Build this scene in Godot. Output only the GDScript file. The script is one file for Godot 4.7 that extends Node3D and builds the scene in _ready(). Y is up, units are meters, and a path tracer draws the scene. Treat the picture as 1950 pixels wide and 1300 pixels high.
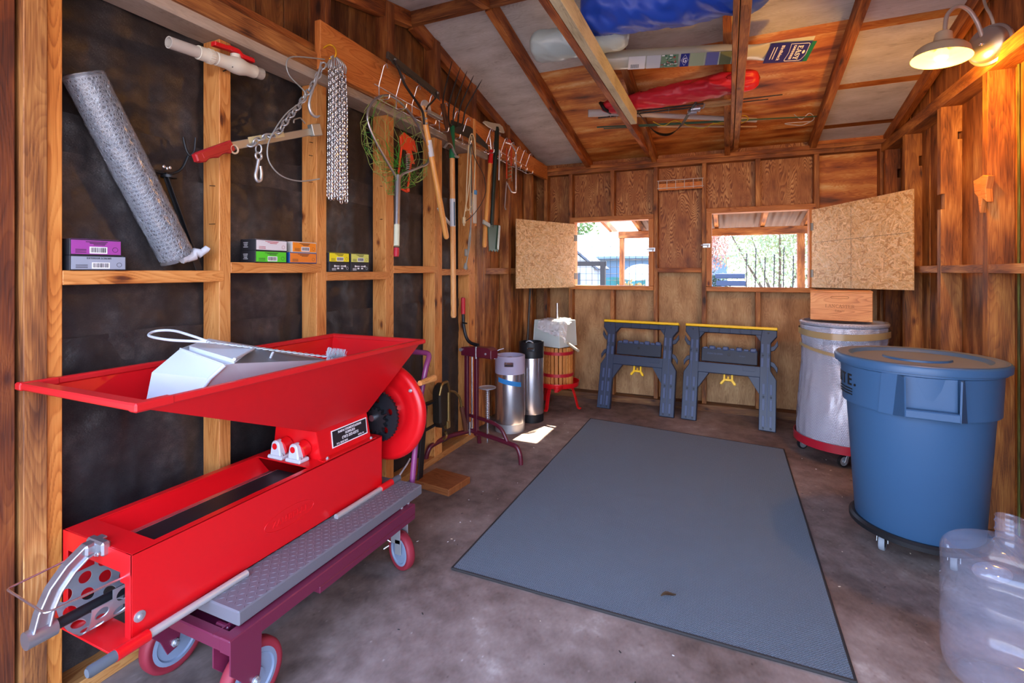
extends Node3D

var rng := RandomNumberGenerator.new()
var tex := {}
var mats := {}
var used := {}


class MB:
	var v := PackedVector3Array()
	var n := PackedVector3Array()
	var uv := PackedVector2Array()
	var c := PackedColorArray()
	var ix := PackedInt32Array()
	var xf := Transform3D()
	var col := Color.WHITE
	var uo := Vector2.ZERO

	func vert(p: Vector3, nn: Vector3, t: Vector2) -> int:
		v.push_back(xf * p)
		n.push_back((xf.basis * nn).normalized())
		uv.push_back(t + uo)
		c.push_back(col)
		return v.size() - 1

	func tri_i(a: int, b: int, d: int) -> void:
		var f := (v[b] - v[a]).cross(v[d] - v[a])
		if f.dot(n[a] + n[b] + n[d]) > 0.0:
			ix.append_array([a, d, b])
		else:
			ix.append_array([a, b, d])

	func poly(pts: Array, nn: Vector3, uvs: Array = []) -> void:
		var s := v.size()
		for i in pts.size():
			vert(pts[i], nn, uvs[i] if uvs.size() > i else Vector2(pts[i].x, pts[i].y))
		for i in range(1, pts.size() - 1):
			tri_i(s, s + i, s + i + 1)

	# a box with chamfered edges; grain: the axis (0 x, 1 y, 2 z) along which u runs
	func box(at: Vector3, size: Vector3, ch := 0.002, grain := 0) -> void:
		var h := size * 0.5
		ch = minf(ch, minf(h.x, minf(h.y, h.z)) * 0.6)
		var k := h - Vector3.ONE * ch
		for ax in 3:
			var a1 := (ax + 1) % 3
			var a2 := (ax + 2) % 3
			var ua := a1
			var va := a2
			if a2 == grain:
				ua = a2
				va = a1
			for s in [-1.0, 1.0]:
				var nn := Vector3.ZERO
				nn[ax] = s
				var pts := []
				var uvs := []
				for q in [[-1, -1], [1, -1], [1, 1], [-1, 1]]:
					var p := Vector3.ZERO
					p[ax] = s * h[ax]
					p[a1] = q[0] * k[a1]
					p[a2] = q[1] * k[a2]
					pts.append(at + p)
					uvs.append(Vector2(p[ua] + h[ua], p[va] + h[va] + (0.037 * ax)))
				poly(pts, nn, uvs)
		if ch <= 0.0:
			return
		for ax in 3:
			var a1 := (ax + 1) % 3
			var a2 := (ax + 2) % 3
			for s1 in [-1.0, 1.0]:
				for s2 in [-1.0, 1.0]:
					var nn := Vector3.ZERO
					nn[a1] = s1
					nn[a2] = s2
					var pts := []
					var uvs := []
					for q in [[-1, 0], [1, 0], [1, 1], [-1, 1]]:
						var p := Vector3.ZERO
						p[ax] = q[0] * k[ax]
						p[a1] = s1 * (h[a1] if q[1] == 0 else k[a1])
						p[a2] = s2 * (k[a2] if q[1] == 0 else h[a2])
						pts.append(at + p)
						uvs.append(Vector2(p[ax] + h[ax], q[1] * ch) if ax == grain else Vector2(q[1] * ch, p[ax] + h[ax]))
					poly(pts, nn.normalized(), uvs)
		for sx in [-1.0, 1.0]:
			for sy in [-1.0, 1.0]:
				for sz in [-1.0, 1.0]:
					poly([at + Vector3(sx * h.x, sy * k.y, sz * k.z), at + Vector3(sx * k.x, sy * h.y, sz * k.z), at + Vector3(sx * k.x, sy * k.y, sz * h.z)], Vector3(sx, sy, sz).normalized())

	# a bar of rectangular section from a to b; w across, t along up
	func bar(a: Vector3, b: Vector3, w: float, t: float, up := Vector3.UP, ch := 0.0015) -> void:
		var keep := xf
		var x := (b - a).normalized()
		var z := x.cross(up)
		if z.length() < 0.01:
			z = x.cross(Vector3.RIGHT)
		z = z.normalized()
		var y := z.cross(x)
		xf = keep * Transform3D(Basis(x, y, z), (a + b) * 0.5)
		box(Vector3.ZERO, Vector3(a.distance_to(b), t, w), ch, 0)
		xf = keep

	# a round tube through points; r is a number or a list
	func tube(pts: Array, r, segs := 8, closed := false, caps := true, flat := 1.0) -> void:
		var m := pts.size()
		var len := 0.0
		var side := Vector3.ZERO
		var s0 := v.size()
		var rings := m + (1 if closed else 0)
		var dirs := []
		for i in m:
			var a: Vector3 = pts[(i - 1 + m) % m] if closed or i > 0 else pts[i]
			var b: Vector3 = pts[(i + 1) % m] if closed or i < m - 1 else pts[i]
			dirs.append((b - a).normalized())
		for j in rings:
			var i := j % m
			var d: Vector3 = dirs[i]
			if side == Vector3.ZERO:
				side = d.cross(Vector3.UP if absf(d.y) < 0.9 else Vector3.RIGHT).normalized()
			side = (side - d * side.dot(d)).normalized()
			var up := d.cross(side)
			var rr: float = r if not r is Array else r[i]
			if j > 0:
				len += (pts[i] as Vector3).distance_to(pts[(j - 1) % m])
			for k in segs + 1:
				var t := TAU * k / segs
				var o := side * cos(t) + up * sin(t) * flat
				vert(pts[i] + o * rr, side * cos(t) * flat + up * sin(t), Vector2(len, t * maxf(rr, 0.001)))
		for j in rings - 1:
			for k in segs:
				var a := s0 + j * (segs + 1) + k
				tri_i(a, a + 1, a + segs + 1)
				tri_i(a + 1, a + segs + 2, a + segs + 1)
		if caps and not closed:
			for e in [0, m - 1]:
				var d: Vector3 = dirs[e] * (-1.0 if e == 0 else 1.0)
				var ring := []
				for k in segs:
					ring.append(xf.affine_inverse() * v[s0 + e * (segs + 1) + k])
				poly(ring, d)

	# a profile of (radius, height) turned about y
	func lathe(prof: Array, segs := 32, crease := 0.75, arc := TAU, sx := 1.0, sz := 1.0) -> void:
		var m := prof.size()
		var nr := []
		var len := 0.0
		for i in m - 1:
			var d: Vector2 = prof[i + 1] - prof[i]
			nr.append(Vector2(d.y, -d.x).normalized())
		for i in m - 1:
			var p0: Vector2 = prof[i]
			var p1: Vector2 = prof[i + 1]
			if p0.distance_to(p1) < 1e-6:
				continue
			var n0: Vector2 = nr[i]
			var n1: Vector2 = nr[i]
			if i > 0 and (nr[i - 1] as Vector2).dot(nr[i]) > crease:
				n0 = (nr[i - 1] + nr[i]).normalized()
			if i < m - 2 and (nr[i + 1] as Vector2).dot(nr[i]) > crease:
				n1 = (nr[i + 1] + nr[i]).normalized()
			var s := v.size()
			var l1 := len + p0.distance_to(p1)
			for k in segs + 1:
				var t := arc * k / segs
				var ct := cos(t)
				var st := sin(t)
				var rr := maxf(p0.x, p1.x)
				vert(Vector3(p0.x * ct * sx, p0.y, p0.x * st * sz), Vector3(n0.x * ct / sx, n0.y, n0.x * st / sz), Vector2(len, t * rr))
				vert(Vector3(p1.x * ct * sx, p1.y, p1.x * st * sz), Vector3(n1.x * ct / sx, n1.y, n1.x * st / sz), Vector2(l1, t * rr))
			for k in segs:
				var a := s + k * 2
				tri_i(a, a + 1, a + 2)
				tri_i(a + 1, a + 3, a + 2)
			len = l1

	# a polygon in the xy plane made d thick, centred on z = 0, its edges chamfered by ch
	func prism(pg: PackedVector2Array, d: float, ch := 0.0, holes: Array = [], smooth := false) -> void:
		if Geometry2D.is_polygon_clockwise(pg):
			pg = pg.duplicate()
			pg.reverse()
		var m := pg.size()
		var inner := PackedVector2Array()
		for i in m:
			var e0 := (pg[i] - pg[(i - 1 + m) % m]).normalized()
			var e1 := (pg[(i + 1) % m] - pg[i]).normalized()
			var nn := Vector2(-e0.y, e0.x) + Vector2(-e1.y, e1.x)
			var l := maxf(nn.length(), 0.3)
			inner.append(pg[i] + nn / l * ch * minf(2.0 / l, 2.5) if nn.length() > 1e-4 else pg[i])
		var face := inner if ch > 0.0 else pg
		# holes: bridge each into the outline
		var whole := face.duplicate()
		for hh in holes:
			var hole: PackedVector2Array = hh.duplicate()
			if not Geometry2D.is_polygon_clockwise(hole):
				hole.reverse()
			var best := INF
			var bi := 0
			var bj := 0
			for i in whole.size():
				for j in hole.size():
					var dd := whole[i].distance_squared_to(hole[j])
					if dd < best:
						best = dd
						bi = i
						bj = j
			var w2 := PackedVector2Array()
			for i in bi + 1:
				w2.append(whole[i])
			for j in hole.size() + 1:
				w2.append(hole[(bj + j) % hole.size()])
			for i in range(bi, whole.size()):
				w2.append(whole[i])
			whole = w2
		var tr := Geometry2D.triangulate_polygon(whole)
		for s in [-1.0, 1.0]:
			var b := v.size()
			for p in whole:
				vert(Vector3(p.x, p.y, s * d * 0.5), Vector3(0, 0, s), p)
			for i in range(0, tr.size(), 3):
				tri_i(b + tr[i], b + tr[i + 1], b + tr[i + 2])
		_wall(pg, d - 2.0 * ch, 1.0, smooth)
		for hh in holes:
			_wall(hh, d, -1.0 if not Geometry2D.is_polygon_clockwise(hh) else 1.0, true)
		if ch > 0.0:
			for s in [-1.0, 1.0]:
				for i in m:
					var j := (i + 1) % m
					var e := pg[j] - pg[i]
					poly([Vector3(pg[i].x, pg[i].y, s * (d * 0.5 - ch)), Vector3(pg[j].x, pg[j].y, s * (d * 0.5 - ch)), Vector3(inner[j].x, inner[j].y, s * d * 0.5), Vector3(inner[i].x, inner[i].y, s * d * 0.5)], Vector3(e.y, -e.x, s * e.length()).normalized())

	func _wall(pg: PackedVector2Array, d: float, sgn: float, smooth: bool) -> void:
		var m := pg.size()
		var len := 0.0
		for i in m:
			var j := (i + 1) % m
			var e := (pg[j] - pg[i]).normalized()
			var n0 := Vector3(e.y, -e.x, 0) * sgn
			var n1 := n0
			if smooth:
				var ea := (pg[i] - pg[(i - 1 + m) % m]).normalized()
				var eb := (pg[(j + 1) % m] - pg[j]).normalized()
				if ea.dot(e) > 0.7:
					n0 = (Vector3(e.y + ea.y, -e.x - ea.x, 0) * sgn).normalized()
				if eb.dot(e) > 0.7:
					n1 = (Vector3(e.y + eb.y, -e.x - eb.x, 0) * sgn).normalized()
			var l1 := len + pg[i].distance_to(pg[j])
			var b := v.size()
			vert(Vector3(pg[i].x, pg[i].y, -d * 0.5), n0, Vector2(len, 0))
			vert(Vector3(pg[j].x, pg[j].y, -d * 0.5), n1, Vector2(l1, 0))
			vert(Vector3(pg[j].x, pg[j].y, d * 0.5), n1, Vector2(l1, d))
			vert(Vector3(pg[i].x, pg[i].y, d * 0.5), n0, Vector2(len, d))
			tri_i(b, b + 1, b + 2)
			tri_i(b, b + 2, b + 3)
			len = l1

	# a smooth sheet p(u, v) over a grid
	func grid(f: Callable, nu: int, nv: int, uvs := Vector2.ONE, outward = null) -> void:
		var s := v.size()
		var p := PackedVector3Array()
		for j in nv + 1:
			for i in nu + 1:
				p.push_back(f.call(float(i) / nu, float(j) / nv))
		var wrap_u := p[0].distance_to(p[nu]) < 1e-5 and p[(nu + 1) * (nv / 2)].distance_to(p[(nu + 1) * (nv / 2) + nu]) < 1e-5
		for j in nv + 1:
			for i in nu + 1:
				var i0 := i - 1 if i > 0 else (nu - 1 if wrap_u else 0)
				var i1 := i + 1 if i < nu else (1 if wrap_u else nu)
				var du := p[j * (nu + 1) + i1] - p[j * (nu + 1) + i0]
				var dv := p[mini(j + 1, nv) * (nu + 1) + i] - p[maxi(j - 1, 0) * (nu + 1) + i]
				var nn := du.cross(dv)
				if nn.length() < 1e-12:
					nn = Vector3.UP
				nn = nn.normalized()
				if outward != null and nn.dot(p[j * (nu + 1) + i] - (outward as Vector3)) < 0.0:
					nn = -nn
				vert(p[j * (nu + 1) + i], nn, Vector2(float(i) / nu, float(j) / nv) * uvs)
		for j in nv:
			for i in nu:
				var a := s + j * (nu + 1) + i
				tri_i(a, a + 1, a + nu + 1)
				tri_i(a + 1, a + nu + 2, a + nu + 1)

	func ball(at: Vector3, r: Vector3, segs := 12, rings := 8) -> void:
		var keep := xf
		xf = keep * Transform3D(Basis.IDENTITY.scaled(r), at)
		var pr := []
		for i in rings + 1:
			var t := PI * i / rings - PI / 2
			pr.append(Vector2(cos(t), sin(t)))
		var s := v.size()
		lathe(pr, segs, -1.0)
		for i in range(s, v.size()):
			var q := (keep.affine_inverse() * v[i] - at) / r
			n[i] = (keep.basis * (q / r)).normalized()
		xf = keep

	func text(s: String, h: float, t: Transform3D, depth := 0.0006, font := "Droid Sans", bold := false, max_w := 0.0) -> void:
		var tm := TextMesh.new()
		var f := SystemFont.new()
		f.font_names = PackedStringArray([font])
		if bold:
			f.font_weight = 700
		tm.font = f
		tm.text = s
		tm.font_size = 32
		tm.pixel_size = 0.01
		tm.depth = 0.02
		tm.curve_step = 2.0
		var bb := tm.get_aabb()
		if bb.size.y < 1e-5:
			return
		var k := h / bb.size.y
		var kx := k
		if max_w > 0.0 and bb.size.x * k > max_w:
			kx = max_w / bb.size.x
		var a := tm.get_mesh_arrays() if tm.get_surface_count() == 1 else tm.surface_get_arrays(0)
		var keep := xf
		xf = keep * t * Transform3D(Basis.from_scale(Vector3(kx, k, depth / 0.02)), Vector3(-bb.get_center().x * kx, -bb.get_center().y * k, 0))
		var b := v.size()
		var av: PackedVector3Array = a[Mesh.ARRAY_VERTEX]
		var an: PackedVector3Array = a[Mesh.ARRAY_NORMAL]
		for i in av.size():
			vert(av[i], an[i], Vector2.ZERO)
		var ai: PackedInt32Array = a[Mesh.ARRAY_INDEX]
		for i in range(0, ai.size(), 3):
			tri_i(b + ai[i], b + ai[i + 1], b + ai[i + 2])
		xf = keep

	func mesh() -> ArrayMesh:
		var a := []
		a.resize(Mesh.ARRAY_MAX)
		a[Mesh.ARRAY_VERTEX] = v
		a[Mesh.ARRAY_NORMAL] = n
		a[Mesh.ARRAY_TEX_UV] = uv
		a[Mesh.ARRAY_COLOR] = c
		a[Mesh.ARRAY_INDEX] = ix
		var m := ArrayMesh.new()
		m.add_surface_from_arrays(Mesh.PRIMITIVE_TRIANGLES, a)
		return m


func mb() -> MB:
	return MB.new()


func put(b: MB, called: String, m: Material, parent: Node3D = self) -> MeshInstance3D:
	var o := MeshInstance3D.new()
	o.mesh = b.mesh()
	o.material_override = m
	add_named(o, called, parent)
	return o


func add_named(o: Node3D, called: String, parent: Node3D) -> void:
	var key := str(parent.get_instance_id()) + called
	var k: int = used.get(key, 0)
	used[key] = k + 1
	o.name = called if k == 0 else "%s_%03d" % [called, k]
	parent.add_child(o, true)


func thing(called: String, label: String, category: String, at := Vector3.ZERO, turn := 0.0, group := "") -> Node3D:
	var o := Node3D.new()
	add_named(o, called, self)
	o.position = at
	o.rotation.y = turn
	tag(o, label, category, group)
	return o


func tag(o: Node3D, label: String, category: String, group := "") -> Node3D:
	o.set_meta("label", label)
	o.set_meta("category", category)
	if group:
		o.set_meta("group", group)
	return o


func setting(called: String) -> Node3D:
	var o := Node3D.new()
	add_named(o, called, self)
	o.set_meta("kind", "structure")
	return o


func copy_of(o: Node3D, called: String, label: String) -> Node3D:
	var d: Node3D = o.duplicate()
	d.name = "tmp"
	add_named(d, called, self)
	d.set_meta("label", label)
	return d


func V(x: float, y: float, z: float) -> Vector3:
	return Vector3(x, y, z)


func mat(color: Color, rough := 0.5, metal := 0.0, opt := {}) -> StandardMaterial3D:
	var m := StandardMaterial3D.new()
	m.albedo_color = color
	m.roughness = rough
	m.metallic = metal
	if opt.has("tex"):
		m.albedo_texture = opt.tex
	if opt.has("nrm"):
		m.normal_enabled = true
		m.normal_texture = opt.nrm
		m.normal_scale = opt.get("ns", 1.0)
	if opt.has("bump"):
		m.heightmap_enabled = true
		m.heightmap_texture = opt.bump
		m.heightmap_scale = opt.get("bs", 0.1)
	if opt.has("rt"):
		m.roughness_texture = opt.rt
		m.roughness_texture_channel = BaseMaterial3D.TEXTURE_CHANNEL_RED
	if opt.has("us"):
		m.uv1_scale = opt.us
	if opt.has("tri"):
		m.uv1_triplanar = true
		m.uv1_scale = Vector3.ONE * opt.tri
		if opt.get("world", false):
			m.uv1_world_triplanar = true
	if opt.get("vc", false):
		m.vertex_color_use_as_albedo = true
	if opt.has("coat"):
		m.clearcoat_enabled = true
		m.clearcoat = opt.coat
		m.clearcoat_roughness = opt.get("cr", 0.15)
	if opt.has("rim"):
		m.rim_enabled = true
		m.rim = opt.rim
		m.rim_tint = 0.5
	if opt.has("back"):
		m.backlight_enabled = true
		m.backlight = opt.back
	if opt.has("alpha"):
		m.transparency = BaseMaterial3D.TRANSPARENCY_ALPHA
		m.albedo_color.a = opt.alpha
	if opt.has("sp"):
		m.metallic_specular = opt.sp
	if opt.get("two", true):
		m.cull_mode = BaseMaterial3D.CULL_DISABLED
	return m


func noise(seed_: int, freq: float, oct := 3, kind := FastNoiseLite.TYPE_SIMPLEX_SMOOTH) -> FastNoiseLite:
	var f := FastNoiseLite.new()
	f.seed = seed_
	f.noise_type = kind
	f.frequency = freq
	f.fractal_octaves = oct
	if oct <= 1:
		f.fractal_type = FastNoiseLite.FRACTAL_NONE
	return f


func tex_from(px: PackedByteArray, w: int, h: int, fmt := Image.FORMAT_RGB8) -> ImageTexture:
	return ImageTexture.create_from_image(Image.create_from_data(w, h, false, fmt, px))


func ramp(stops: Array) -> PackedByteArray:
	# 256 rgb steps through [position, Color (sRGB)]
	var g := Gradient.new()
	var o := PackedFloat32Array()
	var cs := PackedColorArray()
	for s in stops:
		o.append(s[0])
		cs.append(s[1])
	g.offsets = o
	g.colors = cs
	var out := PackedByteArray()
	for i in 256:
		var k := g.sample(i / 255.0)
		out.append(k.r8)
		out.append(k.g8)
		out.append(k.b8)
	return out


func colored(field: PackedByteArray, w: int, h: int, stops: Array) -> ImageTexture:
	var lut := ramp(stops)
	var px := PackedByteArray()
	px.resize(w * h * 3)
	for i in w * h:
		var k: int = field[i] * 3
		var j := i * 3
		px[j] = lut[k]
		px[j + 1] = lut[k + 1]
		px[j + 2] = lut[k + 2]
	return tex_from(px, w, h)


func C(hex: String) -> Color:
	return Color(hex)


func make_textures() -> void:
	rng.seed = 7
	# --- sawn boards: long grain along u
	var w := 1280
	var h := 256
	var a := noise(11, 1.0, 2)
	var fine := noise(12, 1.0, 2)
	var big := noise(13, 1.0, 3)
	var knots := []
	for i in 7:
		knots.append([rng.randf() * w, rng.randf() * h, rng.randf_range(5, 10)])
	var fb := PackedByteArray()
	fb.resize(w * h)
	var fr := PackedByteArray()
	fr.resize(w * h)
	for y in h:
		for x in w:
			var k := 0.0
			var dark := 0.0
			for q in knots:
				var dx: float = (x - q[0]) * 0.45
				var dy: float = y - q[1]
				var d2: float = dx * dx + dy * dy
				var rr: float = q[2] * q[2]
				if d2 < rr * 12.0:
					k += exp(-d2 / (rr * 2.5)) * (1.0 if dy > 0 else -1.0) * 0.9
					dark = maxf(dark, exp(-d2 / (rr * 0.5)))
			var ring := a.get_noise_2d(x * 0.0016, y * 0.013) * 9.0 + y * 0.055 + k * 2.0
			var t := ring - floorf(ring)
			t = t * t if t < 0.9 else (1.0 - t) * 8.0
			var f := fine.get_noise_2d(x * 0.012, y * 0.75)
			var b := big.get_noise_2d(x * 0.004, y * 0.02)
			fb[y * w + x] = int(clampf(0.64 - t * 0.3 + f * 0.16 + b * 0.2 - dark * 0.6, 0, 1) * 255)
			fr[y * w + x] = int(clampf(0.54 - t * 0.14 + f * 0.22 + b * 0.42 - dark * 0.4, 0, 1) * 255)
	tex.fir = colored(fb, w, h, [[0, C("5a2f14")], [0.25, C("a86a30")], [0.5, C("d49a5c")], [0.75, C("e6b67a")], [1, C("f0cc98")]])
	tex.redwood = colored(fr, w, h, [[0, C("321a0b")], [0.2, C("603418")], [0.5, C("9a5e2d")], [0.75, C("c08546")], [1, C("e0b47a")]])
	tex.grain = tex_from(fb, w, h, Image.FORMAT_L8)
	# --- rotary-cut plywood
	w = 1024
	h = 512
	var n1 := noise(21, 1.0, 3)
	var n2 := noise(22, 1.0, 2)
	var n3 := noise(23, 1.0, 4)
	var fp := PackedByteArray()
	fp.resize(w * h)
	var fo := PackedByteArray()
	fo.resize(w * h)
	var fg := PackedByteArray()
	fg.resize(w * h)
	for y in h:
		for x in w:
			var ring := n1.get_noise_2d(x * 0.0026, y * 0.0125) * 11.0 + n2.get_noise_2d(x * 0.012, y * 0.045) * 0.45
			var t := ring - floorf(ring)
			t = smoothstep(0.25, 0.85, t) * (1.0 - smoothstep(0.9, 1.0, t))
			var f := n2.get_noise_2d(x * 0.02 + 400.0, y * 0.7)
			var b := n3.get_noise_2d(x * 0.0055 + 90.0, y * 0.011)
			var st := n3.get_noise_2d(x * 0.002 + 300.0, y * 0.018)
			var vary := clampf(0.55 + b * 1.6 + st * 0.8, 0.12, 1.0)
			fp[y * w + x] = int(clampf(0.60 - t * 0.42 * vary + f * 0.10 + b * 0.36 + st * 0.2, 0, 1) * 255)
			fo[y * w + x] = int(clampf(0.60 - t * 0.16 * vary + f * 0.13 + b * 0.42 + st * 0.55, 0, 1) * 255)
			fg[y * w + x] = int(clampf(0.62 - t * 0.12 + f * 0.20 + b * 0.34 + st * 0.12, 0, 1) * 255)
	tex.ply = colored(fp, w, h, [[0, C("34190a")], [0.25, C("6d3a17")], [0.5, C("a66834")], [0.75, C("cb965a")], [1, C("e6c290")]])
	tex.ply_orange = colored(fo, w, h, [[0, C("481c08")], [0.25, C("974a18")], [0.5, C("cc7830")], [0.75, C("e3a052")], [1, C("f2cc90")]])
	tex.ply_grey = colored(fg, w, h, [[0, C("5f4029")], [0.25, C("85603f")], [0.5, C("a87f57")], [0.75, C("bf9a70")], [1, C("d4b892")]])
	tex.paint_grey = colored(fg, w, h, [[0, C("6f675e")], [0.2, C("a29b92")], [0.45, C("c6c1b9")], [0.75, C("d8d4ce")], [1, C("e6e3de")]])
	tex.ply_field = tex_from(fp, w, h, Image.FORMAT_L8)
	# --- mottled fields: tar paper, concrete
	w = 512
	h = 512
	var m1 := noise(31, 1.0, 5)
	var m2 := noise(32, 1.0, 2)
	var fm := PackedByteArray()
	fm.resize(w * h)
	var fc := PackedByteArray()
	fc.resize(w * h)
	for y in h:
		for x in w:
			var b := m1.get_noise_2d(x * 0.006, y * 0.006)
			var s := m2.get_noise_2d(x * 0.35, y * 0.35)
			var g := m1.get_noise_2d(x * 0.05 + 50.0, y * 0.05)
			fm[y * w + x] = int(clampf(0.5 + b * 0.45 + s * 0.12 + g * 0.2, 0, 1) * 255)
			var speck := 0.35 if s > 0.62 else (-0.3 if s < -0.66 else 0.0)
			fc[y * w + x] = int(clampf(0.5 + b * 0.62 + g * 0.3 + s * 0.10 + speck * 0.5, 0, 1) * 255)
	tex.tar = colored(fm, w, h, [[0, C("1d1b1d")], [0.5, C("322e2e")], [0.8, C("4c4541")], [1, C("6e635b")]])
	var cw := 896
	var cf := PackedByteArray()
	cf.resize(cw * cw)
	for y in cw:
		for x in cw:
			var b := m1.get_noise_2d(x * 0.0052 + 7.0, y * 0.0082)
			var s := m2.get_noise_2d(x * 0.37, y * 0.37)
			var g := m1.get_noise_2d(x * 0.035 + 50.0, y * 0.05)
			var sp := 0.3 if s > 0.8 else (-0.22 if s < -0.82 else 0.0)
			var wear := n2.get_noise_2d(x * 0.05 + y * 0.02, y * 0.11)
			cf[y * cw + x] = int(clampf(0.5 + b * 0.5 + g * 0.24 + s * 0.07 + sp + wear * 0.07, 0, 1) * 255)
	tex.concrete = colored(cf, cw, cw, [[0, C("43362f")], [0.3, C("6c5a51")], [0.55, C("86736a")], [0.8, C("9c8a80")], [1, C("c4b8ae")]])
	tex.mottle = tex_from(fm, w, h, Image.FORMAT_L8)
	var fin := Image.create_from_data(w, h, false, Image.FORMAT_L8, fc)
	fin.bump_map_to_normal_map(1.5)
	tex.rough_nrm = ImageTexture.create_from_image(fin)
	# --- woven rug, one 16 cm tile
	w = 256
	h = 256
	var rb := PackedByteArray()
	rb.resize(w * h)
	var rc := PackedByteArray()
	rc.resize(w * h)
	var r1 := noise(41, 0.11, 2)
	for y in h:
		for x in w:
			# little loops in staggered diagonal rows
			var cx := fposmod(x, 16.0) - 8.0
			var row := int(y / 8.0)
			var xx := fposmod(x + (row % 2) * 8.0, 16.0) - 8.0
			var yy := fposmod(y, 8.0) - 4.0
			var sl := yy + xx * 0.32 * (1.0 if row % 4 < 2 else -1.0)
			var d := sqrt(xx * xx * 0.30 + sl * sl * 1.4)
			var hgt := clampf(1.0 - d / 5.2, 0, 1)
			rb[y * w + x] = int(sqrt(hgt) * 255)
			var t := clampf(0.25 + hgt * 0.55 + r1.get_noise_2d(x * 2.0, y * 2.0) * 0.35 + (0.0 if cx > 0 else 0.03), 0, 1)
			rc[y * w + x] = int(t * 255)
	tex.rug = colored(rc, w, h, [[0, C("303a44")], [0.4, C("5a6773")], [0.7, C("7a8792")], [1, C("a9b2b8")]])
	tex.rug_bump = tex_from(rb, w, h, Image.FORMAT_L8)
	# --- bubble wrap dots, 16 cm tile
	for y in h:
		for x in w:
			var row := int(y / 16.0)
			var xx := fposmod(x + (row % 2) * 8.0, 16.0) - 8.0
			var yy := fposmod(y, 16.0) - 8.0
			var d := sqrt(xx * xx + yy * yy) / 7.4
			rb[y * w + x] = int(sqrt(clampf(1.0 - d * d, 0, 1)) * 255)
	var bi := Image.create_from_data(w, h, false, Image.FORMAT_L8, rb)
	tex.bubble = ImageTexture.create_from_image(bi)
	# --- oriented strand board
	w = 512
	h = 512
	var po := PackedByteArray()
	po.resize(w * h * 3)
	for i in w * h:
		po[i * 3] = 176
		po[i * 3 + 1] = 132
		po[i * 3 + 2] = 78
	var tones := [C("e9c48e"), C("e2b87e"), C("d9ac70"), C("efd09e"), C("cf9d60"), C("e4bb84"), C("ecca98"), C("c08b50"), C("dfb477"), C("e6be86"), C("eac690")]
	for i in 4200:
		var ox := rng.randf() * w
		var oy := rng.randf() * h
		var ln := rng.randf_range(8, 30)
		var wd := rng.randf_range(1.0, 4.2)
		var an := rng.randfn(0.0, 0.95)
		var ca := cos(an)
		var sa := sin(an)
		var tone: Color = tones[rng.randi() % tones.size()]
		var k := rng.randf_range(0.93, 1.05)
		for s in range(-int(ln), int(ln) + 1):
			for q in range(-int(wd), int(wd) + 1):
				var px := posmod(int(ox + s * ca - q * sa), w)
				var py := posmod(int(oy + s * sa + q * ca), h)
				var e := k * (0.9 if q == int(wd) else 1.0) * (1.0 + 0.04 * (q % 2))
				var j := (py * w + px) * 3
				po[j] = clampi(int(tone.r8 * e), 0, 255)
				po[j + 1] = clampi(int(tone.g8 * e), 0, 255)
				po[j + 2] = clampi(int(tone.b8 * e), 0, 255)
	tex.osb = tex_from(po, w, h)


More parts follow.
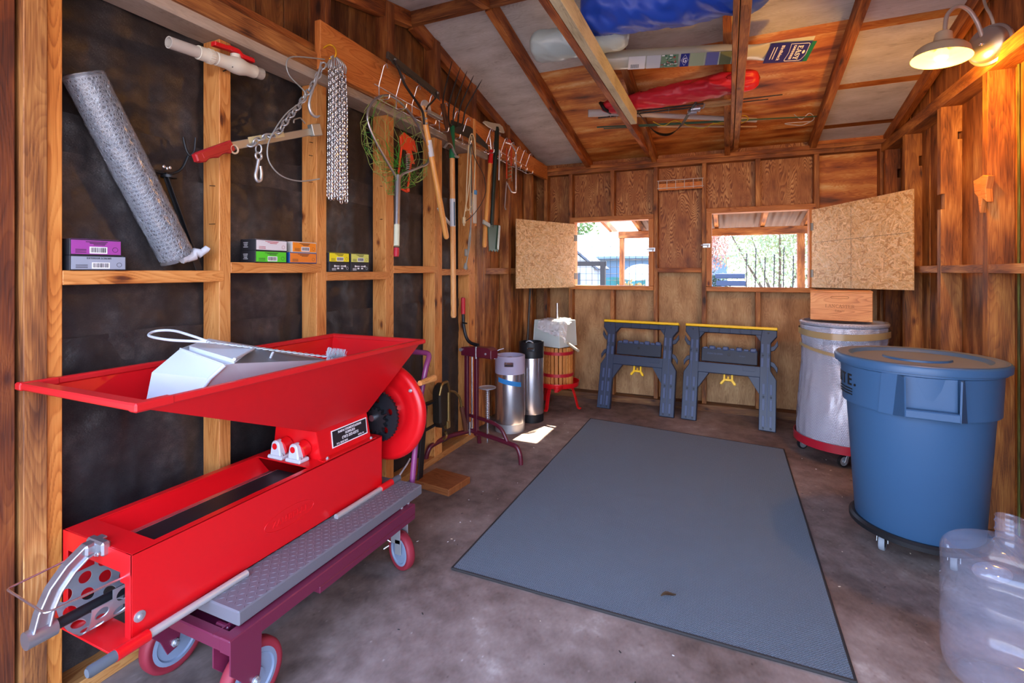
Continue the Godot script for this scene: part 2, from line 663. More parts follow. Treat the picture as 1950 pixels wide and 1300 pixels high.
func make_materials() -> void:
	var us := Vector3(1.0 / 2.5, 1.0 / 0.5, 1)
	mats.fir = mat(Color(0.98, 0.9, 0.8), 0.62, 0, {"tex": tex.fir, "us": us, "vc": true, "bump": tex.grain, "bs": 0.06})
	mats.redwood = mat(Color.WHITE, 0.66, 0, {"tex": tex.redwood, "us": us, "vc": true, "bump": tex.grain, "bs": 0.12})
	var up := Vector3(1.0 / 2.5, 1.0 / 1.25, 1)
	mats.ply = mat(Color.WHITE, 0.6, 0, {"tex": tex.ply, "us": up, "vc": true, "bump": tex.ply_field, "bs": 0.05})
	mats.ply_orange = mat(Color.WHITE, 0.55, 0, {"tex": tex.ply_orange, "us": up, "vc": true, "bump": tex.ply_field, "bs": 0.05})
	mats.ply_grey = mat(Color.WHITE, 0.7, 0, {"tex": tex.ply_grey, "us": up, "vc": true, "bump": tex.ply_field, "bs": 0.05})
	mats.paint_grey = mat(Color.WHITE, 0.7, 0, {"tex": tex.paint_grey, "us": up, "vc": true, "bump": tex.ply_field, "bs": 0.06})
	mats.tar = mat(Color.WHITE, 0.42, 0, {"tex": tex.tar, "us": Vector3(0.9, 0.9, 1), "vc": true, "nrm": tex.rough_nrm, "ns": 0.5})
	mats.concrete = mat(Color.WHITE, 0.66, 0, {"tex": tex.concrete, "us": Vector3(1 / 3.9, 1 / 5.9, 1), "vc": true, "nrm": tex.rough_nrm, "ns": 0.35})
	mats.rug = mat(Color.WHITE, 0.95, 0, {"tex": tex.rug, "us": Vector3(1 / 0.16, 1 / 0.16, 1), "vc": true, "bump": tex.rug_bump, "bs": 0.25, "rim": 0.3})
	mats.osb = mat(Color.WHITE, 0.6, 0, {"tex": tex.osb, "us": Vector3(1 / 0.75, 1 / 0.75, 1), "vc": true})
	mats.red = mat(C("d80d16"), 0.34, 0, {"coat": 0.25, "cr": 0.2, "vc": true})
	mats.steel = mat(C("dcdce0"), 0.24, 0.95, {"vc": true})
	mats.zinc = mat(C("c4c7ca"), 0.4, 0.75)
	mats.chrome = mat(C("ececee"), 0.2, 0.85)
	mats.alu = mat(C("b9b9bd"), 0.34, 0.9)
	mats.black = mat(C("17181b"), 0.45)
	mats.iron = mat(C("2d2926"), 0.6, 0.4)
	mats.maroon = mat(C("5c1527"), 0.4, 0, {"coat": 0.3})
	mats.purple_red = mat(C("6a1c38"), 0.38, 0, {"coat": 0.3})
	mats.white_plastic = mat(C("c6cacf"), 0.4)
	mats.cream = mat(C("d8d2bf"), 0.45)
	mats.valve_red = mat(C("d3131a"), 0.4)
	mats.flat = mat(Color.WHITE, 0.6, 0, {"vc": true})
	mats.gloss = mat(Color.WHITE, 0.3, 0, {"vc": true})


# one piece of timber; grain along its own long axis unless told
func wood(parent: Node3D, called: String, at: Vector3, size: Vector3, grain := -1, kind := "fir", tone := 1.0, tint := Color.WHITE, ch := 0.002) -> MeshInstance3D:
	if grain < 0:
		grain = size.max_axis_index()
	var b := mb()
	var span := 1.25 if kind.begins_with("ply") or kind == "paint_grey" else 0.5
	var wid := 0.0
	for ax in 3:
		if ax != grain:
			wid = maxf(wid, size[ax])
	b.uo = Vector2(rng.randf() * maxf(2.5 - size[grain], 0.02), rng.randf() * maxf(span - wid - 0.08, 0.02))
	var t := tone * rng.randf_range(0.9, 1.1)
	b.col = Color(tint.r * t, tint.g * t, tint.b * t)
	b.box(Vector3.ZERO, size, ch, grain)
	var o := put(b, called, mats[kind], parent)
	o.position = at
	return o


func yb(z: float) -> float:
	# underside of the rafters; the ridge runs across at z = -2.45
	return 2.235 + 0.215 * (z + 4.52) if z < -2.45 else 2.68 - 0.215 * (z + 2.45)


func deck(z: float) -> float:
	return yb(z) + 0.092


func _ready() -> void:
	# camera, sky, sun, exposure
	var cam := Camera3D.new()
	cam.name = "camera"
	cam.projection = Camera3D.PROJECTION_FRUSTUM
	cam.near = 0.05
	cam.far = 200.0
	cam.size = 2.0 * 650.0 / 933.0 * 0.05
	cam.frustum_offset = Vector2(0, -134.0 / 933.0 * 0.05)
	cam.position = V(0, 1.22, 0)
	cam.rotation.y = 0.41397
	add_child(cam)
	cam.current = true
	var env := Environment.new()
	env.background_mode = Environment.BG_SKY
	var sky := Sky.new()
	var sm := ProceduralSkyMaterial.new()
	sm.sky_top_color = Color(0.62, 0.76, 0.98)
	sm.sky_horizon_color = Color(0.93, 0.95, 1.0)
	sm.sky_curve = 0.18
	sm.ground_bottom_color = Color(0.55, 0.52, 0.48)
	sm.ground_horizon_color = Color(0.85, 0.86, 0.88)
	sm.sky_energy_multiplier = 1.0
	sky.sky_material = sm
	env.sky = sky
	env.background_energy_multiplier = 2.4
	env.tonemap_mode = Environment.TONE_MAPPER_LINEAR
	env.tonemap_exposure = 4.0
	env.sdfgi_enabled = true
	env.ssao_enabled = true
	env.ssil_enabled = true
	var we := WorldEnvironment.new()
	we.name = "world_environment"
	we.environment = env
	add_child(we)
	var sun := DirectionalLight3D.new()
	sun.name = "sun"
	sun.light_color = Color(1.0, 0.95, 0.86)
	sun.light_energy = 3.2
	sun.light_angular_distance = 0.5
	sun.shadow_enabled = true
	add_child(sun)
	var from := V(0.10, 1.165, -1.0)
	sun.look_at_from_position(from * 10.0, Vector3.ZERO, Vector3.UP)

	make_textures()
	make_materials()
	rng.seed = 42
	build_shell()
	build_left_wall()
	build_back_wall()
	build_right_wall()
	build_roof()
	build_outside()
	build_things()


func build_shell() -> void:
	var fl := mb()
	fl.uo = Vector2(0.3, 0.7)
	fl.poly([V(-2.0, 0, 0.6), V(1.4, 0, 0.6), V(1.4, 0, -4.8), V(-2.0, 0, -4.8)], Vector3.UP, [Vector2(0, 0), Vector2(3.4, 0), Vector2(3.4, 5.4), Vector2(0, 5.4)])
	for q in [[V(-2.0, 0, 0.6), V(1.4, 0, 0.6), V(0, 0, 1)], [V(1.4, 0, 0.6), V(1.4, 0, -4.8), V(1, 0, 0)], [V(1.4, 0, -4.8), V(-2.0, 0, -4.8), V(0, 0, -1)], [V(-2.0, 0, -4.8), V(-2.0, 0, 0.6), V(-1, 0, 0)]]:
		fl.poly([q[0], q[1], q[1] - V(0, 0.12, 0), q[0] - V(0, 0.12, 0)], q[2])
	fl.poly([V(-2.0, -0.12, 0.6), V(1.4, -0.12, 0.6), V(1.4, -0.12, -4.8), V(-2.0, -0.12, -4.8)], Vector3.DOWN)
	var o := put(fl, "floor", mats.concrete)
	o.set_meta("kind", "structure")
	# front wall round the wide doorway, behind the picture
	var fw := setting("wall_front")
	wood(fw, "panel", V(-1.78, 1.2, -0.25), V(0.22, 2.4, 0.1), 1, "redwood")
	wood(fw, "panel", V(1.18, 1.2, -0.25), V(0.12, 2.4, 0.1), 1, "redwood")
	wood(fw, "header", V(-0.28, 2.34, -0.25), V(2.8, 0.16, 0.1), 0, "redwood")


func build_left_wall() -> void:
	var w := setting("wall_left")
	# outer skin, so that the wall keeps daylight out
	wood(w, "sheathing", V(-1.87, 1.38, -2.45), V(0.03, 2.8, 4.7), 1, "redwood", 0.6, Color.WHITE, 0.0)
	# building paper in overlapping sheets that sag a little
	var k := noise(51, 1.0, 3)
	var sheets := [[-0.32, -3.22, 0.03, 1.02, -1.795, 0.95], [-0.32, -3.22, 0.93, 1.70, -1.803, 1.25], [-0.32, -3.22, 1.55, 2.08, -1.811, 0.8]]
	for s in sheets:
		var b := mb()
		b.col = Color(s[5], s[5], s[5])
		b.uo = Vector2(rng.randf(), rng.randf())
		b.grid(func(u, t):
			var z: float = lerpf(s[0], s[1], u)
			var lift := 0.025 if s[3] == 1.70 else 0.012
			var y: float = lerpf(s[2], s[3] + lift * k.get_noise_2d(z * 1.2, s[3]) - (0.05 * (z + 1.7) * 0.3 if s[3] == 1.70 else 0.0), t)
			return V(s[4] + k.get_noise_2d(z * 4.0, y * 0.9 + s[3]) * 0.020 + k.get_noise_2d(z * 11.0, y * 2.5) * 0.010 + k.get_noise_2d(z * 5.0 + y * 9.0, y * 8.0 - z * 4.0) * 0.006, y, z), 120, 40, Vector2(2.9, s[3] - s[2]), V(5, 1, -2))
		put(b, "tar_paper", mats.tar, w)
	# new studs of the closed-in opening: [near edge, far edge]
	for s in [[-0.712, -0.748], [-1.21, -1.255], [-1.673, -1.733], [-2.164, -2.233], [-2.65, -2.738], [-3.099, -3.195]]:
		wood(w, "stud", V(-1.745, 1.055, (s[0] + s[1]) / 2), V(0.09, 2.03, s[0] - s[1]), 1, "fir", 0.95, Color(1, 0.78, 0.5) if s[0] > -1.0 else Color(1, 0.93, 0.82))
	wood(w, "post", V(-1.74, 1.25, -0.686), V(0.1, 2.5, 0.05), 1, "redwood", 1.5, Color(1, 0.95, 0.85))
	wood(w, "jamb_board", V(-1.755, 1.25, -0.48), V(0.09, 2.5, 0.345), 1, "redwood", 0.5, Color(1, 0.6, 0.36))
	for s in [[-0.748, -1.228, 1.2015, 0.0], [-1.255, -1.70, 1.233, 0.012], [-1.733, -2.19, 1.196, 0.006], [-2.233, -2.68, 1.229, 0], [-2.738, -3.13, 1.2125, 0.006]]:
		wood(w, "blocking", V(-1.743 + s[3] * 0.0, s[2], (s[0] + s[1]) / 2), V(0.088, 0.041, s[0] - s[1]), 2, "fir", 0.95, Color(1, 0.92, 0.8))
	wood(w, "bottom_plate", V(-1.745, 0.02, -1.95), V(0.09, 0.04, 2.5), 2, "fir", 0.8)
	# weathered header over the old opening, the plate on it, then the gable
	wood(w, "header_beam", V(-1.74, 2.112, -1.83), V(0.13, 0.08, 3.05), 2, "paint_grey", 0.75, Color(1.0, 0.83, 0.68), 0.006)
	wood(w, "header_strip", V(-1.682, 2.148, -1.83), V(0.05, 0.075, 3.05), 2, "redwood", 1.9, Color(1.0, 0.95, 0.8), 0.005)
	wood(w, "plate", V(-1.742, 2.212, -2.5), V(0.1, 0.045, 4.2), 2, "redwood", 0.9, Color(1, 0.8, 0.65))
	var z := -0.3
	while z > -4.68:
		var bw := rng.randf_range(0.125, 0.15)
		var low := 0.02 if z < -3.15 else 2.15
		var top := minf(deck(z), deck(z - bw)) - 0.004
		wood(w, "siding_board", V(-1.80 - rng.randf() * 0.004, (low + top) / 2, z - bw / 2), V(0.022, top - low, bw - 0.003), 1, "redwood", rng.randf_range(0.75, 1.5) if low < 1.0 else rng.randf_range(0.45, 0.7))
		z -= bw
	for s in [[-1.722, -1.765], [-2.185, -2.245], [-2.66, -2.725], [-3.15, -3.225], [-3.79, -3.84]]:
		var mid: float = (s[0] + s[1]) / 2
		var top := minf(deck(s[0]), deck(s[1])) - 0.01
		wood(w, "gable_stud", V(-1.747, (2.235 + top) / 2, mid), V(0.088, top - 2.235, s[0] - s[1]), 1, "redwood", 0.8, Color(1, 0.8, 0.65))
	# the corner beyond the opening keeps its old boards
	wood(w, "old_post", V(-1.742, 1.08, -3.262), V(0.086, 2.06, 0.1), 1, "redwood", 1.45, Color(0.95, 1.0, 1.0), 0.008)
	wood(w, "trim_strip", V(-1.735, 1.1, -3.335), V(0.07, 2.1, 0.045), 1, "redwood", 1.7, Color(1.0, 0.85, 0.8))
	wood(w, "old_stud", V(-1.74, 1.1, -3.815), V(0.085, 2.1, 0.05), 1, "redwood", 1.5, Color(1.0, 0.8, 0.72))
	wood(w, "old_stud", V(-1.74, 1.1, -4.35), V(0.085, 2.1, 0.05), 1, "redwood", 1.1)
	for s in [[-3.36, -3.79], [-3.84, -4.32]]:
		wood(w, "old_blocking", V(-1.74, 1.22, (s[0] + s[1]) / 2), V(0.085, 0.05, s[0] - s[1]), 2, "redwood", 1.5, Color(1, 0.9, 0.85))
	# the long board that carries the hooks: tapered towards the back
	var lb := mb()
	lb.uo = Vector2(0.1, 0.05)
	lb.col = Color(0.9, 0.68, 0.48)
	var pg := PackedVector2Array([Vector2(0, 2.112), Vector2(2.97, 2.128), Vector2(2.97, 2.262), Vector2(0, 2.326)])
	lb.xf = Transform3D(Basis(Vector3.UP, PI / 2), V(-1.655, 0, -1.633))
	lb.prism(pg, 0.036, 0.003)
	put(lb, "hook_board", mats.fir, w)
	# nails that stand out of the studs
	for q in [[-1.70, 1.39, -1.205], [-1.70, 1.53, -1.207], [-1.70, 1.62, -1.668], [-1.70, 1.74, -1.668], [-1.70, 1.50, -2.16], [-1.70, 1.68, -2.16], [-1.70, 1.80, -1.67]]:
		var nb := mb()
		nb.tube([V(q[0] - 0.02, q[1], q[2] + 0.02), V(q[0] - 0.025, q[1] + 0.004, q[2] - 0.012)], 0.0015, 6)
		put(nb, "nail", mats.iron, w)


func build_back_wall() -> void:
	var w := setting("wall_back")
	var zf := -4.61
	var zs := -4.655
	var zp := -4.706
	# studs: x centre, from, to
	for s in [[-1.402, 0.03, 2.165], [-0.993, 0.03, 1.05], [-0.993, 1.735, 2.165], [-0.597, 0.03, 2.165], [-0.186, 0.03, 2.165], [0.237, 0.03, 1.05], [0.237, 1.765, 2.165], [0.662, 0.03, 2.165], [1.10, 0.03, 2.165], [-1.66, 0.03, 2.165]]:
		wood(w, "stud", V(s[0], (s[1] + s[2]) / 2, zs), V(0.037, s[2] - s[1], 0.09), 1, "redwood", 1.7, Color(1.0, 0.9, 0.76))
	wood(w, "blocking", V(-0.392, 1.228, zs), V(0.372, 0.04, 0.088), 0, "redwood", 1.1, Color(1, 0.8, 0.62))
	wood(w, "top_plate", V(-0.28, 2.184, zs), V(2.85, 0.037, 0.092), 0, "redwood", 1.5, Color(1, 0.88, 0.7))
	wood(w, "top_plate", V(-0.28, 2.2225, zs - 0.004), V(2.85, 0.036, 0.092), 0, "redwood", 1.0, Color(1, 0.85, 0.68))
	wood(w, "bottom_plate", V(-0.28, 0.03, -4.64), V(2.85, 0.06, 0.12), 0, "redwood", 0.45)
	# plywood between the studs: x0, x1, y0, y1, kind, tone
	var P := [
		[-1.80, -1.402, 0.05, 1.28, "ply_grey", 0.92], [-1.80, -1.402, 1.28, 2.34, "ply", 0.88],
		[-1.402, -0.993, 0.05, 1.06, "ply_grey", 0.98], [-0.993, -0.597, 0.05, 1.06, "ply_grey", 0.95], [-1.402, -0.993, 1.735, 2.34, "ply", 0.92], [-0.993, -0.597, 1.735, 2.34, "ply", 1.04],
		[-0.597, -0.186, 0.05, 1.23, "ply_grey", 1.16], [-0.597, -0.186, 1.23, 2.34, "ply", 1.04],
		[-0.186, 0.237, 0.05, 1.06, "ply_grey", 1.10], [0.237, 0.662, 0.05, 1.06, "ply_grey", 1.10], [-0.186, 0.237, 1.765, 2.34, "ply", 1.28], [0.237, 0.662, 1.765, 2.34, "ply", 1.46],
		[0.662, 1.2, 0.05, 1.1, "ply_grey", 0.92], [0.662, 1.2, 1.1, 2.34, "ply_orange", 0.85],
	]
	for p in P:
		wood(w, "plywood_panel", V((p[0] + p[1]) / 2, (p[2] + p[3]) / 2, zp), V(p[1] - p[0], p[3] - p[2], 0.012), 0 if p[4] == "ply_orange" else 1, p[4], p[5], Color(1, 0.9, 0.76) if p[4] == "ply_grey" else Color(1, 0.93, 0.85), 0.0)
	wood(w, "sheathing", V(-0.28, 2.5, -4.715), V(3.2, 0.3, 0.01), 0, "redwood", 0.6, Color.WHITE, 0.0)
	# two unglazed window openings, framed
	var wd := [[-1.402, -0.614, 1.045, 1.738], [-0.168, 0.652, 1.045, 1.765]]
	for i in 2:
		var q = wd[i]
		var f := setting("window_%d" % (i + 1))
		var c := Color(1.0, 0.84, 0.66)
		wood(f, "sill", V((q[0] + q[1]) / 2, q[2] + 0.019, -4.65), V(q[1] - q[0], 0.038, 0.115), 0, "fir", 0.85, c)
		wood(f, "head", V((q[0] + q[1]) / 2, q[3] - 0.022, -4.65), V(q[1] - q[0], 0.044, 0.115), 0, "fir", 0.75, c)
		wood(f, "jamb", V(q[0] + 0.022, (q[2] + q[3]) / 2, -4.65), V(0.044, q[3] - q[2] - 0.08, 0.112), 1, "fir", 0.8, c)
		wood(f, "jamb", V(q[1] - 0.022, (q[2] + q[3]) / 2, -4.65), V(0.044, q[3] - q[2] - 0.08, 0.112), 1, "fir", 0.8, c)


func build_right_wall() -> void:
	var w := setting("wall_right")
	wood(w, "sheathing", V(1.235, 1.38, -2.45), V(0.03, 2.8, 4.7), 1, "redwood", 0.6, Color.WHITE, 0.0)
	var z := -0.3
	var edges := [-0.3, -0.5, -0.7, -0.9, -1.1, -1.3, -1.5, -1.7, -1.9, -2.1, -2.3, -2.5, -2.7, -2.88, -3.17, -3.34, -3.5, -3.72, -3.94, -4.12, -4.3, -4.5, -4.7]
	var tones := [1, 1, 1, 1, 1, 1, 1, 1, 1, 1, 1, 1, 1.15, 0.75, 1.35, 0.9, 1.1, 0.7, 0.95, 0.8, 1.0, 0.8]
	for i in edges.size() - 1:
		var a: float = edges[i]
		var b: float = edges[i + 1]
		var top := minf(deck(a), deck(b)) - 0.004
		wood(w, "siding_board", V(1.195 + 0.004 * (i % 2), top / 2 + 0.03, (a + b) / 2), V(0.022, top - 0.06, a - b - 0.004), 1, "redwood", tones[i] * rng.randf_range(0.85, 1.45), Color(1, 0.9, 0.8))
	# old green paint that shows in one joint
	wood(w, "painted_strip", V(1.181, 1.1, -2.887), V(0.008, 2.1, 0.012), 1, "redwood", 0.9, Color(0.35, 0.95, 0.6))
	# studs seen side on, some with old mortises cut in them
	for s in [[-2.93, 0], [-3.47, 1], [-4.07, 2], [-4.52, 3], [-2.39, 0], [-1.85, 0], [-1.31, 0], [-0.77, 0]]:
		var b := mb()
		var pg := PackedVector2Array([Vector2(0, 0.04), Vector2(0.095, 0.04)])
		if s[1] == 1:
			pg.append_array([Vector2(0.095, 1.95), Vector2(0.075, 1.95), Vector2(0.075, 1.99), Vector2(0.095, 1.99), Vector2(0.095, 2.14), Vector2(0, 2.14), Vector2(0, 1.65), Vector2(0.018, 1.65), Vector2(0.018, 1.565), Vector2(0, 1.565)])
		elif s[1] >= 2:
			pg.append_array([Vector2(0.095, 1.92), Vector2(0.075, 1.92), Vector2(0.075, 1.985), Vector2(0.095, 1.985), Vector2(0.095, 2.14), Vector2(0, 2.14)])
		else:
			pg.append_array([Vector2(0.095, 2.14), Vector2(0, 2.14)])
		# u must follow the height: turn the profile a quarter
		var t := PackedVector2Array()
		for p in pg:
			t.append(Vector2(p.y, -p.x))
		b.uo = Vector2(rng.randf() * 0.3, rng.randf() * 0.35 + 0.1)
		var tone: float = [1.15, 1.75, 1.25, 1.0][s[1]]
		b.col = Color(tone, tone * 0.82, tone * 0.64)
		b.xf = Transform3D(Basis(Vector3.UP, Vector3.LEFT, Vector3.BACK), V(1.092, 0, s[0] - 0.026))
		b.prism(t, 0.052, 0.002)
		put(b, "stud", mats.redwood, w)
	for s in [[-1.36, -1.85], [-1.9, -2.39], [-2.44, -2.93], [-2.982, -3.47], [-3.522, -4.07], [-4.122, -4.5]]:
		wood(w, "blocking", V(1.128, 1.231, (s[0] + s[1]) / 2), V(0.07, 0.042, s[0] - s[1]), 2, "redwood", 1.7, Color(1, 0.86, 0.75))
	wood(w, "bottom_plate", V(1.14, 0.02, -2.45), V(0.09, 0.04, 4.4), 2, "redwood", 0.6)
	wood(w, "top_plate", V(1.138, 2.17, -2.47), V(0.1, 0.07, 4.28), 2, "redwood", 1.2, Color(1, 0.82, 0.62))
	# a splintered end of old blocking still nailed to a stud
	var sp := mb()
	sp.col = Color(1.0, 0.85, 0.65)
	sp.xf = Transform3D(Basis(Vector3.UP, PI / 2 + 0.2), V(1.084, 1.575, -2.94))
	sp.prism(PackedVector2Array([Vector2(-0.045, 0.075), Vector2(-0.01, 0.085), Vector2(0.02, 0.075), Vector2(0.05, 0.07), Vector2(0.042, 0.01), Vector2(0.02, -0.012), Vector2(0.008, -0.085), Vector2(-0.008, -0.02), Vector2(-0.035, -0.04), Vector2(-0.03, 0.02)]), 0.03, 0.003)
	put(sp, "splintered_block", mats.fir, w)


func build_roof() -> void:
	var c := setting("ceiling")
	# boards of the roof deck, laid on the rafters: x0, x1, z0, z1, kind, tone
	var run := func(called: String, x0: float, x1: float, z0: float, z1: float, kind: String, tone: float, drop := 0.0, th := 0.014, tint := Color(1, 1, 1)):
		if kind == "paint_grey":
			tint = Color(tint.r * 1.02, tint.g * 1.12, tint.b * 1.2)
		var a := V((x0 + x1) / 2, deck(z0) - drop, z0)
		var b := V((x0 + x1) / 2, deck(z1) - drop, z1)
		var dir := (b - a).normalized()
		var up := Vector3.RIGHT.cross(dir)
		if up.y < 0:
			up = -up
		var m := mb()
		var t := tone * rng.randf_range(0.95, 1.05)
		m.col = Color(tint.r * t, tint.g * t, tint.b * t)
		m.uo = Vector2(rng.randf() * 0.1, rng.randf() * 0.3)
		m.xf = Transform3D(Basis(Vector3.RIGHT, up, Vector3.RIGHT.cross(up)), (a + b) / 2 + up * th / 2)
		m.box(Vector3.ZERO, V(x1 - x0, th, a.distance_to(b)), 0.001, 0)
		put(m, called, mats[kind], c)
	run.call("roof_panel", -1.85, -1.21, -2.45, -3.7, "paint_grey", 1.02)
	run.call("roof_panel", -1.85, -1.21, -3.7, -4.85, "paint_grey", 1.02)
	run.call("roof_panel", -1.21, 0.65, -2.45, -3.22, "paint_grey", 0.86, 0.0, 0.014, Color(1, 0.96, 0.9))
	run.call("roof_panel", -1.21, 0.65, -3.22, -4.42, "ply_orange", 1.0)
	run.call("roof_panel", -1.21, 0.65, -4.42, -4.85, "ply_orange", 0.8)
	run.call("roof_panel", 0.65, 1.3, -2.45, -3.27, "paint_grey", 1.20)
	run.call("bare_strip", 0.65, 1.3, -3.27, -3.34, "ply_orange", 0.75)
	run.call("roof_panel", 0.65, 1.3, -3.34, -3.88, "paint_grey", 1.20)
	run.call("bare_strip", 0.65, 1.3, -3.88, -3.945, "ply_orange", 0.75)
	run.call("roof_panel", 0.65, 1.3, -3.945, -4.44, "paint_grey", 1.20)
	run.call("bare_strip", 0.65, 1.3, -4.44, -4.50, "ply_orange", 0.4)
	run.call("roof_panel", 0.65, 1.3, -4.50, -4.85, "paint_grey", 1.20)
	run.call("roof_panel", -1.85, 1.3, -2.45, -1.25, "paint_grey", 1.08)
	run.call("roof_panel", -1.85, 1.3, -1.25, 0.1, "paint_grey", 1.08)
	run.call("roofing", -1.95, 1.4, -2.45, -4.95, "tar", 0.5, -0.016, 0.02)
	run.call("roofing", -1.95, 1.4, -2.45, 0.2, "tar", 0.5, -0.016, 0.02)
	# rafters on both slopes
	for x in [-1.745, -1.225, -0.61, 0.0, 0.635, 1.145]:
		for side in [[-2.47, -4.7], [-2.43, -0.15]]:
			var a := V(x, yb(side[0]) + 0.045, side[0])
			var b := V(x, yb(side[1]) + 0.045, side[1])
			var m := mb()
			m.uo = Vector2(rng.randf() * 0.1, rng.randf() * 0.35)
			var t := 1.15 * rng.randf_range(0.9, 1.1) * (0.85 if x < -1.0 else 1.0)
			m.col = Color(t, t * 0.74, t * 0.55)
			m.bar(a, b, 0.045, 0.09)
			put(m, "rafter", mats.redwood, c)
	wood(c, "ridge_beam", V(-0.28, 2.74, -2.45), V(3.0, 0.10, 0.04), 0, "redwood", 0.6, Color(1, 0.8, 0.65))
	# ceiling joists on the wall plates, one with a new board fixed beside it
	wood(c, "joist", V(-0.645, 2.30, -2.4), V(0.036, 0.09, 4.4), 2, "redwood", 0.9, Color(1.0, 0.72, 0.6))
	wood(c, "new_joist_board", V(-0.603, 2.30, -2.0), V(0.042, 0.09, 3.02), 2, "paint_grey", 1.25, Color(1.1, 0.84, 0.56))
	wood(c, "joist", V(0.033, 2.30, -2.4), V(0.022, 0.09, 4.4), 2, "redwood", 1.3, Color(1, 0.85, 0.78))
	wood(c, "joist", V(0.068, 2.30, -2.4), V(0.04, 0.09, 4.4), 2, "redwood", 1.35, Color(1, 0.8, 0.7))




# a mesh builder that takes world coordinates and stores them in the space of an unturned thing
func wm(o: Node3D) -> MB:
	var b := mb()
	b.xf = Transform3D(Basis.IDENTITY, -o.position)
	return b


func facet(b: MB, pts: Array, centre: Vector3) -> void:
	var nn: Vector3 = (pts[1] - pts[0]).cross(pts[2] - pts[0]).normalized()
	var mid := Vector3.ZERO
	for p in pts:
		mid += p
	mid /= pts.size()
	if nn.dot(mid - centre) < 0:
		nn = -nn
	b.poly(pts, nn)


# a flat sheet of steel between four corners, th thick
func slab(b: MB, pts: Array, th: float) -> void:
	var nn: Vector3 = (pts[1] - pts[0]).cross(pts[2] - pts[0]).normalized() * th / 2
	var a := []
	var c := []
	var mid := Vector3.ZERO
	for p in pts:
		a.append(p + nn)
		c.append(p - nn)
		mid += p / pts.size()
	facet(b, a, mid)
	facet(b, c, mid)
	for i in pts.size():
		var j := (i + 1) % pts.size()
		facet(b, [a[i], a[j], c[j], c[i]], mid)


func arc(c: Vector3, r: float, a0: float, a1: float, k: int, u := Vector3.RIGHT, w := Vector3.UP) -> Array:
	var o := []
	for i in k + 1:
		var t := deg_to_rad(lerpf(a0, a1, float(i) / k))
		o.append(c + (u * cos(t) + w * sin(t)) * r)
	return o


func bent(pts: Array, r: float, k := 5) -> Array:
	# a polyline with its inner corners rounded
	var o := [pts[0]]
	for i in range(1, pts.size() - 1):
		var a: Vector3 = pts[i - 1]
		var b: Vector3 = pts[i]
		var c: Vector3 = pts[i + 1]
		var q := minf(r, minf(a.distance_to(b), b.distance_to(c)) * 0.45)
		var p0 := b + (a - b).normalized() * q
		var p1 := b + (c - b).normalized() * q
		for j in k + 1:
			var t := float(j) / k
			o.append(p0.lerp(b, t).lerp(b.lerp(p1, t), t))
	o.append(pts[-1])
	return o


func smooth_path(pts: Array, k := 6, closed := false) -> Array:
	var o := []
	var m := pts.size()
	for i in (m if closed else m - 1):
		var p0: Vector3 = pts[(i - 1 + m) % m] if closed or i > 0 else pts[0]
		var p1: Vector3 = pts[i]
		var p2: Vector3 = pts[(i + 1) % m]
		var p3: Vector3 = pts[(i + 2) % m] if closed or i + 2 < m else pts[m - 1]
		for j in k:
			o.append(p1.cubic_interpolate(p2, p0, p3, float(j) / k))
	if not closed:
		o.append(pts[m - 1])
	return o


func axis_z(at: Vector3) -> Transform3D:
	# turns a lathe's y axis to the world's z
	return Transform3D(Basis(Vector3.RIGHT, Vector3.BACK, Vector3.DOWN), at)


func axis_x(at: Vector3) -> Transform3D:
	return Transform3D(Basis(Vector3.DOWN, Vector3.RIGHT, Vector3.BACK), at)


func hexnut(b: MB, at: Vector3, r: float, h: float, axis := Vector3.UP) -> void:
	var keep := b.xf
	var x := axis.cross(Vector3.RIGHT if absf(axis.x) < 0.8 else Vector3.UP).normalized()
	b.xf = keep * Transform3D(Basis(x, axis, x.cross(axis)), at)
	b.lathe([Vector2(0, h), Vector2(r * 0.85, h), Vector2(r, h * 0.8), Vector2(r, 0), Vector2(0, 0)], 6, 2.0)
	b.lathe([Vector2(0, h * 1.9), Vector2(r * 0.5, h * 1.8), Vector2(r * 0.5, h)], 10)
	b.xf = keep


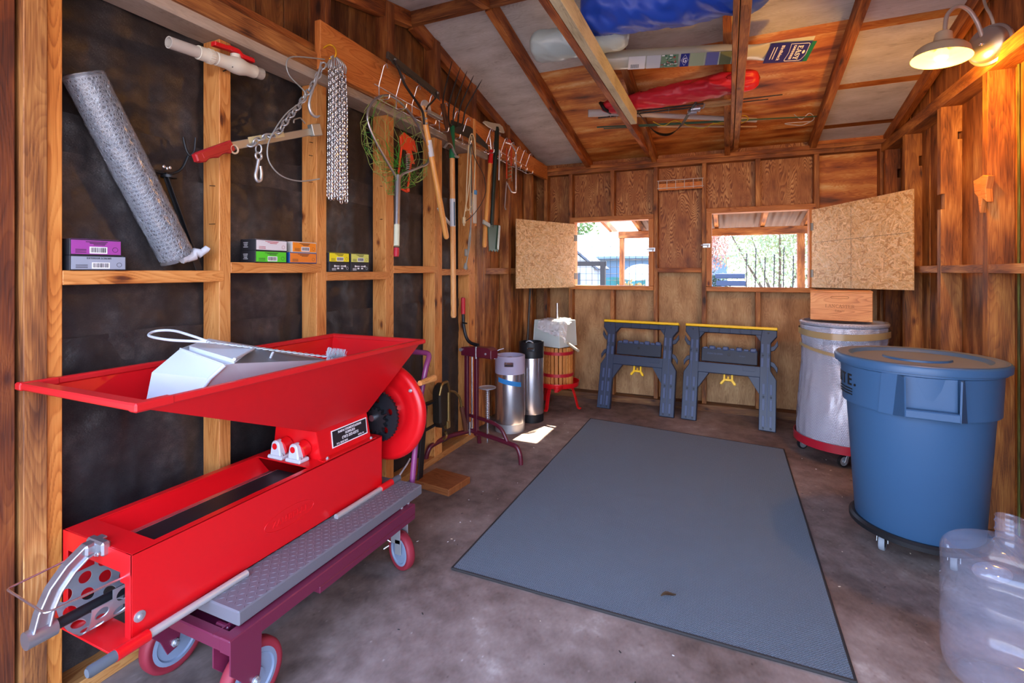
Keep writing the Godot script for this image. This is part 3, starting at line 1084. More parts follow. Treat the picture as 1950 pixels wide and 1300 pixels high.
func build_crusher() -> void:
	var o := thing("grape_crusher", "bright red grape crusher with long trough and wide hopper on a maroon cart", "crusher", V(-1.5, 0.30, -1.2))
	var x0 := -1.66
	var x1 := -1.355
	var z0 := -0.735
	var z1 := -1.70
	var y0 := 0.302
	var y1 := 0.515
	var b := wm(o)
	b.box(V(x1 - 0.002, (y0 + y1) / 2, (z0 + z1) / 2), V(0.004, y1 - y0, z0 - z1), 0.001, 2)
	b.box(V(x0 + 0.002, (y0 + y1) / 2, (z0 + z1) / 2), V(0.004, y1 - y0, z0 - z1), 0.001, 2)
	b.box(V((x0 + x1) / 2, (y0 + y1) / 2, z1 + 0.002), V(x1 - x0, y1 - y0, 0.004), 0.001)
	b.box(V((x0 + x1) / 2, y0 + 0.002, -1.28), V(x1 - x0, 0.004, 0.84), 0.001)
	b.box(V(x1 - 0.012, y1 - 0.002, (z0 + z1) / 2), V(0.024, 0.004, z0 - z1), 0.001, 2)
	b.box(V(x0 + 0.012, y1 - 0.002, (z0 + z1) / 2), V(0.024, 0.004, z0 - z1), 0.001, 2)
	b.box(V((x0 + x1) / 2, y1 - 0.002, z0 - 0.033), V(x1 - x0 - 0.04, 0.0038, 0.066), 0.001)
	b.box(V((x0 + x1) / 2, y1 - 0.002, -1.51), V(x1 - x0 - 0.04, 0.0038, 0.385), 0.001)
	b.box(V((x0 + x1) / 2, y1 - 0.026, z0 + 0.002), V(x1 - x0, 0.052, 0.004), 0.001)
	b.box(V(x1 - 0.011, (y0 + y1) / 2, z0 + 0.0019), V(0.022, y1 - y0, 0.004), 0.001)
	b.box(V(x0 + 0.011, (y0 + y1) / 2, z0 + 0.0019), V(0.022, y1 - y0, 0.004), 0.001)
	b.box(V(x1 - 0.028, y1 - 0.062, z0 + 0.0017), V(0.03, 0.03, 0.004), 0.001)
	# the lip under the open end
	b.box(V((x0 + x1) / 2, y0 + 0.002, z0 + 0.012), V(x1 - x0, 0.005, 0.075), 0.001)
	b.box(V(x1 + 0.008, y0 - 0.006 + 0.008, z0 + 0.03), V(0.03, 0.006, 0.02), 0.002)
	# sloping inner side of the trough
	slab(b, [V(x0 + 0.02, y1 - 0.004, -0.80), V(x0 + 0.02, y1 - 0.004, -1.32), V(-1.572, 0.462, -1.32), V(-1.572, 0.462, -0.80)], 0.003)
	var body := put(b, "trough", mats.red, o)
	# raised oval and name on the long side
	b = wm(o)
	var oval := []
	for i in 40:
		var t := TAU * i / 40
		oval.append(V(x1 + 0.0002, 0.3925 + 0.031 * sin(t), -1.218 + 0.102 * cos(t)))
	b.tube(oval, 0.0013, 6, true)
	b.text("ZAMBELLI", 0.021, Transform3D(Basis(Vector3.UP, PI / 2), V(x1 + 0.0004, 0.392, -1.218)), 0.0022, "Droid Serif", false, 0.16)
	put(b, "raised_name", mats.red, body)
	b = wm(o)
	b.box(V(-1.553, 0.468, -1.06), V(0.045, 0.006, 0.52), 0.001, 2)
	b.box(V(-1.532, 0.474, -1.06), V(0.003, 0.018, 0.52), 0.001, 2)
	put(b, "steel_edge", mats.steel, o)
	b = wm(o)
	b.box(V(-1.455, 0.478, -1.06), V(0.15, 0.008, 0.52), 0.001, 2)
	b.box(V(-1.405, 0.485, -1.05), V(0.05, 0.008, 0.03), 0.001, 2)
	b.box(V(-1.405, 0.485, -0.82), V(0.05, 0.008, 0.03), 0.001, 2)
	put(b, "rubber_cover", mats.black, o)
	# perforated screen: a U-shaped sheet of tiles, each with a hole
	b = wm(o)
	var rr := 0.088
	var cy := 0.392
	var cx := -1.512
	var tile := 0.045
	var place := func(s: float, t: float, r: float):
		# s along the sheet's width (an arc with straight tops), t along z
		var half := rr * PI / 2
		var q := s - half * 0.0
		if q < -half:
			return V(cx - r, cy + (-half - q), z0 + 0.05 - t)
		if q > half:
			return V(cx + r, cy + (q - half), z0 + 0.05 - t)
		var an := q / rr - PI / 2
		return V(cx + r * cos(an), cy + r * sin(an), z0 + 0.05 - t)
	for iz in 8:
		for iu in range(-4, 3):
			var sc := (iu + 0.5 + (0.5 if iz % 2 == 1 else 0.0)) * tile
			var tc := (iz + 0.5) * tile
			if sc - tile / 2 > 0.14:
				continue
			var prev := []
			for q in 25:
				var an := TAU * q / 24.0
				var ca := cos(an)
				var sa := sin(an)
				var m := 0.5 / maxf(absf(ca), absf(sa))
				var hole := 0.34
				var s_out: float = sc + ca * m * tile
				var t_out: float = tc + sa * m * tile
				var s_in: float = sc + ca * hole * tile
				var t_in: float = tc + sa * hole * tile
				var now := [place.call(s_out, t_out, rr), place.call(s_in, t_in, rr), place.call(s_in, t_in, rr - 0.003), place.call(s_out, t_out, rr - 0.003)]
				if q > 0:
					var ctr := V(cx, cy, now[0].z)
					facet(b, [prev[0], now[0], now[1], prev[1]], ctr)
					facet(b, [prev[3], now[3], now[2], prev[2]], ctr + (now[3] - ctr) * 3.0)
					facet(b, [prev[1], now[1], now[2], prev[2]], ctr)
				prev = now
	put(b, "perforated_screen", mats.zinc, o)
	b = wm(o)
	b.tube([V(-1.5, 0.357, -0.60), V(-1.5, 0.357, -1.30)], 0.013, 14)
	for i in 5:
		var zz := -0.80 - i * 0.1
		b.box(V(-1.5, 0.357, zz), V(0.012, 0.13, 0.012), 0.003, 1)
	put(b, "shaft", mats.black, o)
	# cast bearing arm
	b = wm(o)
	var pg := PackedVector2Array()
	var outer := [Vector2(-0.745, 0.527), Vector2(-0.70, 0.522), Vector2(-0.662, 0.495), Vector2(-0.63, 0.457), Vector2(-0.609, 0.41), Vector2(-0.600, 0.372)]
	var inner := [Vector2(-0.63, 0.372), Vector2(-0.637, 0.405), Vector2(-0.652, 0.44), Vector2(-0.678, 0.472), Vector2(-0.705, 0.492), Vector2(-0.745, 0.50)]
	for p in outer:
		pg.append(Vector2(-p.x, p.y))
	for p in inner:
		pg.append(Vector2(-p.x, p.y))
	b.xf = Transform3D(Basis(Vector3.UP, PI / 2), V(-1.494, 0, 0) - o.position)
	b.prism(pg, 0.010, 0.003, [], true)
	b.xf = Transform3D(Basis.IDENTITY, -o.position)
	for side in [outer, inner]:
		var path := []
		for p in side:
			path.append(V(-1.494, p.y, p.x))
		for i in path.size() - 1:
			b.bar(path[i] + (path[i] - path[i + 1]).normalized() * 0.002, path[i + 1] + (path[i + 1] - path[i]).normalized() * 0.002, 0.026, 0.006, Vector3.UP, 0.002)
	b.box(V(-1.485, 0.512, -0.728), V(0.075, 0.036, 0.022), 0.005)
	b.box(V(-1.494, 0.512, -0.712), V(0.035, 0.028, 0.03), 0.005)
	b.tube([V(-1.498, 0.357, -0.588), V(-1.498, 0.357, -0.645)], 0.0205, 18)
	hexnut(b, V(-1.515, 0.505, -0.715), 0.006, 0.005, Vector3.BACK)
	hexnut(b, V(-1.456, 0.505, -0.715), 0.006, 0.005, Vector3.BACK)
	put(b, "bearing_arm", mats.alu, o)
	b = wm(o)
	b.tube(bent([V(-1.385, 0.452, -0.76), V(-1.40, 0.452, -0.585), V(-1.615, 0.442, -0.60), V(-1.62, 0.448, -0.76)], 0.012), 0.0027, 8)
	put(b, "guard_wire", mats.steel, o)
	# the two carrying handles with their sleeves
	for k in 2:
		var za: float = [-0.685, -1.735][k]
		var zb: float = [-1.035, -1.405][k]
		var s := -1.0 if k == 0 else 1.0
		b = wm(o)
		b.tube([V(-1.332, 0.306, za), V(-1.332, 0.306, zb)], 0.0105, 14)
		var h := put(b, "handle_tube", mat(C("c9c7c4"), 0.38, 0.5), o)
		b = wm(o)
		b.tube([V(-1.332, 0.306, za + 0.002 * s), V(-1.332, 0.306, za + 0.075 * s)], 0.0145, 14)
		b.box(V(-1.345, 0.304, za + 0.037 * s), V(0.022, 0.01, 0.07), 0.002)
		put(b, "sleeve", mats.red, h)
		b = wm(o)
		b.tube([V(-1.332, 0.306, za + 0.01 * s), V(-1.332, 0.306, za - 0.05 * s), V(-1.332, 0.306, za - 0.055 * s)], [0.013, 0.0135, 0.010], 14)
		put(b, "rubber_end", mat(C("565a60"), 0.7), h)
	b = wm(o)
	b.tube([V(-1.332, 0.306, -1.775), V(-1.332, 0.345, -1.85), V(-1.332, 0.36, -1.87)], 0.0042, 8)
	put(b, "thin_rod", mats.zinc, o)
	b = wm(o)
	b.xf = Transform3D(Basis(Vector3.FORWARD, PI / 2), V(x1, 0.352, -0.752) - o.position)
	b.lathe([Vector2(0, 0.0), Vector2(0.0135, 0.0), Vector2(0.0135, 0.003), Vector2(0.006, 0.004), Vector2(0.0055, 0.009), Vector2(0, 0.010)], 18)
	put(b, "washer_bolt", mats.zinc, o)
	# neck between trough and hopper
	b = wm(o)
	var nb := [V(-1.385, y1, -1.385), V(-1.63, y1, -1.385), V(-1.63, y1, -1.66), V(-1.385, y1, -1.66)]
	var nt := [V(-1.398, 0.628, -1.372), V(-1.60, 0.628, -1.372), V(-1.60, 0.628, -1.648), V(-1.398, 0.628, -1.648)]
	for i in 4:
		slab(b, [nb[i], nb[(i + 1) % 4], nt[(i + 1) % 4], nt[i]], 0.003)
	b.box(V(-1.372, y1 + 0.002, -1.52), V(0.03, 0.004, 0.29), 0.001, 2)
	for s in [-1.545, -1.455]:
		b.tube([V(s, 0.558, -1.376), V(s, 0.552, -1.345)], [0.031, 0.029], 20)
	var neck := put(b, "neck", mats.red, o)
	for q in [-1.40, -1.645]:
		b = wm(o)
		hexnut(b, V(-1.369, y1 + 0.004, q), 0.007, 0.004)
		put(b, "bolt", mats.zinc, neck)
	# name plate
	var f := Transform3D(Basis(V(0, 0, -1), V(-0.115, 0.993, 0).normalized(), V(0.993, 0.115, 0).normalized()), V(-1.3887, 0.573, -1.541))
	b = wm(o)
	b.xf = b.xf * f
	b.col = Color(0.9, 0.9, 0.9)
	b.box(V(0, 0, 0.0006), V(0.2, 0.066, 0.0012), 0.0003)
	b.col = Color(0.012, 0.013, 0.018)
	b.box(V(0, 0, 0.0012), V(0.19, 0.058, 0.0012), 0.0003)
	b.col = Color(0.9, 0.9, 0.9)
	var fw := b.xf
	for row in [["NAPA FERMENTATION", 0.0085, 0.020, 0, 0.15], ["SUPPLIES", 0.0085, 0.007, 0, 0.1], ["(707) 255-6372", 0.0125, -0.008, 0, 0.13], ["P.O. BOX 5839", 0.0065, -0.0225, -0.047, 0.075], ["NAPA, CA", 0.0065, -0.0225, 0.06, 0.05]]:
		b.text(row[0], row[1], Transform3D(Basis.IDENTITY, V(row[3], row[2], 0.0021)), 0.0006, "Droid Serif", true, row[4])
	b.xf = fw
	put(b, "name_plate", mats.flat, neck)
	# two roller bearings on the end of the trough cover
	for i in 2:
		var bx: float = [-1.553, -1.462][i]
		b = wm(o)
		b.box(V(bx, y1 + 0.007, -1.345), V(0.074, 0.014, 0.05), 0.005)
		var p2 := PackedVector2Array()
		for q in [Vector2(-0.027, 0), Vector2(0.027, 0)]:
			p2.append(q)
		for q in 13:
			var t := PI * q / 12
			p2.append(Vector2(0.021 * cos(t), 0.036 + 0.021 * sin(t)))
		b.xf = Transform3D(Basis.IDENTITY, V(bx, y1 + 0.012, -1.338) - o.position)
		b.prism(p2, 0.028, 0.004, [], true)
		var br := put(b, "roller_bearing", mats.white_plastic, o)
		b = wm(o)
		b.xf = b.xf * axis_z(V(bx, y1 + 0.048, -1.325))
		b.lathe([Vector2(0, 0.003), Vector2(0.0115, 0.003), Vector2(0.0115, 0)], 20)
		put(b, "end_plug", mats.red, br)
		b = wm(o)
		b.tube([V(bx, y1 + 0.045, -1.35), V(bx, y1 + 0.045, -1.378)], 0.022, 18)
		put(b, "seal", mats.black, br)
		b = wm(o)
		hexnut(b, V(bx + 0.029, y1 + 0.014, -1.332), 0.006, 0.005)
		put(b, "bolt", mats.zinc, br)
	# hopper
	b = wm(o)
	var rim := [V(-1.20, 0.915, -0.668), V(-1.685, 0.915, -0.668), V(-1.685, 0.915, -1.757), V(-1.20, 0.915, -1.757)]
	var low := [V(-1.393, 0.626, -1.368), V(-1.605, 0.626, -1.368), V(-1.605, 0.626, -1.65), V(-1.393, 0.626, -1.65)]
	for i in 4:
		slab(b, [low[i], low[(i + 1) % 4], rim[(i + 1) % 4], rim[i]], 0.003)
	var hop := put(b, "hopper", mats.red, o)
	b = wm(o)
	var rd := mat(C("cf1a1e"), 0.42, 0, {"coat": 0.2})
	b.box(V(-1.196, 0.919, -1.2125), V(0.024, 0.018, 1.09), 0.004, 2)
	b.box(V(-1.689, 0.919, -1.2125), V(0.024, 0.018, 1.09), 0.004, 2)
	b.box(V(-1.4425, 0.919, -0.668), V(0.516, 0.018, 0.036), 0.004)
	b.box(V(-1.4425, 0.919, -1.765), V(0.516, 0.018, 0.026), 0.004)
	for x in [-1.196, -1.689]:
		b.box(V(x, 0.9193, -0.69), V(0.029, 0.021, 0.085), 0.004, 2)
	put(b, "rim", rd, hop)
	# gears and flywheel at the far end
	b = wm(o)
	var g := PackedVector2Array()
	for i in 120:
		var t := TAU * i / 120
		g.append(Vector2(cos(t), sin(t)) * (0.112 if i % 3 == 0 else 0.106))
	var holes := []
	for i in 5:
		var c := Vector2(0.072, 0).rotated(TAU * i / 5 + 0.35)
		var hh := PackedVector2Array()
		for j in 16:
			hh.append(c + Vector2(0.015, 0).rotated(TAU * j / 16))
		holes.append(hh)
	b.xf = Transform3D(Basis.IDENTITY, V(-1.405, 0.585, -1.733) - o.position)
	b.prism(g, 0.012, 0.0, holes)
	var gear := put(b, "gear_wheel", mat(C("23262c"), 0.5, 0.5), o)
	b = wm(o)
	g = PackedVector2Array()
	for i in 56:
		var t := TAU * i / 56
		g.append(Vector2(cos(t), sin(t)) * (0.057 if i % 4 < 2 else 0.045))
	b.xf = Transform3D(Basis.IDENTITY, V(-1.40, 0.572, -1.716) - o.position)
	b.prism(g, 0.02, 0.0)
	put(b, "pinion", mats.black, gear)
	b = wm(o)
	b.tube([V(-1.405, 0.585, -1.69), V(-1.405, 0.585, -1.84)], 0.014, 14)
	put(b, "axle", mats.steel, o)
	b = wm(o)
	b.xf = b.xf * axis_z(V(-1.422, 0.59, -1.80))
	var prof := [Vector2(0.0, 0.020), Vector2(0.10, 0.020), Vector2(0.115, 0.012), Vector2(0.128, 0.012), Vector2(0.145, 0.022), Vector2(0.175, 0.022)]
	for i in 13:
		var t := deg_to_rad(110.0 - 20.0 * i)
		prof.append(Vector2(0.197 + 0.024 * cos(t), 0.0 + 0.024 * sin(t)))
	prof.append_array([Vector2(0.17, -0.012), Vector2(0.14, 0.008), Vector2(0.0, 0.008)])
	b.lathe(prof, 72, 0.5)
	var fly := put(b, "flywheel", mats.red, o)
	b = wm(o)
	hexnut(b, V(-1.262, 0.70, -1.777), 0.009, 0.007, Vector3.BACK)
	put(b, "bolt", mats.zinc, fly)
	b = wm(o)
	b.xf = b.xf * axis_z(V(-1.235, 0.728, -1.93))
	b.lathe([Vector2(0, 0), Vector2(0.009, 0.001), Vector2(0.0145, 0.006), Vector2(0.0165, 0.016), Vector2(0.0145, 0.035), Vector2(0.0125, 0.1), Vector2(0.0115, 0.125), Vector2(0, 0.125)], 18)
	put(b, "crank_handle", mat(C("f6e4cc"), 0.5, 0, {"tex": tex.fir, "us": Vector3(0.4, 2, 1)}), fly)

	# white plastic hood lying in the hopper
	var hd := thing("plastic_hood", "white plastic hood with stepped top lying in the red hopper", "cover", V(-1.45, 0.8, -1.05))
	b = wm(hd)
	var ctr := V(-1.45, 0.88, -1.05)
	var A := V(-1.565, 0.978, -0.985)
	var B := V(-1.318, 0.951, -0.955)
	var C1 := V(-1.535, 0.925, -0.885)
	var D1 := V(-1.345, 0.915, -0.93)
	var C2 := V(-1.495, 0.845, -0.845)
	var D2 := V(-1.40, 0.845, -0.915)
	var E := V(-1.545, 0.985, -1.0)
	var E2 := E - V(0, 0.012, 0)
	var Fp := V(-1.32, 0.962, -0.985)
	var F2 := Fp - V(0, 0.012, 0)
	var G := V(-1.60, 0.993, -1.10)
	var Hh := V(-1.385, 0.972, -1.10)
	var K := V(-1.30, 0.905, -1.33)
	var K2 := V(-1.52, 0.915, -1.36)
	facet(b, [A, B, D1, C1], ctr)
	facet(b, [C1, D1, D2, C2], ctr)
	facet(b, [A, B, F2, E2], ctr)
	facet(b, [E, Fp, F2, E2], V(-1.45, 0.98, -1.2))
	facet(b, [E, Fp, Hh, G], ctr)
	facet(b, [G, Hh, K, K2], ctr)
	var low2 := V(-1.39, 0.80, -1.12)
	var low3 := V(-1.37, 0.80, -1.33)
	facet(b, [D1, D2, low2, F2, B], ctr)
	facet(b, [F2, low2, low3, K, Hh, Fp], ctr)
	facet(b, [K, low3, V(-1.52, 0.8, -1.36), K2], ctr)
	facet(b, [A, C1, C2, V(-1.58, 0.80, -1.1), V(-1.6, 0.8, -1.3), K2, G, E], ctr)
	var hs := put(b, "shell", mats.white_plastic, hd)
	b = wm(hd)
	b.tube([V(-1.350, 0.968, -1.10) + V(0.028, -0.006, -0.02), V(-1.365, 0.90, -1.125)], 0.004, 6)
	b.tube([B, D1, D2], 0.006, 8)
	b.tube([Fp, Hh], 0.005, 8)
	b.tube([A, B], 0.003, 6)
	put(b, "moulded_edge", mats.white_plastic, hs)
	# long twisted-wire brush lying over it
	var br2 := thing("bottle_brush", "long twisted wire bottle brush with looped handle lying across the hopper", "brush", V(-1.45, 1.0, -1.0))
	b = wm(br2)
	var loop := smooth_path([V(-1.46, 1.005, -1.0), V(-1.52, 1.02, -0.99), V(-1.60, 1.032, -0.985), V(-1.655, 1.03, -0.965), V(-1.635, 1.02, -0.935), V(-1.55, 1.012, -0.94), V(-1.49, 1.005, -0.985), V(-1.46, 1.002, -1.005)], 6)
	b.tube(loop, 0.0042, 8)
	put(b, "loop_handle", mats.white_plastic, br2)
	b = wm(br2)
	for k in 2:
		var tw := []
		for i in 160:
			var t := i / 159.0
			var an := t * 60.0 + PI * k
			tw.append(V(-1.46, 1.003, -1.003).lerp(V(-1.265, 0.925, -1.29), t) + V(cos(an) * 0.0022, sin(an) * 0.0022, 0))
		b.tube(tw, 0.0024, 5)
	put(b, "twisted_wire", mats.zinc, br2)
	b = wm(br2)
	var dirw := V(0.195, -0.078, -0.287).normalized()
	for i in 420:
		var t := rng.randf()
		var p := V(-1.265, 0.925, -1.29) + dirw * (t * 0.06)
		var side := dirw.cross(V(rng.randfn(), rng.randfn(), rng.randfn()).normalized()).normalized()
		b.tube([p, p + side * 0.033], 0.0006, 3, false, false)
	var bristle := put(b, "bristles", mats.white_plastic, br2)
	bristle.set_meta("kind", "stuff")


func wheel(parent: Node3D, at: Vector3, r: float, wd: float, turn: float, rubber: Material, hub: Material) -> void:
	var base: Vector3 = parent.position
	var t := Transform3D(Basis(Vector3.UP, turn) * Basis(Vector3.FORWARD, PI / 2), at - base)
	var b := mb()
	b.xf = t
	b.lathe([Vector2(r * 0.74, -wd * 0.4), Vector2(r * 0.86, -wd * 0.5), Vector2(r * 0.95, -wd * 0.46), Vector2(r, -wd * 0.25), Vector2(r, wd * 0.25), Vector2(r * 0.95, wd * 0.46), Vector2(r * 0.86, wd * 0.5), Vector2(r * 0.74, wd * 0.4)], 40, 0.6)
	var w := put(b, "wheel", rubber, parent)
	b = mb()
	b.xf = t
	b.lathe([Vector2(0, -wd * 0.55), Vector2(r * 0.24, -wd * 0.55), Vector2(r * 0.26, -wd * 0.36), Vector2(r * 0.6, -wd * 0.34), Vector2(r * 0.64, -wd * 0.46), Vector2(r * 0.76, -wd * 0.42), Vector2(r * 0.76, wd * 0.42), Vector2(r * 0.64, wd * 0.46), Vector2(r * 0.6, wd * 0.34), Vector2(r * 0.26, wd * 0.36), Vector2(r * 0.24, wd * 0.55), Vector2(0, wd * 0.55)], 40, 0.6)
	put(b, "hub", hub, w)


func build_cart() -> void:
	var o := thing("platform_cart", "maroon steel wheeled cart under the red grape crusher", "cart", V(-1.38, 0, -1.3))
	var grey := mat(C("7f8ba0"), 0.5)
	var tyre := mat(C("8c2130"), 0.6, 0, {"nrm": tex.rough_nrm, "us": Vector3(6, 6, 1), "ns": 0.3})
	var b := wm(o)
	b.box(V(-1.204, 0.236, -1.285), V(0.04, 0.04, 0.83), 0.003, 2)
	b.box(V(-1.575, 0.236, -1.285), V(0.04, 0.04, 0.83), 0.003, 2)
	b.box(V(-1.39, 0.236, -0.886), V(0.34, 0.036, 0.03), 0.003)
	b.box(V(-1.39, 0.236, -1.685), V(0.34, 0.036, 0.03), 0.003)
	b.box(V(-1.39, 0.236, -1.28), V(0.34, 0.036, 0.03), 0.003)
	b.box(V(-1.39, 0.222, -1.285), V(0.34, 0.003, 0.78), 0.0)
	b.box(V(-1.20, 0.205, -1.44), V(0.03, 0.022, 0.52), 0.002, 2)
	b.box(V(-1.27, 0.245, -0.915), V(0.05, 0.012, 0.014), 0.004)
	var fr := put(b, "frame", mats.purple_red, o)
	for x in [-1.186, -1.252, -1.53, -1.594]:
		b = wm(o)
		b.xf = Transform3D(Basis(Vector3.UP, PI / 2), V(x, 0, 0) - o.position)
		b.prism(PackedVector2Array([Vector2(0.872, 0.255), Vector2(0.872, 0.165), Vector2(0.905, 0.125), Vector2(0.925, 0.075), Vector2(0.955, 0.082), Vector2(0.965, 0.125), Vector2(0.968, 0.255)]), 0.005, 0.0012)
		put(b, "wheel_plate", mats.purple_red, o)
	for q in [[-1.184, 1.0], [-1.592, -1.0], [-1.254, -1.0], [-1.528, 1.0]]:
		b = wm(o)
		hexnut(b, V(q[0], 0.10, -0.945), 0.012, 0.008, V(q[1], 0, 0))
		put(b, "axle_bolt", mats.zinc, o)
	wheel(o, V(-1.219, 0.0925, -0.962), 0.092, 0.042, 0, tyre, grey)
	wheel(o, V(-1.562, 0.0925, -0.962), 0.092, 0.042, 0, tyre, grey)
	for x in [-1.235, -1.56]:
		b = wm(o)
		b.box(V(x, 0.204, -1.655), V(0.075, 0.008, 0.075), 0.002)
		b.tube([V(x, 0.20, -1.655), V(x, 0.18, -1.655)], 0.024, 18)
		for s in [-1, 1]:
			b.box(V(x, 0.148, -1.66 + 0.026 * s).rotated(Vector3.UP, 0), V(0.045, 0.07, 0.004), 0.001)
			b.box(V(x + 0.012, 0.10, -1.66 + 0.026 * s), V(0.03, 0.06, 0.004), 0.001)
		b.box(V(x, 0.182, -1.66), V(0.05, 0.006, 0.058), 0.002)
		var fk := put(b, "caster_fork", mats.zinc, o)
		b = wm(o)
		b.tube([V(x - 0.03, 0.11, -1.64), V(x - 0.05, 0.125, -1.63), V(x - 0.065, 0.12, -1.62)], 0.004, 6)
		b.tube([V(x - 0.03, 0.10, -1.63), V(x - 0.045, 0.09, -1.615)], 0.004, 6)
		put(b, "caster_lock", mats.chrome, fk)
		for zz in [-1.645, -1.69]:
			b = wm(o)
			hexnut(b, V(x + 0.02, 0.256, zz), 0.008, 0.008)
			put(b, "bolt", mats.zinc, fk)
		wheel(o, V(x + 0.01, 0.075, -1.66), 0.075, 0.036, PI / 2 - 0.35, tyre, grey)
	# push handle at the far end
	b = wm(o)
	b.tube(bent([V(-1.285, 0.25, -1.815), V(-1.285, 0.60, -1.87), V(-1.275, 0.78, -1.915), V(-1.275, 0.835, -1.95), V(-1.60, 0.835, -1.95), V(-1.60, 0.78, -1.915), V(-1.60, 0.60, -1.87), V(-1.60, 0.25, -1.815)], 0.04, 6), 0.0125, 14)
	b.box(V(-1.275, 0.24, -1.755), V(0.05, 0.03, 0.13), 0.002)
	b.box(V(-1.6, 0.24, -1.755), V(0.05, 0.03, 0.13), 0.002)
	put(b, "push_handle", mat(C("85386a"), 0.4, 0, {"coat": 0.3}), o)

	# grey tread-plate platform on the cart
	var d := thing("tread_platform", "grey diamond tread platform board lying on the maroon cart", "platform", V(-1.4, 0.257, -1.35))
	b = wm(d)
	b.box(V(-1.41, 0.2785, -1.348), V(0.405, 0.041, 0.868), 0.004, 2)
	var gm := mat(C("6c686d"), 0.55, 0, {"nrm": tex.rough_nrm, "us": Vector3(5, 5, 1), "ns": 0.35})
	var bd := put(b, "board", gm, d)
	b = wm(d)
	for i in 48:
		for j in 22:
			var zz := -0.935 - i * 0.0178
			var xx := -1.215 - j * 0.0178
			if xx < -1.6:
				continue
			var an := PI / 4 if (i + j) % 2 == 0 else -PI / 4
			var dx := V(cos(an), 0, sin(an)) * 0.0085
			var w2 := V(-sin(an), 0, cos(an)) * 0.002
			var c := V(xx, 0.299, zz)
			var top := c + V(0, 0.0014, 0)
			for s in [1.0, -1.0]:
				var nn: Vector3 = (V(0, 1, 0) + w2.normalized() * s * 0.7).normalized()
				b.poly([c - dx, c + w2 * s, top], nn)
				b.poly([c + w2 * s, c + dx, top], nn)
	var tr := put(b, "raised_tread", gm, bd)
	tr.set_meta("kind", "stuff")


# one chain link lying along d, turned by roll
func link(b: MB, at: Vector3, d: Vector3, roll: float, ln: float, wd: float, r: float, k := 10, segs := 5) -> void:
	var side := d.cross(V(0.3, 0.2, 1)).normalized().rotated(d, roll)
	var pts := []
	for i in k:
		var t := TAU * i / k
		var c := cos(t)
		pts.append(at + d * (ln / 2) * signf(c) * pow(absf(c), 0.7) + side * (wd / 2) * sin(t))
	b.tube(pts, r, segs, true)


func chain(b: MB, path: Array, ln: float, wd: float, r: float, k := 10, segs := 5) -> void:
	var pitch := ln * 0.74
	var left := 0.0
	var n := 0
	for i in path.size() - 1:
		var a: Vector3 = path[i]
		var e: Vector3 = path[i + 1]
		var l := a.distance_to(e)
		while left < l:
			link(b, a.lerp(e, left / l), (e - a).normalized(), PI / 2 * (n % 2) + 0.25, ln, wd, r, k, segs)
			left += pitch
			n += 1
		left -= l


func product_box(label: String, at: Vector3, size: Vector3, body: Color, face: Color, ink: Color, words: String, bars := true) -> void:
	# at: middle of the underside; the label faces the room (+x), the dark end faces the doorway
	var o := thing("screw_box", label, "box", at, 0.0, "hardware boxes on the wall blocking")
	var b := mb()
	b.col = body
	b.box(V(0, size.y / 2, 0), size, 0.0012)
	var carton := put(b, "carton", mats.flat, o)
	b = mb()
	b.col = face
	b.box(V(size.x / 2 + 0.0004, size.y / 2, 0), V(0.001, size.y * 0.86, size.z * 0.95), 0.0003)
	b.box(V(0, size.y + 0.0003, 0), V(size.x * 0.9, 0.0008, size.z * 0.92), 0.0002)
	var lab := put(b, "label", mats.flat, carton)
	b = mb()
	var f := Transform3D(Basis(V(0, 0, -1), V(0, 1, 0), V(1, 0, 0)), V(size.x / 2 + 0.0011, 0, 0))
	b.xf = f
	b.col = ink
	if words == "oo":
		for s in [-1.0, 1.0]:
			b.ball(V(s * size.z * 0.26, size.y * 0.6, 0), V(0.0055, 0.0055, 0.0006), 10, 4)
			b.box(V(s * size.z * 0.13, size.y * 0.6, 0), V(size.z * 0.2, size.y * 0.1, 0.0006), 0)
			b.box(V(s * size.z * 0.1, size.y * 0.36, 0), V(size.z * 0.1, size.y * 0.16, 0.0006), 0)
	elif words != "":
		b.text(words, size.y * 0.12, Transform3D(Basis.IDENTITY, V(0, size.y * 0.82, 0)), 0.0004, "Droid Sans", true, size.z * 0.7)
	else:
		for i in 3:
			b.box(V(0.003 * i, size.y * (0.84 - 0.085 * i), 0), V(size.z * (0.42 - 0.1 * i), size.y * 0.045, 0.0004), 0)
	for i in 3:
		b.box(V(-size.z * 0.3, size.y * (0.36 - 0.09 * i), 0), V(size.z * 0.2, size.y * 0.035, 0.0004), 0)
	if size.z > 0.1:
		b.tube(arc(V(size.z * 0.36, size.y * 0.38, 0), size.y * 0.15, 0, 345, 16), 0.0005, 4, true)
	# small print on the dark end
	b.xf = Transform3D(Basis.IDENTITY, V(0, 0, size.z / 2 + 0.0006))
	b.col = Color(0.75, 0.75, 0.75)
	for i in 4:
		b.box(V(-0.012, size.y * (0.7 - 0.13 * i), 0), V(0.026 - 0.004 * (i % 3), size.y * 0.05, 0.0004), 0)
	put(b, "print", mats.flat, lab)
	if bars:
		b = mb()
		b.xf = f
		b.col = Color(0.9, 0.9, 0.9)
		var bw := minf(size.z * 0.34, 0.045)
		b.box(V(0.004, size.y * 0.33, 0), V(bw, size.y * 0.42, 0.0005), 0)
		b.col = Color(0.01, 0.01, 0.01)
		var x := -bw * 0.42
		while x < bw * 0.42:
			var t := rng.randf_range(0.0006, 0.002)
			b.box(V(0.004 + x, size.y * 0.34, 0.0004), V(t, size.y * 0.3, 0.0004), 0)
			x += t + rng.randf_range(0.0008, 0.0018)
		put(b, "barcode", mats.flat, lab)


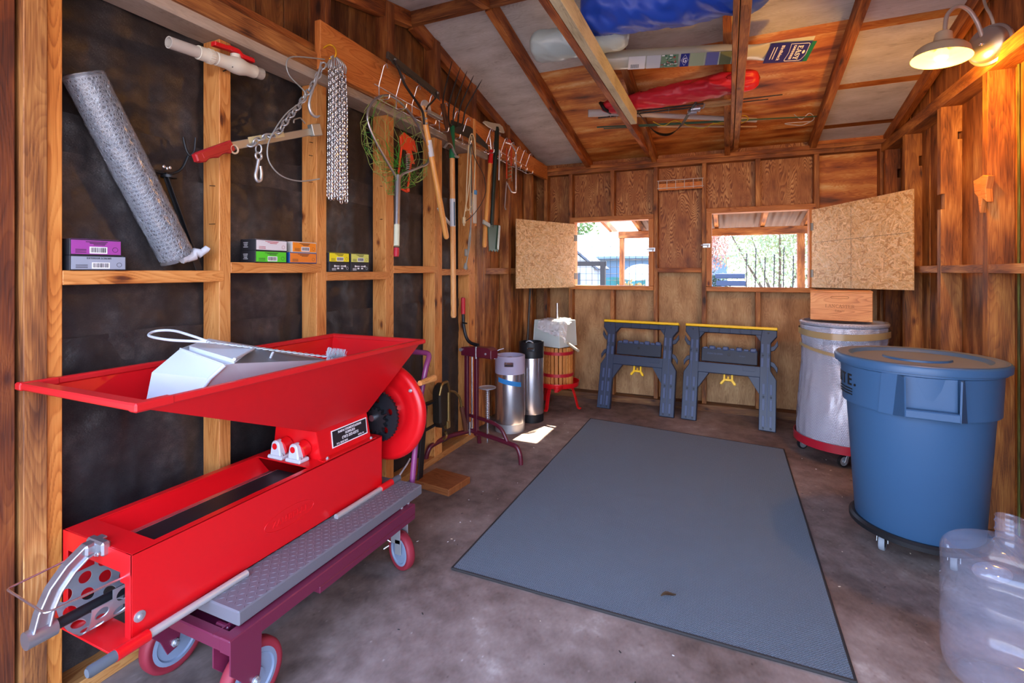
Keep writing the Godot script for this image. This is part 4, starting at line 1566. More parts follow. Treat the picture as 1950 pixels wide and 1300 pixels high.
func hook_rack(label: String, z0: float, z1: float, ytop0: float, ytop1: float, kk: int) -> void:
	var o := thing("hook_rack", label, "hook rack", V(-1.634, (ytop0 + ytop1) / 2 - 0.1, (z0 + z1) / 2), 0.0, "wire hook racks on the long board")
	var x := -1.632
	for row in 2:
		var b := wm(o)
		var dy := -0.095 - 0.065 * row
		b.tube([V(x, ytop0 + dy, z0), V(x, ytop1 + dy, z1)], 0.003, 8)
		put(b, "rail", mats.chrome, o)
	for i in kk:
		var t := (i + 0.15) / (kk - 0.7)
		var z := lerpf(z0, z1, t)
		var y := lerpf(ytop0, ytop1, t)
		var b := wm(o)
		b.tube(bent([V(x + 0.003, y - 0.10, z - 0.012), V(x + 0.003, y - 0.165, z - 0.012), V(x + 0.065, y - 0.17, z - 0.012), V(x + 0.07, y - 0.145, z - 0.012)], 0.012), 0.003, 7)
		b.tube(bent([V(x + 0.003, y - 0.165, z - 0.012), V(x + 0.003, y - 0.095, z - 0.01), V(x + 0.045, y, z), V(x + 0.06, y + 0.006, z), V(x + 0.066, y - 0.018, z)], 0.012), 0.0032, 7)
		put(b, "hook", mats.chrome, o)


func build_left_things() -> void:
	var b: MB
	# ---- roll of wire netting in plastic film
	var o := thing("wire_netting_roll", "roll of silver wire netting wrapped in clear film leaning between the first studs", "wire roll", V(-1.735, 1.224, -1.08))
	var top := V(-1.742, 1.80, -0.815)
	var bot := V(-1.738, 1.265, -1.085)
	var d := (top - bot).normalized()
	var sx := d.cross(Vector3.RIGHT).normalized()
	var sy := d.cross(sx)
	var ln := top.distance_to(bot)
	b = wm(o)
	b.xf = b.xf * Transform3D(Basis(sx, d, sx.cross(d)), bot)
	b.lathe([Vector2(0.018, 0.0), Vector2(0.046, 0.004), Vector2(0.047, ln - 0.006), Vector2(0.040, ln), Vector2(0.018, ln - 0.004), Vector2(0.018, 0.0)], 40, 0.5)
	var core := put(b, "netting_core", mat(C("3d4046"), 0.45, 0.6, {"nrm": tex.rough_nrm, "us": Vector3(9, 9, 1), "ns": 1.0}), o)
	b = wm(o)
	for lay in 6:
		var rr := 0.0475 + 0.0010 * lay
		var off := rng.randf() * TAU
		var tw := rng.randf_range(-0.6, 0.6)
		var nu := 19
		var nv := 44
		var P := func(i: float, j: float) -> Vector3:
			var an := off + TAU * i / nu + tw * j / nv + 0.11 * sin(j * 1.7 + lay * 2.0) + 0.08 * sin(i * 2.9 + j * 0.7)
			return bot + d * (0.006 + (ln - 0.014) * j / nv) + (sx * cos(an) + sy * sin(an)) * (rr + 0.001 * sin(i * 7.0 + j * 3.0))
		for i in nu:
			for j in nv:
				var h := 0.5 if j % 2 == 1 else 0.0
				var a: Vector3 = P.call(i + h, j + 0.15)
				var e: Vector3 = P.call(i + h, j + 0.6)
				b.tube([a, e], 0.0009, 3, false, false)
				b.tube([e, P.call(i + h + 0.5, minf(j + 1.15, nv))], 0.0008, 3, false, false)
				b.tube([e, P.call(i + h - 0.5, minf(j + 1.15, nv))], 0.0008, 3, false, false)
	var wires := put(b, "wire_mesh", mat(C("b3b7be"), 0.3, 0.85), o)
	wires.set_meta("kind", "stuff")
	b = wm(o)
	var film := mat(C("dfe6ee"), 0.12, 0, {"alpha": 0.13, "nrm": tex.rough_nrm, "us": Vector3(5, 5, 1), "ns": 0.5})
	var kz := noise(71, 1.0, 2)
	b.grid(func(u, t):
		var an: float = u * TAU
		var r := 0.0545 + 0.003 * kz.get_noise_2d(cos(an) * 3.0 + t * 14.0, sin(an) * 3.0)
		return bot + d * (ln * t * 1.01 - 0.004) + (sx * cos(an) + sy * sin(an)) * r, 48, 40, Vector2(0.33, ln))
	put(b, "film", film, o)
	b = wm(o)
	var tail := []
	var tr := []
	for i in 9:
		var t := i / 8.0
		tail.append(bot.lerp(V(-1.72, 1.297, -1.172), t) + V(0.02, 0.006 * sin(i * 2.0), 0.004 * cos(i * 3.0)))
		tr.append(lerpf(0.022, 0.008, t) + 0.003 * (i % 2))
	b.tube(tail, tr, 9)
	put(b, "twisted_tail", mat(C("cfd4da"), 0.25, 0, {"nrm": tex.rough_nrm, "us": Vector3(20, 20, 1), "ns": 1.0}), o)
	# ---- black stand with a long leg
	o = thing("metal_stand", "black metal stand with forked arm and long leg behind the netting roll", "stand", V(-1.745, 1.224, -1.12))
	b = wm(o)
	b.tube(smooth_path([V(-1.752, 1.556, -0.96), V(-1.752, 1.552, -1.03), V(-1.75, 1.556, -1.075), V(-1.745, 1.58, -1.105), V(-1.74, 1.625, -1.122)], 5), 0.0065, 10, false, true, 0.7)
	b.tube(bent([V(-1.75, 1.69, -1.112), V(-1.745, 1.648, -1.118), V(-1.74, 1.625, -1.128), V(-1.735, 1.645, -1.142), V(-1.735, 1.695, -1.146)], 0.02), 0.0042, 8)
	put(b, "forked_arm", mats.black, o)
	b = wm(o)
	b.bar(V(-1.75, 1.553, -1.052), V(-1.735, 1.224, -1.158), 0.022, 0.004, V(1, 0, 0.1), 0.001)
	b.bar(V(-1.741, 1.553, -1.046), V(-1.727, 1.26, -1.145), 0.004, 0.02, V(1, 0, 0.1), 0.001)
	put(b, "leg", mats.black, o)
	b = wm(o)
	b.xf = b.xf * Transform3D(Basis.IDENTITY, V(-1.748, 1.538, -1.062))
	b.lathe([Vector2(0, 0), Vector2(0.024, 0), Vector2(0.024, 0.009), Vector2(0, 0.009)], 20)
	put(b, "collar", mats.black, o)
	b = wm(o)
	b.ball(V(-1.738, 1.568, -1.05), V(0.004, 0.006, 0.004))
	b.ball(V(-1.738, 1.572, -1.040), V(0.003, 0.006, 0.005))
	b.ball(V(-1.738, 1.572, -1.060), V(0.003, 0.006, 0.005))
	put(b, "wing_nut", mats.chrome, o)
	# ---- plastic pipe valve
	o = thing("pipe_valve", "white plastic pipe ball valve with red handle fixed across the first stud", "valve", V(-1.668, 1.94, -1.19))
	var va := V(-1.668, 1.966, -1.012)
	var vb := V(-1.664, 1.988, -1.36)
	var vd := (vb - va).normalized()
	var vs := vd.cross(Vector3.UP).normalized()
	b = wm(o)
	b.xf = b.xf * Transform3D(Basis(vs, vd, vs.cross(vd)), va)
	b.lathe([Vector2(0.0165, 0.02), Vector2(0.0165, 0), Vector2(0.0195, 0), Vector2(0.0195, 0.10), Vector2(0, 0.1)], 32)
	b.lathe([Vector2(0.0165, 0.02), Vector2(0, 0.02)], 32)
	put(b, "pipe", mat(C("bdb6ab"), 0.5), o)
	b = wm(o)
	b.xf = b.xf * Transform3D(Basis(vs, vd, vs.cross(vd)), va)
	b.lathe([Vector2(0.019, 0.096), Vector2(0.0235, 0.096), Vector2(0.0235, 0.125), Vector2(0.0245, 0.128), Vector2(0.0245, 0.148), Vector2(0.021, 0.150), Vector2(0.021, 0.158), Vector2(0.024, 0.16), Vector2(0.024, 0.20), Vector2(0.027, 0.215), Vector2(0.031, 0.235), Vector2(0.031, 0.255), Vector2(0.027, 0.272), Vector2(0.0245, 0.285), Vector2(0.0245, 0.315), Vector2(0.021, 0.317)], 36, 0.8)
	for i in 24:
		var t := TAU * i / 24
		b.box(V(cos(t) * 0.0245, 0.138, sin(t) * 0.0245), V(0.003, 0.018, 0.003), 0.0008)
	var vbody := put(b, "valve_body", mats.cream, o)
	b = wm(o)
	b.xf = b.xf * Transform3D(Basis(vs, vd, vs.cross(vd)), va)
	b.lathe([Vector2(0.0215, 0.312), Vector2(0.0215, 0.347), Vector2(0.018, 0.349), Vector2(0.018, 0.335), Vector2(0, 0.335)], 32)
	put(b, "pipe", mat(C("a9a296"), 0.6, 0, {"nrm": tex.rough_nrm, "us": Vector3(10, 10, 1)}), o)
	b = wm(o)
	b.tube([V(-1.668, 1.99, -1.252), V(-1.668, 2.022, -1.25)], 0.0175, 18)
	put(b, "stem_collar", mats.cream, vbody)
	b = wm(o)
	var hp := PackedVector2Array([Vector2(-0.076, 0.012), Vector2(-0.032, 0.014), Vector2(-0.018, 0.018), Vector2(0.018, 0.016), Vector2(0.034, 0.004), Vector2(0.082, 0.0), Vector2(0.084, -0.012), Vector2(0.032, -0.012), Vector2(0.016, 0.0), Vector2(-0.02, 0.001), Vector2(-0.034, -0.001), Vector2(-0.076, -0.003)])
	b.xf = b.xf * Transform3D(Basis(vd, Vector3.UP, vd.cross(Vector3.UP)), V(-1.662, 2.023, -1.235))
	b.prism(hp, 0.026, 0.003)
	for i in 5:
		b.box(V(-0.07 + i * 0.007, 0.012, 0), V(0.003, 0.003, 0.024), 0.001)
		b.box(V(0.05 + i * 0.007, 0.002, 0), V(0.003, 0.003, 0.024), 0.001)
	put(b, "handle", mats.valve_red, o)
	b = wm(o)
	b.tube([V(-1.71, 1.955, -1.225), V(-1.645, 1.962, -1.222)], 0.002, 6)
	put(b, "nail", mats.iron, o)
	# ---- boxes of screws along the blocking
	var ink := Color(0.02, 0.02, 0.03)
	var blk := Color(0.02, 0.02, 0.025)
	product_box("grey box of screws standing under the purple box", V(-1.736, 1.2222, -0.832), V(0.085, 0.043, 0.143), blk, C("9aa0ad").srgb_to_linear(), ink, "EXTERIOR SCREWS")
	product_box("purple box of screws on top of the grey box", V(-1.736, 1.2655, -0.826), V(0.085, 0.047, 0.13), blk, C("a2439b").srgb_to_linear(), ink, "")
	product_box("bright green labelled box beneath the black and white box", V(-1.736, 1.2542, -1.428), V(0.085, 0.047, 0.15), blk, C("57d02b").srgb_to_linear(), ink, "")
	product_box("black and white box on top of the green labelled box", V(-1.736, 1.3015, -1.43), V(0.085, 0.045, 0.152), blk, C("dcd8d8").srgb_to_linear(), C("b03040").srgb_to_linear(), "", false)
	product_box("lower orange box with a blue end beside the green box", V(-1.736, 1.2542, -1.592), V(0.085, 0.046, 0.15), C("1b4f8f").srgb_to_linear(), C("e5812a").srgb_to_linear(), ink, "", false)
	product_box("upper orange box with a barcode on the blue ended box", V(-1.736, 1.3005, -1.598), V(0.085, 0.046, 0.135), C("c9c2b8").srgb_to_linear(), C("ee8a1c").srgb_to_linear(), ink, "")
	product_box("black box printed with white screws below the bright yellow box", V(-1.736, 1.2168, -1.812), V(0.085, 0.045, 0.132), blk, Color(0.025, 0.025, 0.03), Color(0.8, 0.8, 0.8), "oo", false)
	product_box("bright yellow box on the black boxes nearest the second stud", V(-1.736, 1.2618, -1.808), V(0.085, 0.046, 0.134), blk, C("efe21f").srgb_to_linear(), ink, "")
	product_box("black box printed with white screws below the pale yellow box", V(-1.736, 1.2168, -1.952), V(0.085, 0.045, 0.134), blk, Color(0.025, 0.025, 0.03), Color(0.8, 0.8, 0.8), "oo", false)
	product_box("pale yellow box on the black boxes nearest the third stud", V(-1.736, 1.2618, -1.952), V(0.085, 0.046, 0.134), blk, C("d9dc6a").srgb_to_linear(), ink, "")
	# ---- yellow screw hook
	o = thing("screw_hook", "yellow screw hook in the end of the hook board", "hook", V(-1.63, 2.19, -1.655))
	b = wm(o)
	b.tube(smooth_path([V(-1.645, 2.205, -1.652), V(-1.61, 2.218, -1.655), V(-1.590, 2.21, -1.665), V(-1.583, 2.185, -1.67), V(-1.592, 2.163, -1.668), V(-1.612, 2.160, -1.66)], 6), 0.0042, 8)
	put(b, "hook", mat(C("e0a31c"), 0.35, 0.5), o)
	# ---- bundle of bright chain
	o = thing("chain_bundle", "thick hanging bundle of bright silver chain on the yellow hook", "chain", V(-1.61, 1.53, -1.69))
	var shiny := mat(C("e6e8ea"), 0.14, 1.0)
	for s in 14:
		var row := int(s / 7.0)
		var col := s % 7
		b = wm(o)
		var zz := -1.645 - col * 0.0165 - 0.008 * row
		var xx := -1.592 - row * 0.022 + 0.004 * sin(s * 2.1)
		var pts := []
		for i in 14:
			var t := i / 13.0
			pts.append(V(xx + 0.003 * sin(t * 9 + s), lerpf(2.135 - absf(col - 3) * 0.012, 1.535 + 0.012 * (s % 3), t), zz + 0.003 * cos(t * 7.0 + s) - 0.012 * (1.0 - t) * (col - 3) * -0.2))
		chain(b, pts, 0.021, 0.015, 0.0028, 9, 5)
		var strand := put(b, "strand", shiny, o)
		strand.set_meta("kind", "stuff")
	b = wm(o)
	for s in 7:
		var z2 := -1.650 - s * 0.014
		b.tube(smooth_path([V(-1.588, 2.115, z2), V(-1.588, 2.15, z2), V(-1.596, 2.172, -1.667 - s * 0.004), V(-1.612, 2.165, -1.668), V(-1.622, 2.12, z2)], 4), 0.0038, 7)
	put(b, "gathered_top", mats.zinc, o)
	# ---- hand cable puller
	o = thing("cable_puller", "hand cable puller with red grip, steel lever and slack cable beside the chain bundle", "cable puller", V(-1.655, 1.6, -1.35))
	b = wm(o)
	var ga := V(-1.655, 1.604, -1.09)
	var gb := V(-1.655, 1.677, -1.225)
	var gd := (gb - ga).normalized()
	b.xf = b.xf * Transform3D(Basis(gd, gd.cross(Vector3.RIGHT).normalized() * -1.0, Vector3.RIGHT), (ga + gb) / 2)
	var grip := PackedVector2Array([Vector2(-0.077, 0.012), Vector2(-0.06, 0.016), Vector2(0.075, 0.02), Vector2(0.078, -0.016)])
	for i in 9:
		var t := i / 8.0
		grip.append(Vector2(lerpf(0.07, -0.07, t), -0.019 - 0.004 * sin(t * TAU * 2.5)))
	grip.append(Vector2(-0.08, -0.012))
	if Vector3.UP.dot(b.xf.basis.y) < 0:
		b.xf = b.xf * Transform3D(Basis(Vector3.RIGHT, PI), Vector3.ZERO)
	b.prism(grip, 0.026, 0.004)
	b.prism(PackedVector2Array([Vector2(-0.055, 0.009), Vector2(0.055, 0.012), Vector2(0.055, -0.009), Vector2(-0.055, -0.009)]), 0.0285, 0.001)
	put(b, "grip", mat(C("a61d22"), 0.45), o)
	b = wm(o)
	b.bar(V(-1.655, 1.672, -1.215), V(-1.652, 1.826, -1.60), 0.009, 0.030, Vector3.UP, 0.002)
	b.bar(V(-1.645, 1.826, -1.585), V(-1.64, 1.84, -1.63), 0.03, 0.05, Vector3.UP, 0.002)
	b.tube(bent([V(-1.65, 1.835, -1.50), V(-1.65, 1.85, -1.50), V(-1.65, 1.868, -1.535), V(-1.65, 1.85, -1.56)], 0.008), 0.003, 7)
	var lever := put(b, "lever", mat(C("a8a8a0"), 0.45, 0.7), o)
	b = wm(o)
	b.bar(V(-1.6498, 1.713, -1.29), V(-1.6485, 1.777, -1.45), 0.0012, 0.021, Vector3.UP, 0.0003)
	put(b, "rating_plate", mat(C("c8b98a"), 0.5), lever)
	b = wm(o)
	b.tube(arc(V(-1.645, 1.664, -1.228), 0.015, 0, 350, 18, Vector3.UP, Vector3.FORWARD), 0.0035, 7, true)
	put(b, "ring", mat(C("cdb394"), 0.5), o)
	b = wm(o)
	chain(b, smooth_path([V(-1.645, 1.70, -1.30), V(-1.645, 1.737, -1.345), V(-1.645, 1.767, -1.411), V(-1.645, 1.838, -1.462), V(-1.645, 1.904, -1.515), V(-1.645, 1.974, -1.562), V(-1.64, 2.046, -1.606), V(-1.62, 2.136, -1.64)], 3), 0.034, 0.022, 0.0036, 12, 6)
	put(b, "lift_chain", mats.zinc, o)
	b = wm(o)
	b.tube(smooth_path([V(-1.62, 2.15, -1.64), V(-1.64, 2.106, -1.492), V(-1.64, 2.066, -1.455), V(-1.64, 2.018, -1.471), V(-1.635, 1.979, -1.54), V(-1.635, 1.943, -1.539), V(-1.635, 1.862, -1.453), V(-1.635, 1.771, -1.39), V(-1.635, 1.702, -1.361), V(-1.635, 1.643, -1.37), V(-1.635, 1.601, -1.427), V(-1.635, 1.596, -1.519), V(-1.63, 1.622, -1.62)], 6), 0.0028, 7)
	put(b, "cable", mat(C("a5a8a6"), 0.45, 0.4), o)
	b = wm(o)
	link(b, V(-1.65, 1.69, -1.333), Vector3.UP, 0.2, 0.034, 0.022, 0.0036, 12, 6)
	b.tube(arc(V(-1.65, 1.662, -1.333), 0.013, 0, 350, 16, Vector3.UP, Vector3.FORWARD), 0.0045, 8, true)
	b.tube(smooth_path([V(-1.65, 1.65, -1.333), V(-1.65, 1.618, -1.327), V(-1.65, 1.585, -1.32), V(-1.65, 1.566, -1.328), V(-1.65, 1.572, -1.342), V(-1.65, 1.60, -1.345), V(-1.65, 1.625, -1.34)], 5), 0.0062, 9)
	put(b, "snap_hook", mats.zinc, o)
	b = wm(o)
	b.tube(smooth_path([V(-1.62, 2.13, -1.62), V(-1.625, 2.05, -1.60), V(-1.63, 1.97, -1.572), V(-1.632, 1.93, -1.565), V(-1.632, 1.90, -1.575), V(-1.632, 1.888, -1.60), V(-1.632, 1.90, -1.625)], 5), [0.004, 0.004, 0.004, 0.004, 0.004, 0.004, 0.005, 0.005, 0.005, 0.005, 0.005, 0.006, 0.006, 0.006, 0.006, 0.007, 0.007, 0.007, 0.007, 0.007, 0.008, 0.008, 0.007, 0.007, 0.006, 0.006, 0.006, 0.005, 0.004, 0.003, 0.002], 8)
	put(b, "grab_hook", mats.zinc, o)


func build_tools() -> void:
	var b: MB
	var o: Node3D
	hook_rack("chrome wire hook rack behind the landing net and the rake", -1.985, -2.89, 2.26, 2.235, 7)
	hook_rack("chrome wire hook rack further along near the corner of the wall", -3.20, -4.02, 2.255, 2.245, 7)
	var ash := mat(C("fff0cc"), 0.35, 0, {"tex": tex.fir, "us": Vector3(0.4, 3, 1), "coat": 0.3})
	var ash2 := mat(C("fff6ea"), 0.5, 0, {"tex": tex.fir, "us": Vector3(0.4, 3, 1)})
	# ---- landing net
	o = thing("landing_net", "landing net with silver hoop and green mesh hanging from the first hooks", "net", V(-1.57, 1.29, -2.05))
	var hoop := smooth_path([V(-1.565, 1.705, -2.085), V(-1.575, 1.802, -1.985), V(-1.585, 1.90, -1.905), V(-1.59, 1.98, -1.885), V(-1.59, 2.07, -1.945), V(-1.59, 2.122, -2.06), V(-1.59, 2.10, -2.2), V(-1.59, 2.03, -2.32), V(-1.585, 1.93, -2.40), V(-1.58, 1.85, -2.395), V(-1.575, 1.80, -2.30), V(-1.567, 1.735, -2.14)], 5, true)
	b = wm(o)
	b.tube(hoop, 0.0065, 9, true)
	put(b, "hoop", mats.alu, o)
	b = wm(o)
	b.tube([V(-1.563, 1.715, -2.09), V(-1.562, 1.69, -2.085), V(-1.53, 1.44, -2.035)], [0.018, 0.0155, 0.0135], 14)
	put(b, "handle", mats.alu, o)
	b = wm(o)
	b.tube([V(-1.532, 1.455, -2.038), V(-1.518, 1.345, -2.016)], 0.0145, 14)
	put(b, "grip_sleeve", mat(C("c9cbb0"), 0.6), o)
	b = wm(o)
	b.tube([V(-1.516, 1.335, -2.014), V(-1.513, 1.305, -2.008), V(-1.5115, 1.292, -2.006)], [0.0135, 0.015, 0.012], 14)
	put(b, "end_cap", mat(C("b01c30"), 0.4), o)
	b = wm(o)
	var sparse := []
	for i in range(0, hoop.size(), 2):
		sparse.append(hoop[i])
	var m := sparse.size()
	var nrow := 9
	var cen := V(-1.60, 1.83, -2.16)
	var NP := func(i: int, j: int) -> Vector3:
		var h: Vector3 = sparse[i % m]
		var h2: Vector3 = sparse[(i + 1) % m]
		if j % 2 == 1:
			h = h.lerp(h2, 0.5)
		var t := float(j) / nrow
		var p := h.lerp(cen, t * t * 0.9)
		var bulge := sin(t * PI * 0.9)
		var out := (h - cen)
		out.x = 0
		p += out * 0.16 * bulge * (1.0 - t)
		p.y -= 0.085 * bulge + 0.05 * t
		p.x += -0.035 * bulge + 0.02 * sin(i * 1.9 + j)
		return p + V(0.004 * sin(i * 3.7 + j * 1.3), 0.006 * sin(i * 2.3 + j * 2.1), 0.006 * cos(i * 1.7 + j * 2.9))
	for j in nrow:
		for i in m:
			b.col = C("3f9e2e").srgb_to_linear() if j > 5 or i % 5 == 0 else C("9fb35e").srgb_to_linear()
			var a: Vector3 = NP.call(i, j)
			var e0: Vector3 = NP.call(i, j + 1)
			var e1: Vector3 = NP.call(i + (1 if j % 2 == 1 else m - 1), j + 1)
			b.tube([a, e0], 0.0011, 3, false, false)
			b.tube([a, e1], 0.0011, 3, false, false)
	var mesh := put(b, "mesh_bag", mats.flat, o)
	mesh.set_meta("kind", "stuff")
	# ---- rake with toothed bar
	o = thing("toothed_rake", "wide toothed bar rake with honey wooden handle hanging in front of the hook board", "rake", V(-1.555, 1.41, -2.3))
	b = wm(o)
	b.bar(V(-1.56, 2.305, -1.995), V(-1.56, 2.258, -2.475), 0.016, 0.034, Vector3.UP, 0.003)
	for i in 26:
		var t := (i + 0.5) / 26
		var p := V(-1.556, 2.29, -2.01).lerp(V(-1.556, 2.245, -2.465), t)
		b.bar(p, p + V(0.016, -0.028, 0), 0.009, 0.004, V(1, 0, 0), 0.0008)
	var head := put(b, "toothed_bar", mat(C("4a4238"), 0.75, 0.3, {"nrm": tex.rough_nrm, "us": Vector3(8, 8, 1)}), o)
	b = wm(o)
	b.tube(smooth_path([V(-1.55, 2.292, -2.035), V(-1.545, 2.25, -2.075), V(-1.54, 2.19, -2.12), V(-1.535, 2.13, -2.22), V(-1.53, 2.09, -2.265), V(-1.535, 2.03, -2.285)], 5), 0.0085, 8, false, true, 0.6)
	b.tube(smooth_path([V(-1.55, 2.262, -2.435), V(-1.545, 2.23, -2.425), V(-1.54, 2.175, -2.365), V(-1.535, 2.14, -2.32), V(-1.53, 2.09, -2.29)], 5), 0.0055, 8, false, true, 0.6)
	put(b, "brace", mats.iron, o)
	for q in [[-1.548, 2.294, -2.04], [-1.548, 2.258, -2.44], [-1.521, 2.10, -2.272], [-1.521, 2.06, -2.282], [-1.521, 2.035, -2.287]]:
		b = wm(o)
		hexnut(b, V(q[0], q[1], q[2]), 0.007, 0.005, Vector3.RIGHT)
		put(b, "bolt", mats.zinc, head)
	b = wm(o)
	b.tube([V(-1.537, 2.128, -2.27), V(-1.537, 2.12, -2.272), V(-1.537, 1.43, -2.52), V(-1.537, 1.418, -2.525), V(-1.537, 1.412, -2.527)], [0.014, 0.0165, 0.0175, 0.014, 0.007], 16)
	var hand := put(b, "handle", ash, o)
	b = wm(o)
	b.tube([V(-1.5366, 1.955, -2.332), V(-1.5366, 1.87, -2.362)], 0.0172, 16, false, false)
	put(b, "sticker", mats.white_plastic, hand)
	# ---- orange frame tool
	o = thing("frame_clamp", "orange metal frame tool with spring hanging behind the landing net", "tool", V(-1.64, 1.66, -2.28))
	b = wm(o)
	b.xf = b.xf * Transform3D(Basis(Vector3.UP, PI / 2), V(-1.635, 0, 0))
	b.prism(PackedVector2Array([Vector2(2.20, 1.955), Vector2(2.235, 1.985), Vector2(2.33, 1.965), Vector2(2.36, 1.90), Vector2(2.30, 1.905), Vector2(2.335, 1.83), Vector2(2.30, 1.83), Vector2(2.26, 1.89), Vector2(2.21, 1.89)]), 0.012, 0.002)
	put(b, "bracket", mat(C("e0441d"), 0.45), o)
	b = wm(o)
	b.tube(bent([V(-1.635, 1.90, -2.215), V(-1.62, 1.67, -2.155), V(-1.61, 1.655, -2.235), V(-1.63, 1.86, -2.30)], 0.006), 0.006, 8)
	b.box(V(-1.615, 1.668, -2.165), V(0.02, 0.02, 0.02), 0.003)
	b.box(V(-1.61, 1.665, -2.235), V(0.02, 0.02, 0.02), 0.003)
	put(b, "frame", mat(C("e0441d"), 0.45), o)
	b = wm(o)
	var spring := []
	for i in 60:
		var t := i / 59.0
		spring.append(V(-1.625 + 0.012 * cos(t * 50), 1.87 - 0.09 * t, -2.262 + 0.012 * sin(t * 50)))
	b.tube(spring, 0.002, 5)
	put(b, "spring", mats.zinc, o)
	# ---- old bar clamp
	o = thing("bar_clamp", "old grey bar clamp with two steel jaws hung between rake and fork", "clamp", V(-1.585, 1.94, -2.6))
	b = wm(o)
	b.bar(V(-1.585, 2.238, -2.558), V(-1.575, 1.985, -2.645), 0.016, 0.038, V(0, 0.3, 1), 0.003)
	put(b, "bar", mat(C("8d8371"), 0.75, 0, {"tex": tex.redwood, "us": Vector3(0.6, 2, 1), "vc": false}), o)
	b = wm(o)
	b.box(V(-1.58, 2.14, -2.47), V(0.022, 0.02, 0.14), 0.003, 2)
	put(b, "jaw", mat(C("a7a49b"), 0.5, 0.6), o)
	b = wm(o)
	b.tube(smooth_path([V(-1.572, 1.97, -2.56), V(-1.572, 2.005, -2.60), V(-1.572, 2.0, -2.64), V(-1.572, 1.97, -2.67), V(-1.572, 1.945, -2.705)], 4), 0.009, 8, false, true, 0.6)
	b.box(V(-1.57, 1.945, -2.70), V(0.02, 0.014, 0.04), 0.003)
	put(b, "jaw", mat(C("a7a49b"), 0.5, 0.6), o)
	b = wm(o)
	b.xf = b.xf * Transform3D(Basis(Vector3.UP, PI / 2), V(-1.60, 0, 0))
	var rim2 := PackedVector2Array()
	for i in 15:
		var t := deg_to_rad(-20 + 200.0 * i / 14)
		rim2.append(Vector2(2.40 + 0.05 * cos(t), 2.165 + 0.045 * sin(t)))
	for i in 10:
		var t := deg_to_rad(180 - 180.0 * i / 9)
		rim2.append(Vector2(2.412 + 0.03 * cos(t), 2.145 + 0.025 * sin(t)))
	b.prism(rim2, 0.01, 0.002)
	put(b, "casting", mat(C("d8dad8"), 0.4, 0.3), o)
	# ---- pitchfork, tines up
	o = thing("pitchfork", "five tine pitchfork hung tines up with a green socket and long handle", "pitchfork", V(-1.6, 0.92, -2.68))
	var base := [V(-1.6, 2.175, -2.60), V(-1.6, 2.158, -2.655), V(-1.6, 2.152, -2.708), V(-1.6, 2.16, -2.762), V(-1.6, 2.18, -2.82)]
	var tips := [V(-1.542, 2.507, -2.60), V(-1.515, 2.486, -2.655), V(-1.498, 2.479, -2.708), V(-1.48, 2.468, -2.762), V(-1.449, 2.458, -2.82)]
	for i in 5:
		b = wm(o)
		var pa: Vector3 = base[i]
		var pe: Vector3 = tips[i]
		b.tube(smooth_path([V(-1.60, 2.135, -2.70), pa, pa.lerp(pe, 0.35) - V(0.025, 0, 0), pa.lerp(pe, 0.7) - V(0.014, 0, 0), pe], 5), [0.006, 0.006, 0.006, 0.006, 0.006, 0.0055, 0.0055, 0.0055, 0.0055, 0.0055, 0.005, 0.005, 0.005, 0.0045, 0.0045, 0.004, 0.004, 0.0035, 0.003, 0.002, 0.001], 8)
		put(b, "tine", mats.iron, o)
	b = wm(o)
	b.tube([V(-1.6, 2.14, -2.70), V(-1.597, 2.05, -2.69), V(-1.592, 1.93, -2.683)], [0.015, 0.018, 0.0185], 16)
	put(b, "socket", mat(C("0e6b42"), 0.4), o)
	b = wm(o)
	b.tube([V(-1.592, 1.94, -2.683), V(-1.58, 1.34, -2.675), V(-1.574, 0.94, -2.67), V(-1.574, 0.928, -2.67)], [0.0165, 0.0175, 0.018, 0.013], 16)
	var fh := put(b, "handle", ash2, o)
	b = wm(o)
	b.tube([V(-1.5868, 1.675, -2.679), V(-1.5834, 1.50, -2.677)], 0.0178, 16, false, false)
	var st := put(b, "sticker", mats.white_plastic, fh)
	b = wm(o)
	b.bar(V(-1.569, 1.655, -2.671), V(-1.5655, 1.505, -2.669), 0.008, 0.001, V(1, 0, 0.4), 0)
	put(b, "blue_stripe", mat(C("1c5572"), 0.5), st)
	# ---- dark hand saw blade on the board and a long pruning saw
	o = thing("hand_saw", "dark tapered saw blade lying along the hook board behind the fork", "saw", V(-1.628, 2.1, -3.0))
	b = wm(o)
	b.xf = b.xf * Transform3D(Basis(Vector3.UP, PI / 2), V(-1.622, 0, 0))
	b.prism(PackedVector2Array([Vector2(2.72, 2.19), Vector2(2.98, 2.215), Vector2(3.24, 2.155), Vector2(3.26, 2.115), Vector2(3.1, 2.13), Vector2(2.9, 2.13), Vector2(2.72, 2.12)]), 0.003, 0.0005)
	put(b, "blade", mat(C("4c4a47"), 0.55, 0.6, {"nrm": tex.rough_nrm, "us": Vector3(4, 4, 1)}), o)
	o = thing("pruning_saw", "long brown pruning saw hanging down beside the green socketed fork", "saw", V(-1.65, 1.5, -2.72))
	b = wm(o)
	var sw := PackedVector2Array([Vector2(2.69, 2.0), Vector2(2.75, 1.98), Vector2(2.775, 1.52)])
	for i in 26:
		sw.append(Vector2(2.755 - 0.025 * i / 25.0 - (0.006 if i % 2 == 0 else 0.0), 1.52 + i * 0.0165))
	b.xf = b.xf * Transform3D(Basis(Vector3.UP, PI / 2), V(-1.65, 0, 0))
	b.prism(sw, 0.004, 0.0)
	put(b, "blade", mat(C("43302a"), 0.6, 0.4), o)
	b = wm(o)
	b.tube(smooth_path([V(-1.65, 1.52, -2.765), V(-1.645, 1.57, -2.66), V(-1.64, 1.61, -2.60)], 4), 0.012, 9, false, true, 0.6)
	put(b, "handle", mat(C("d4d2cc"), 0.5), o)
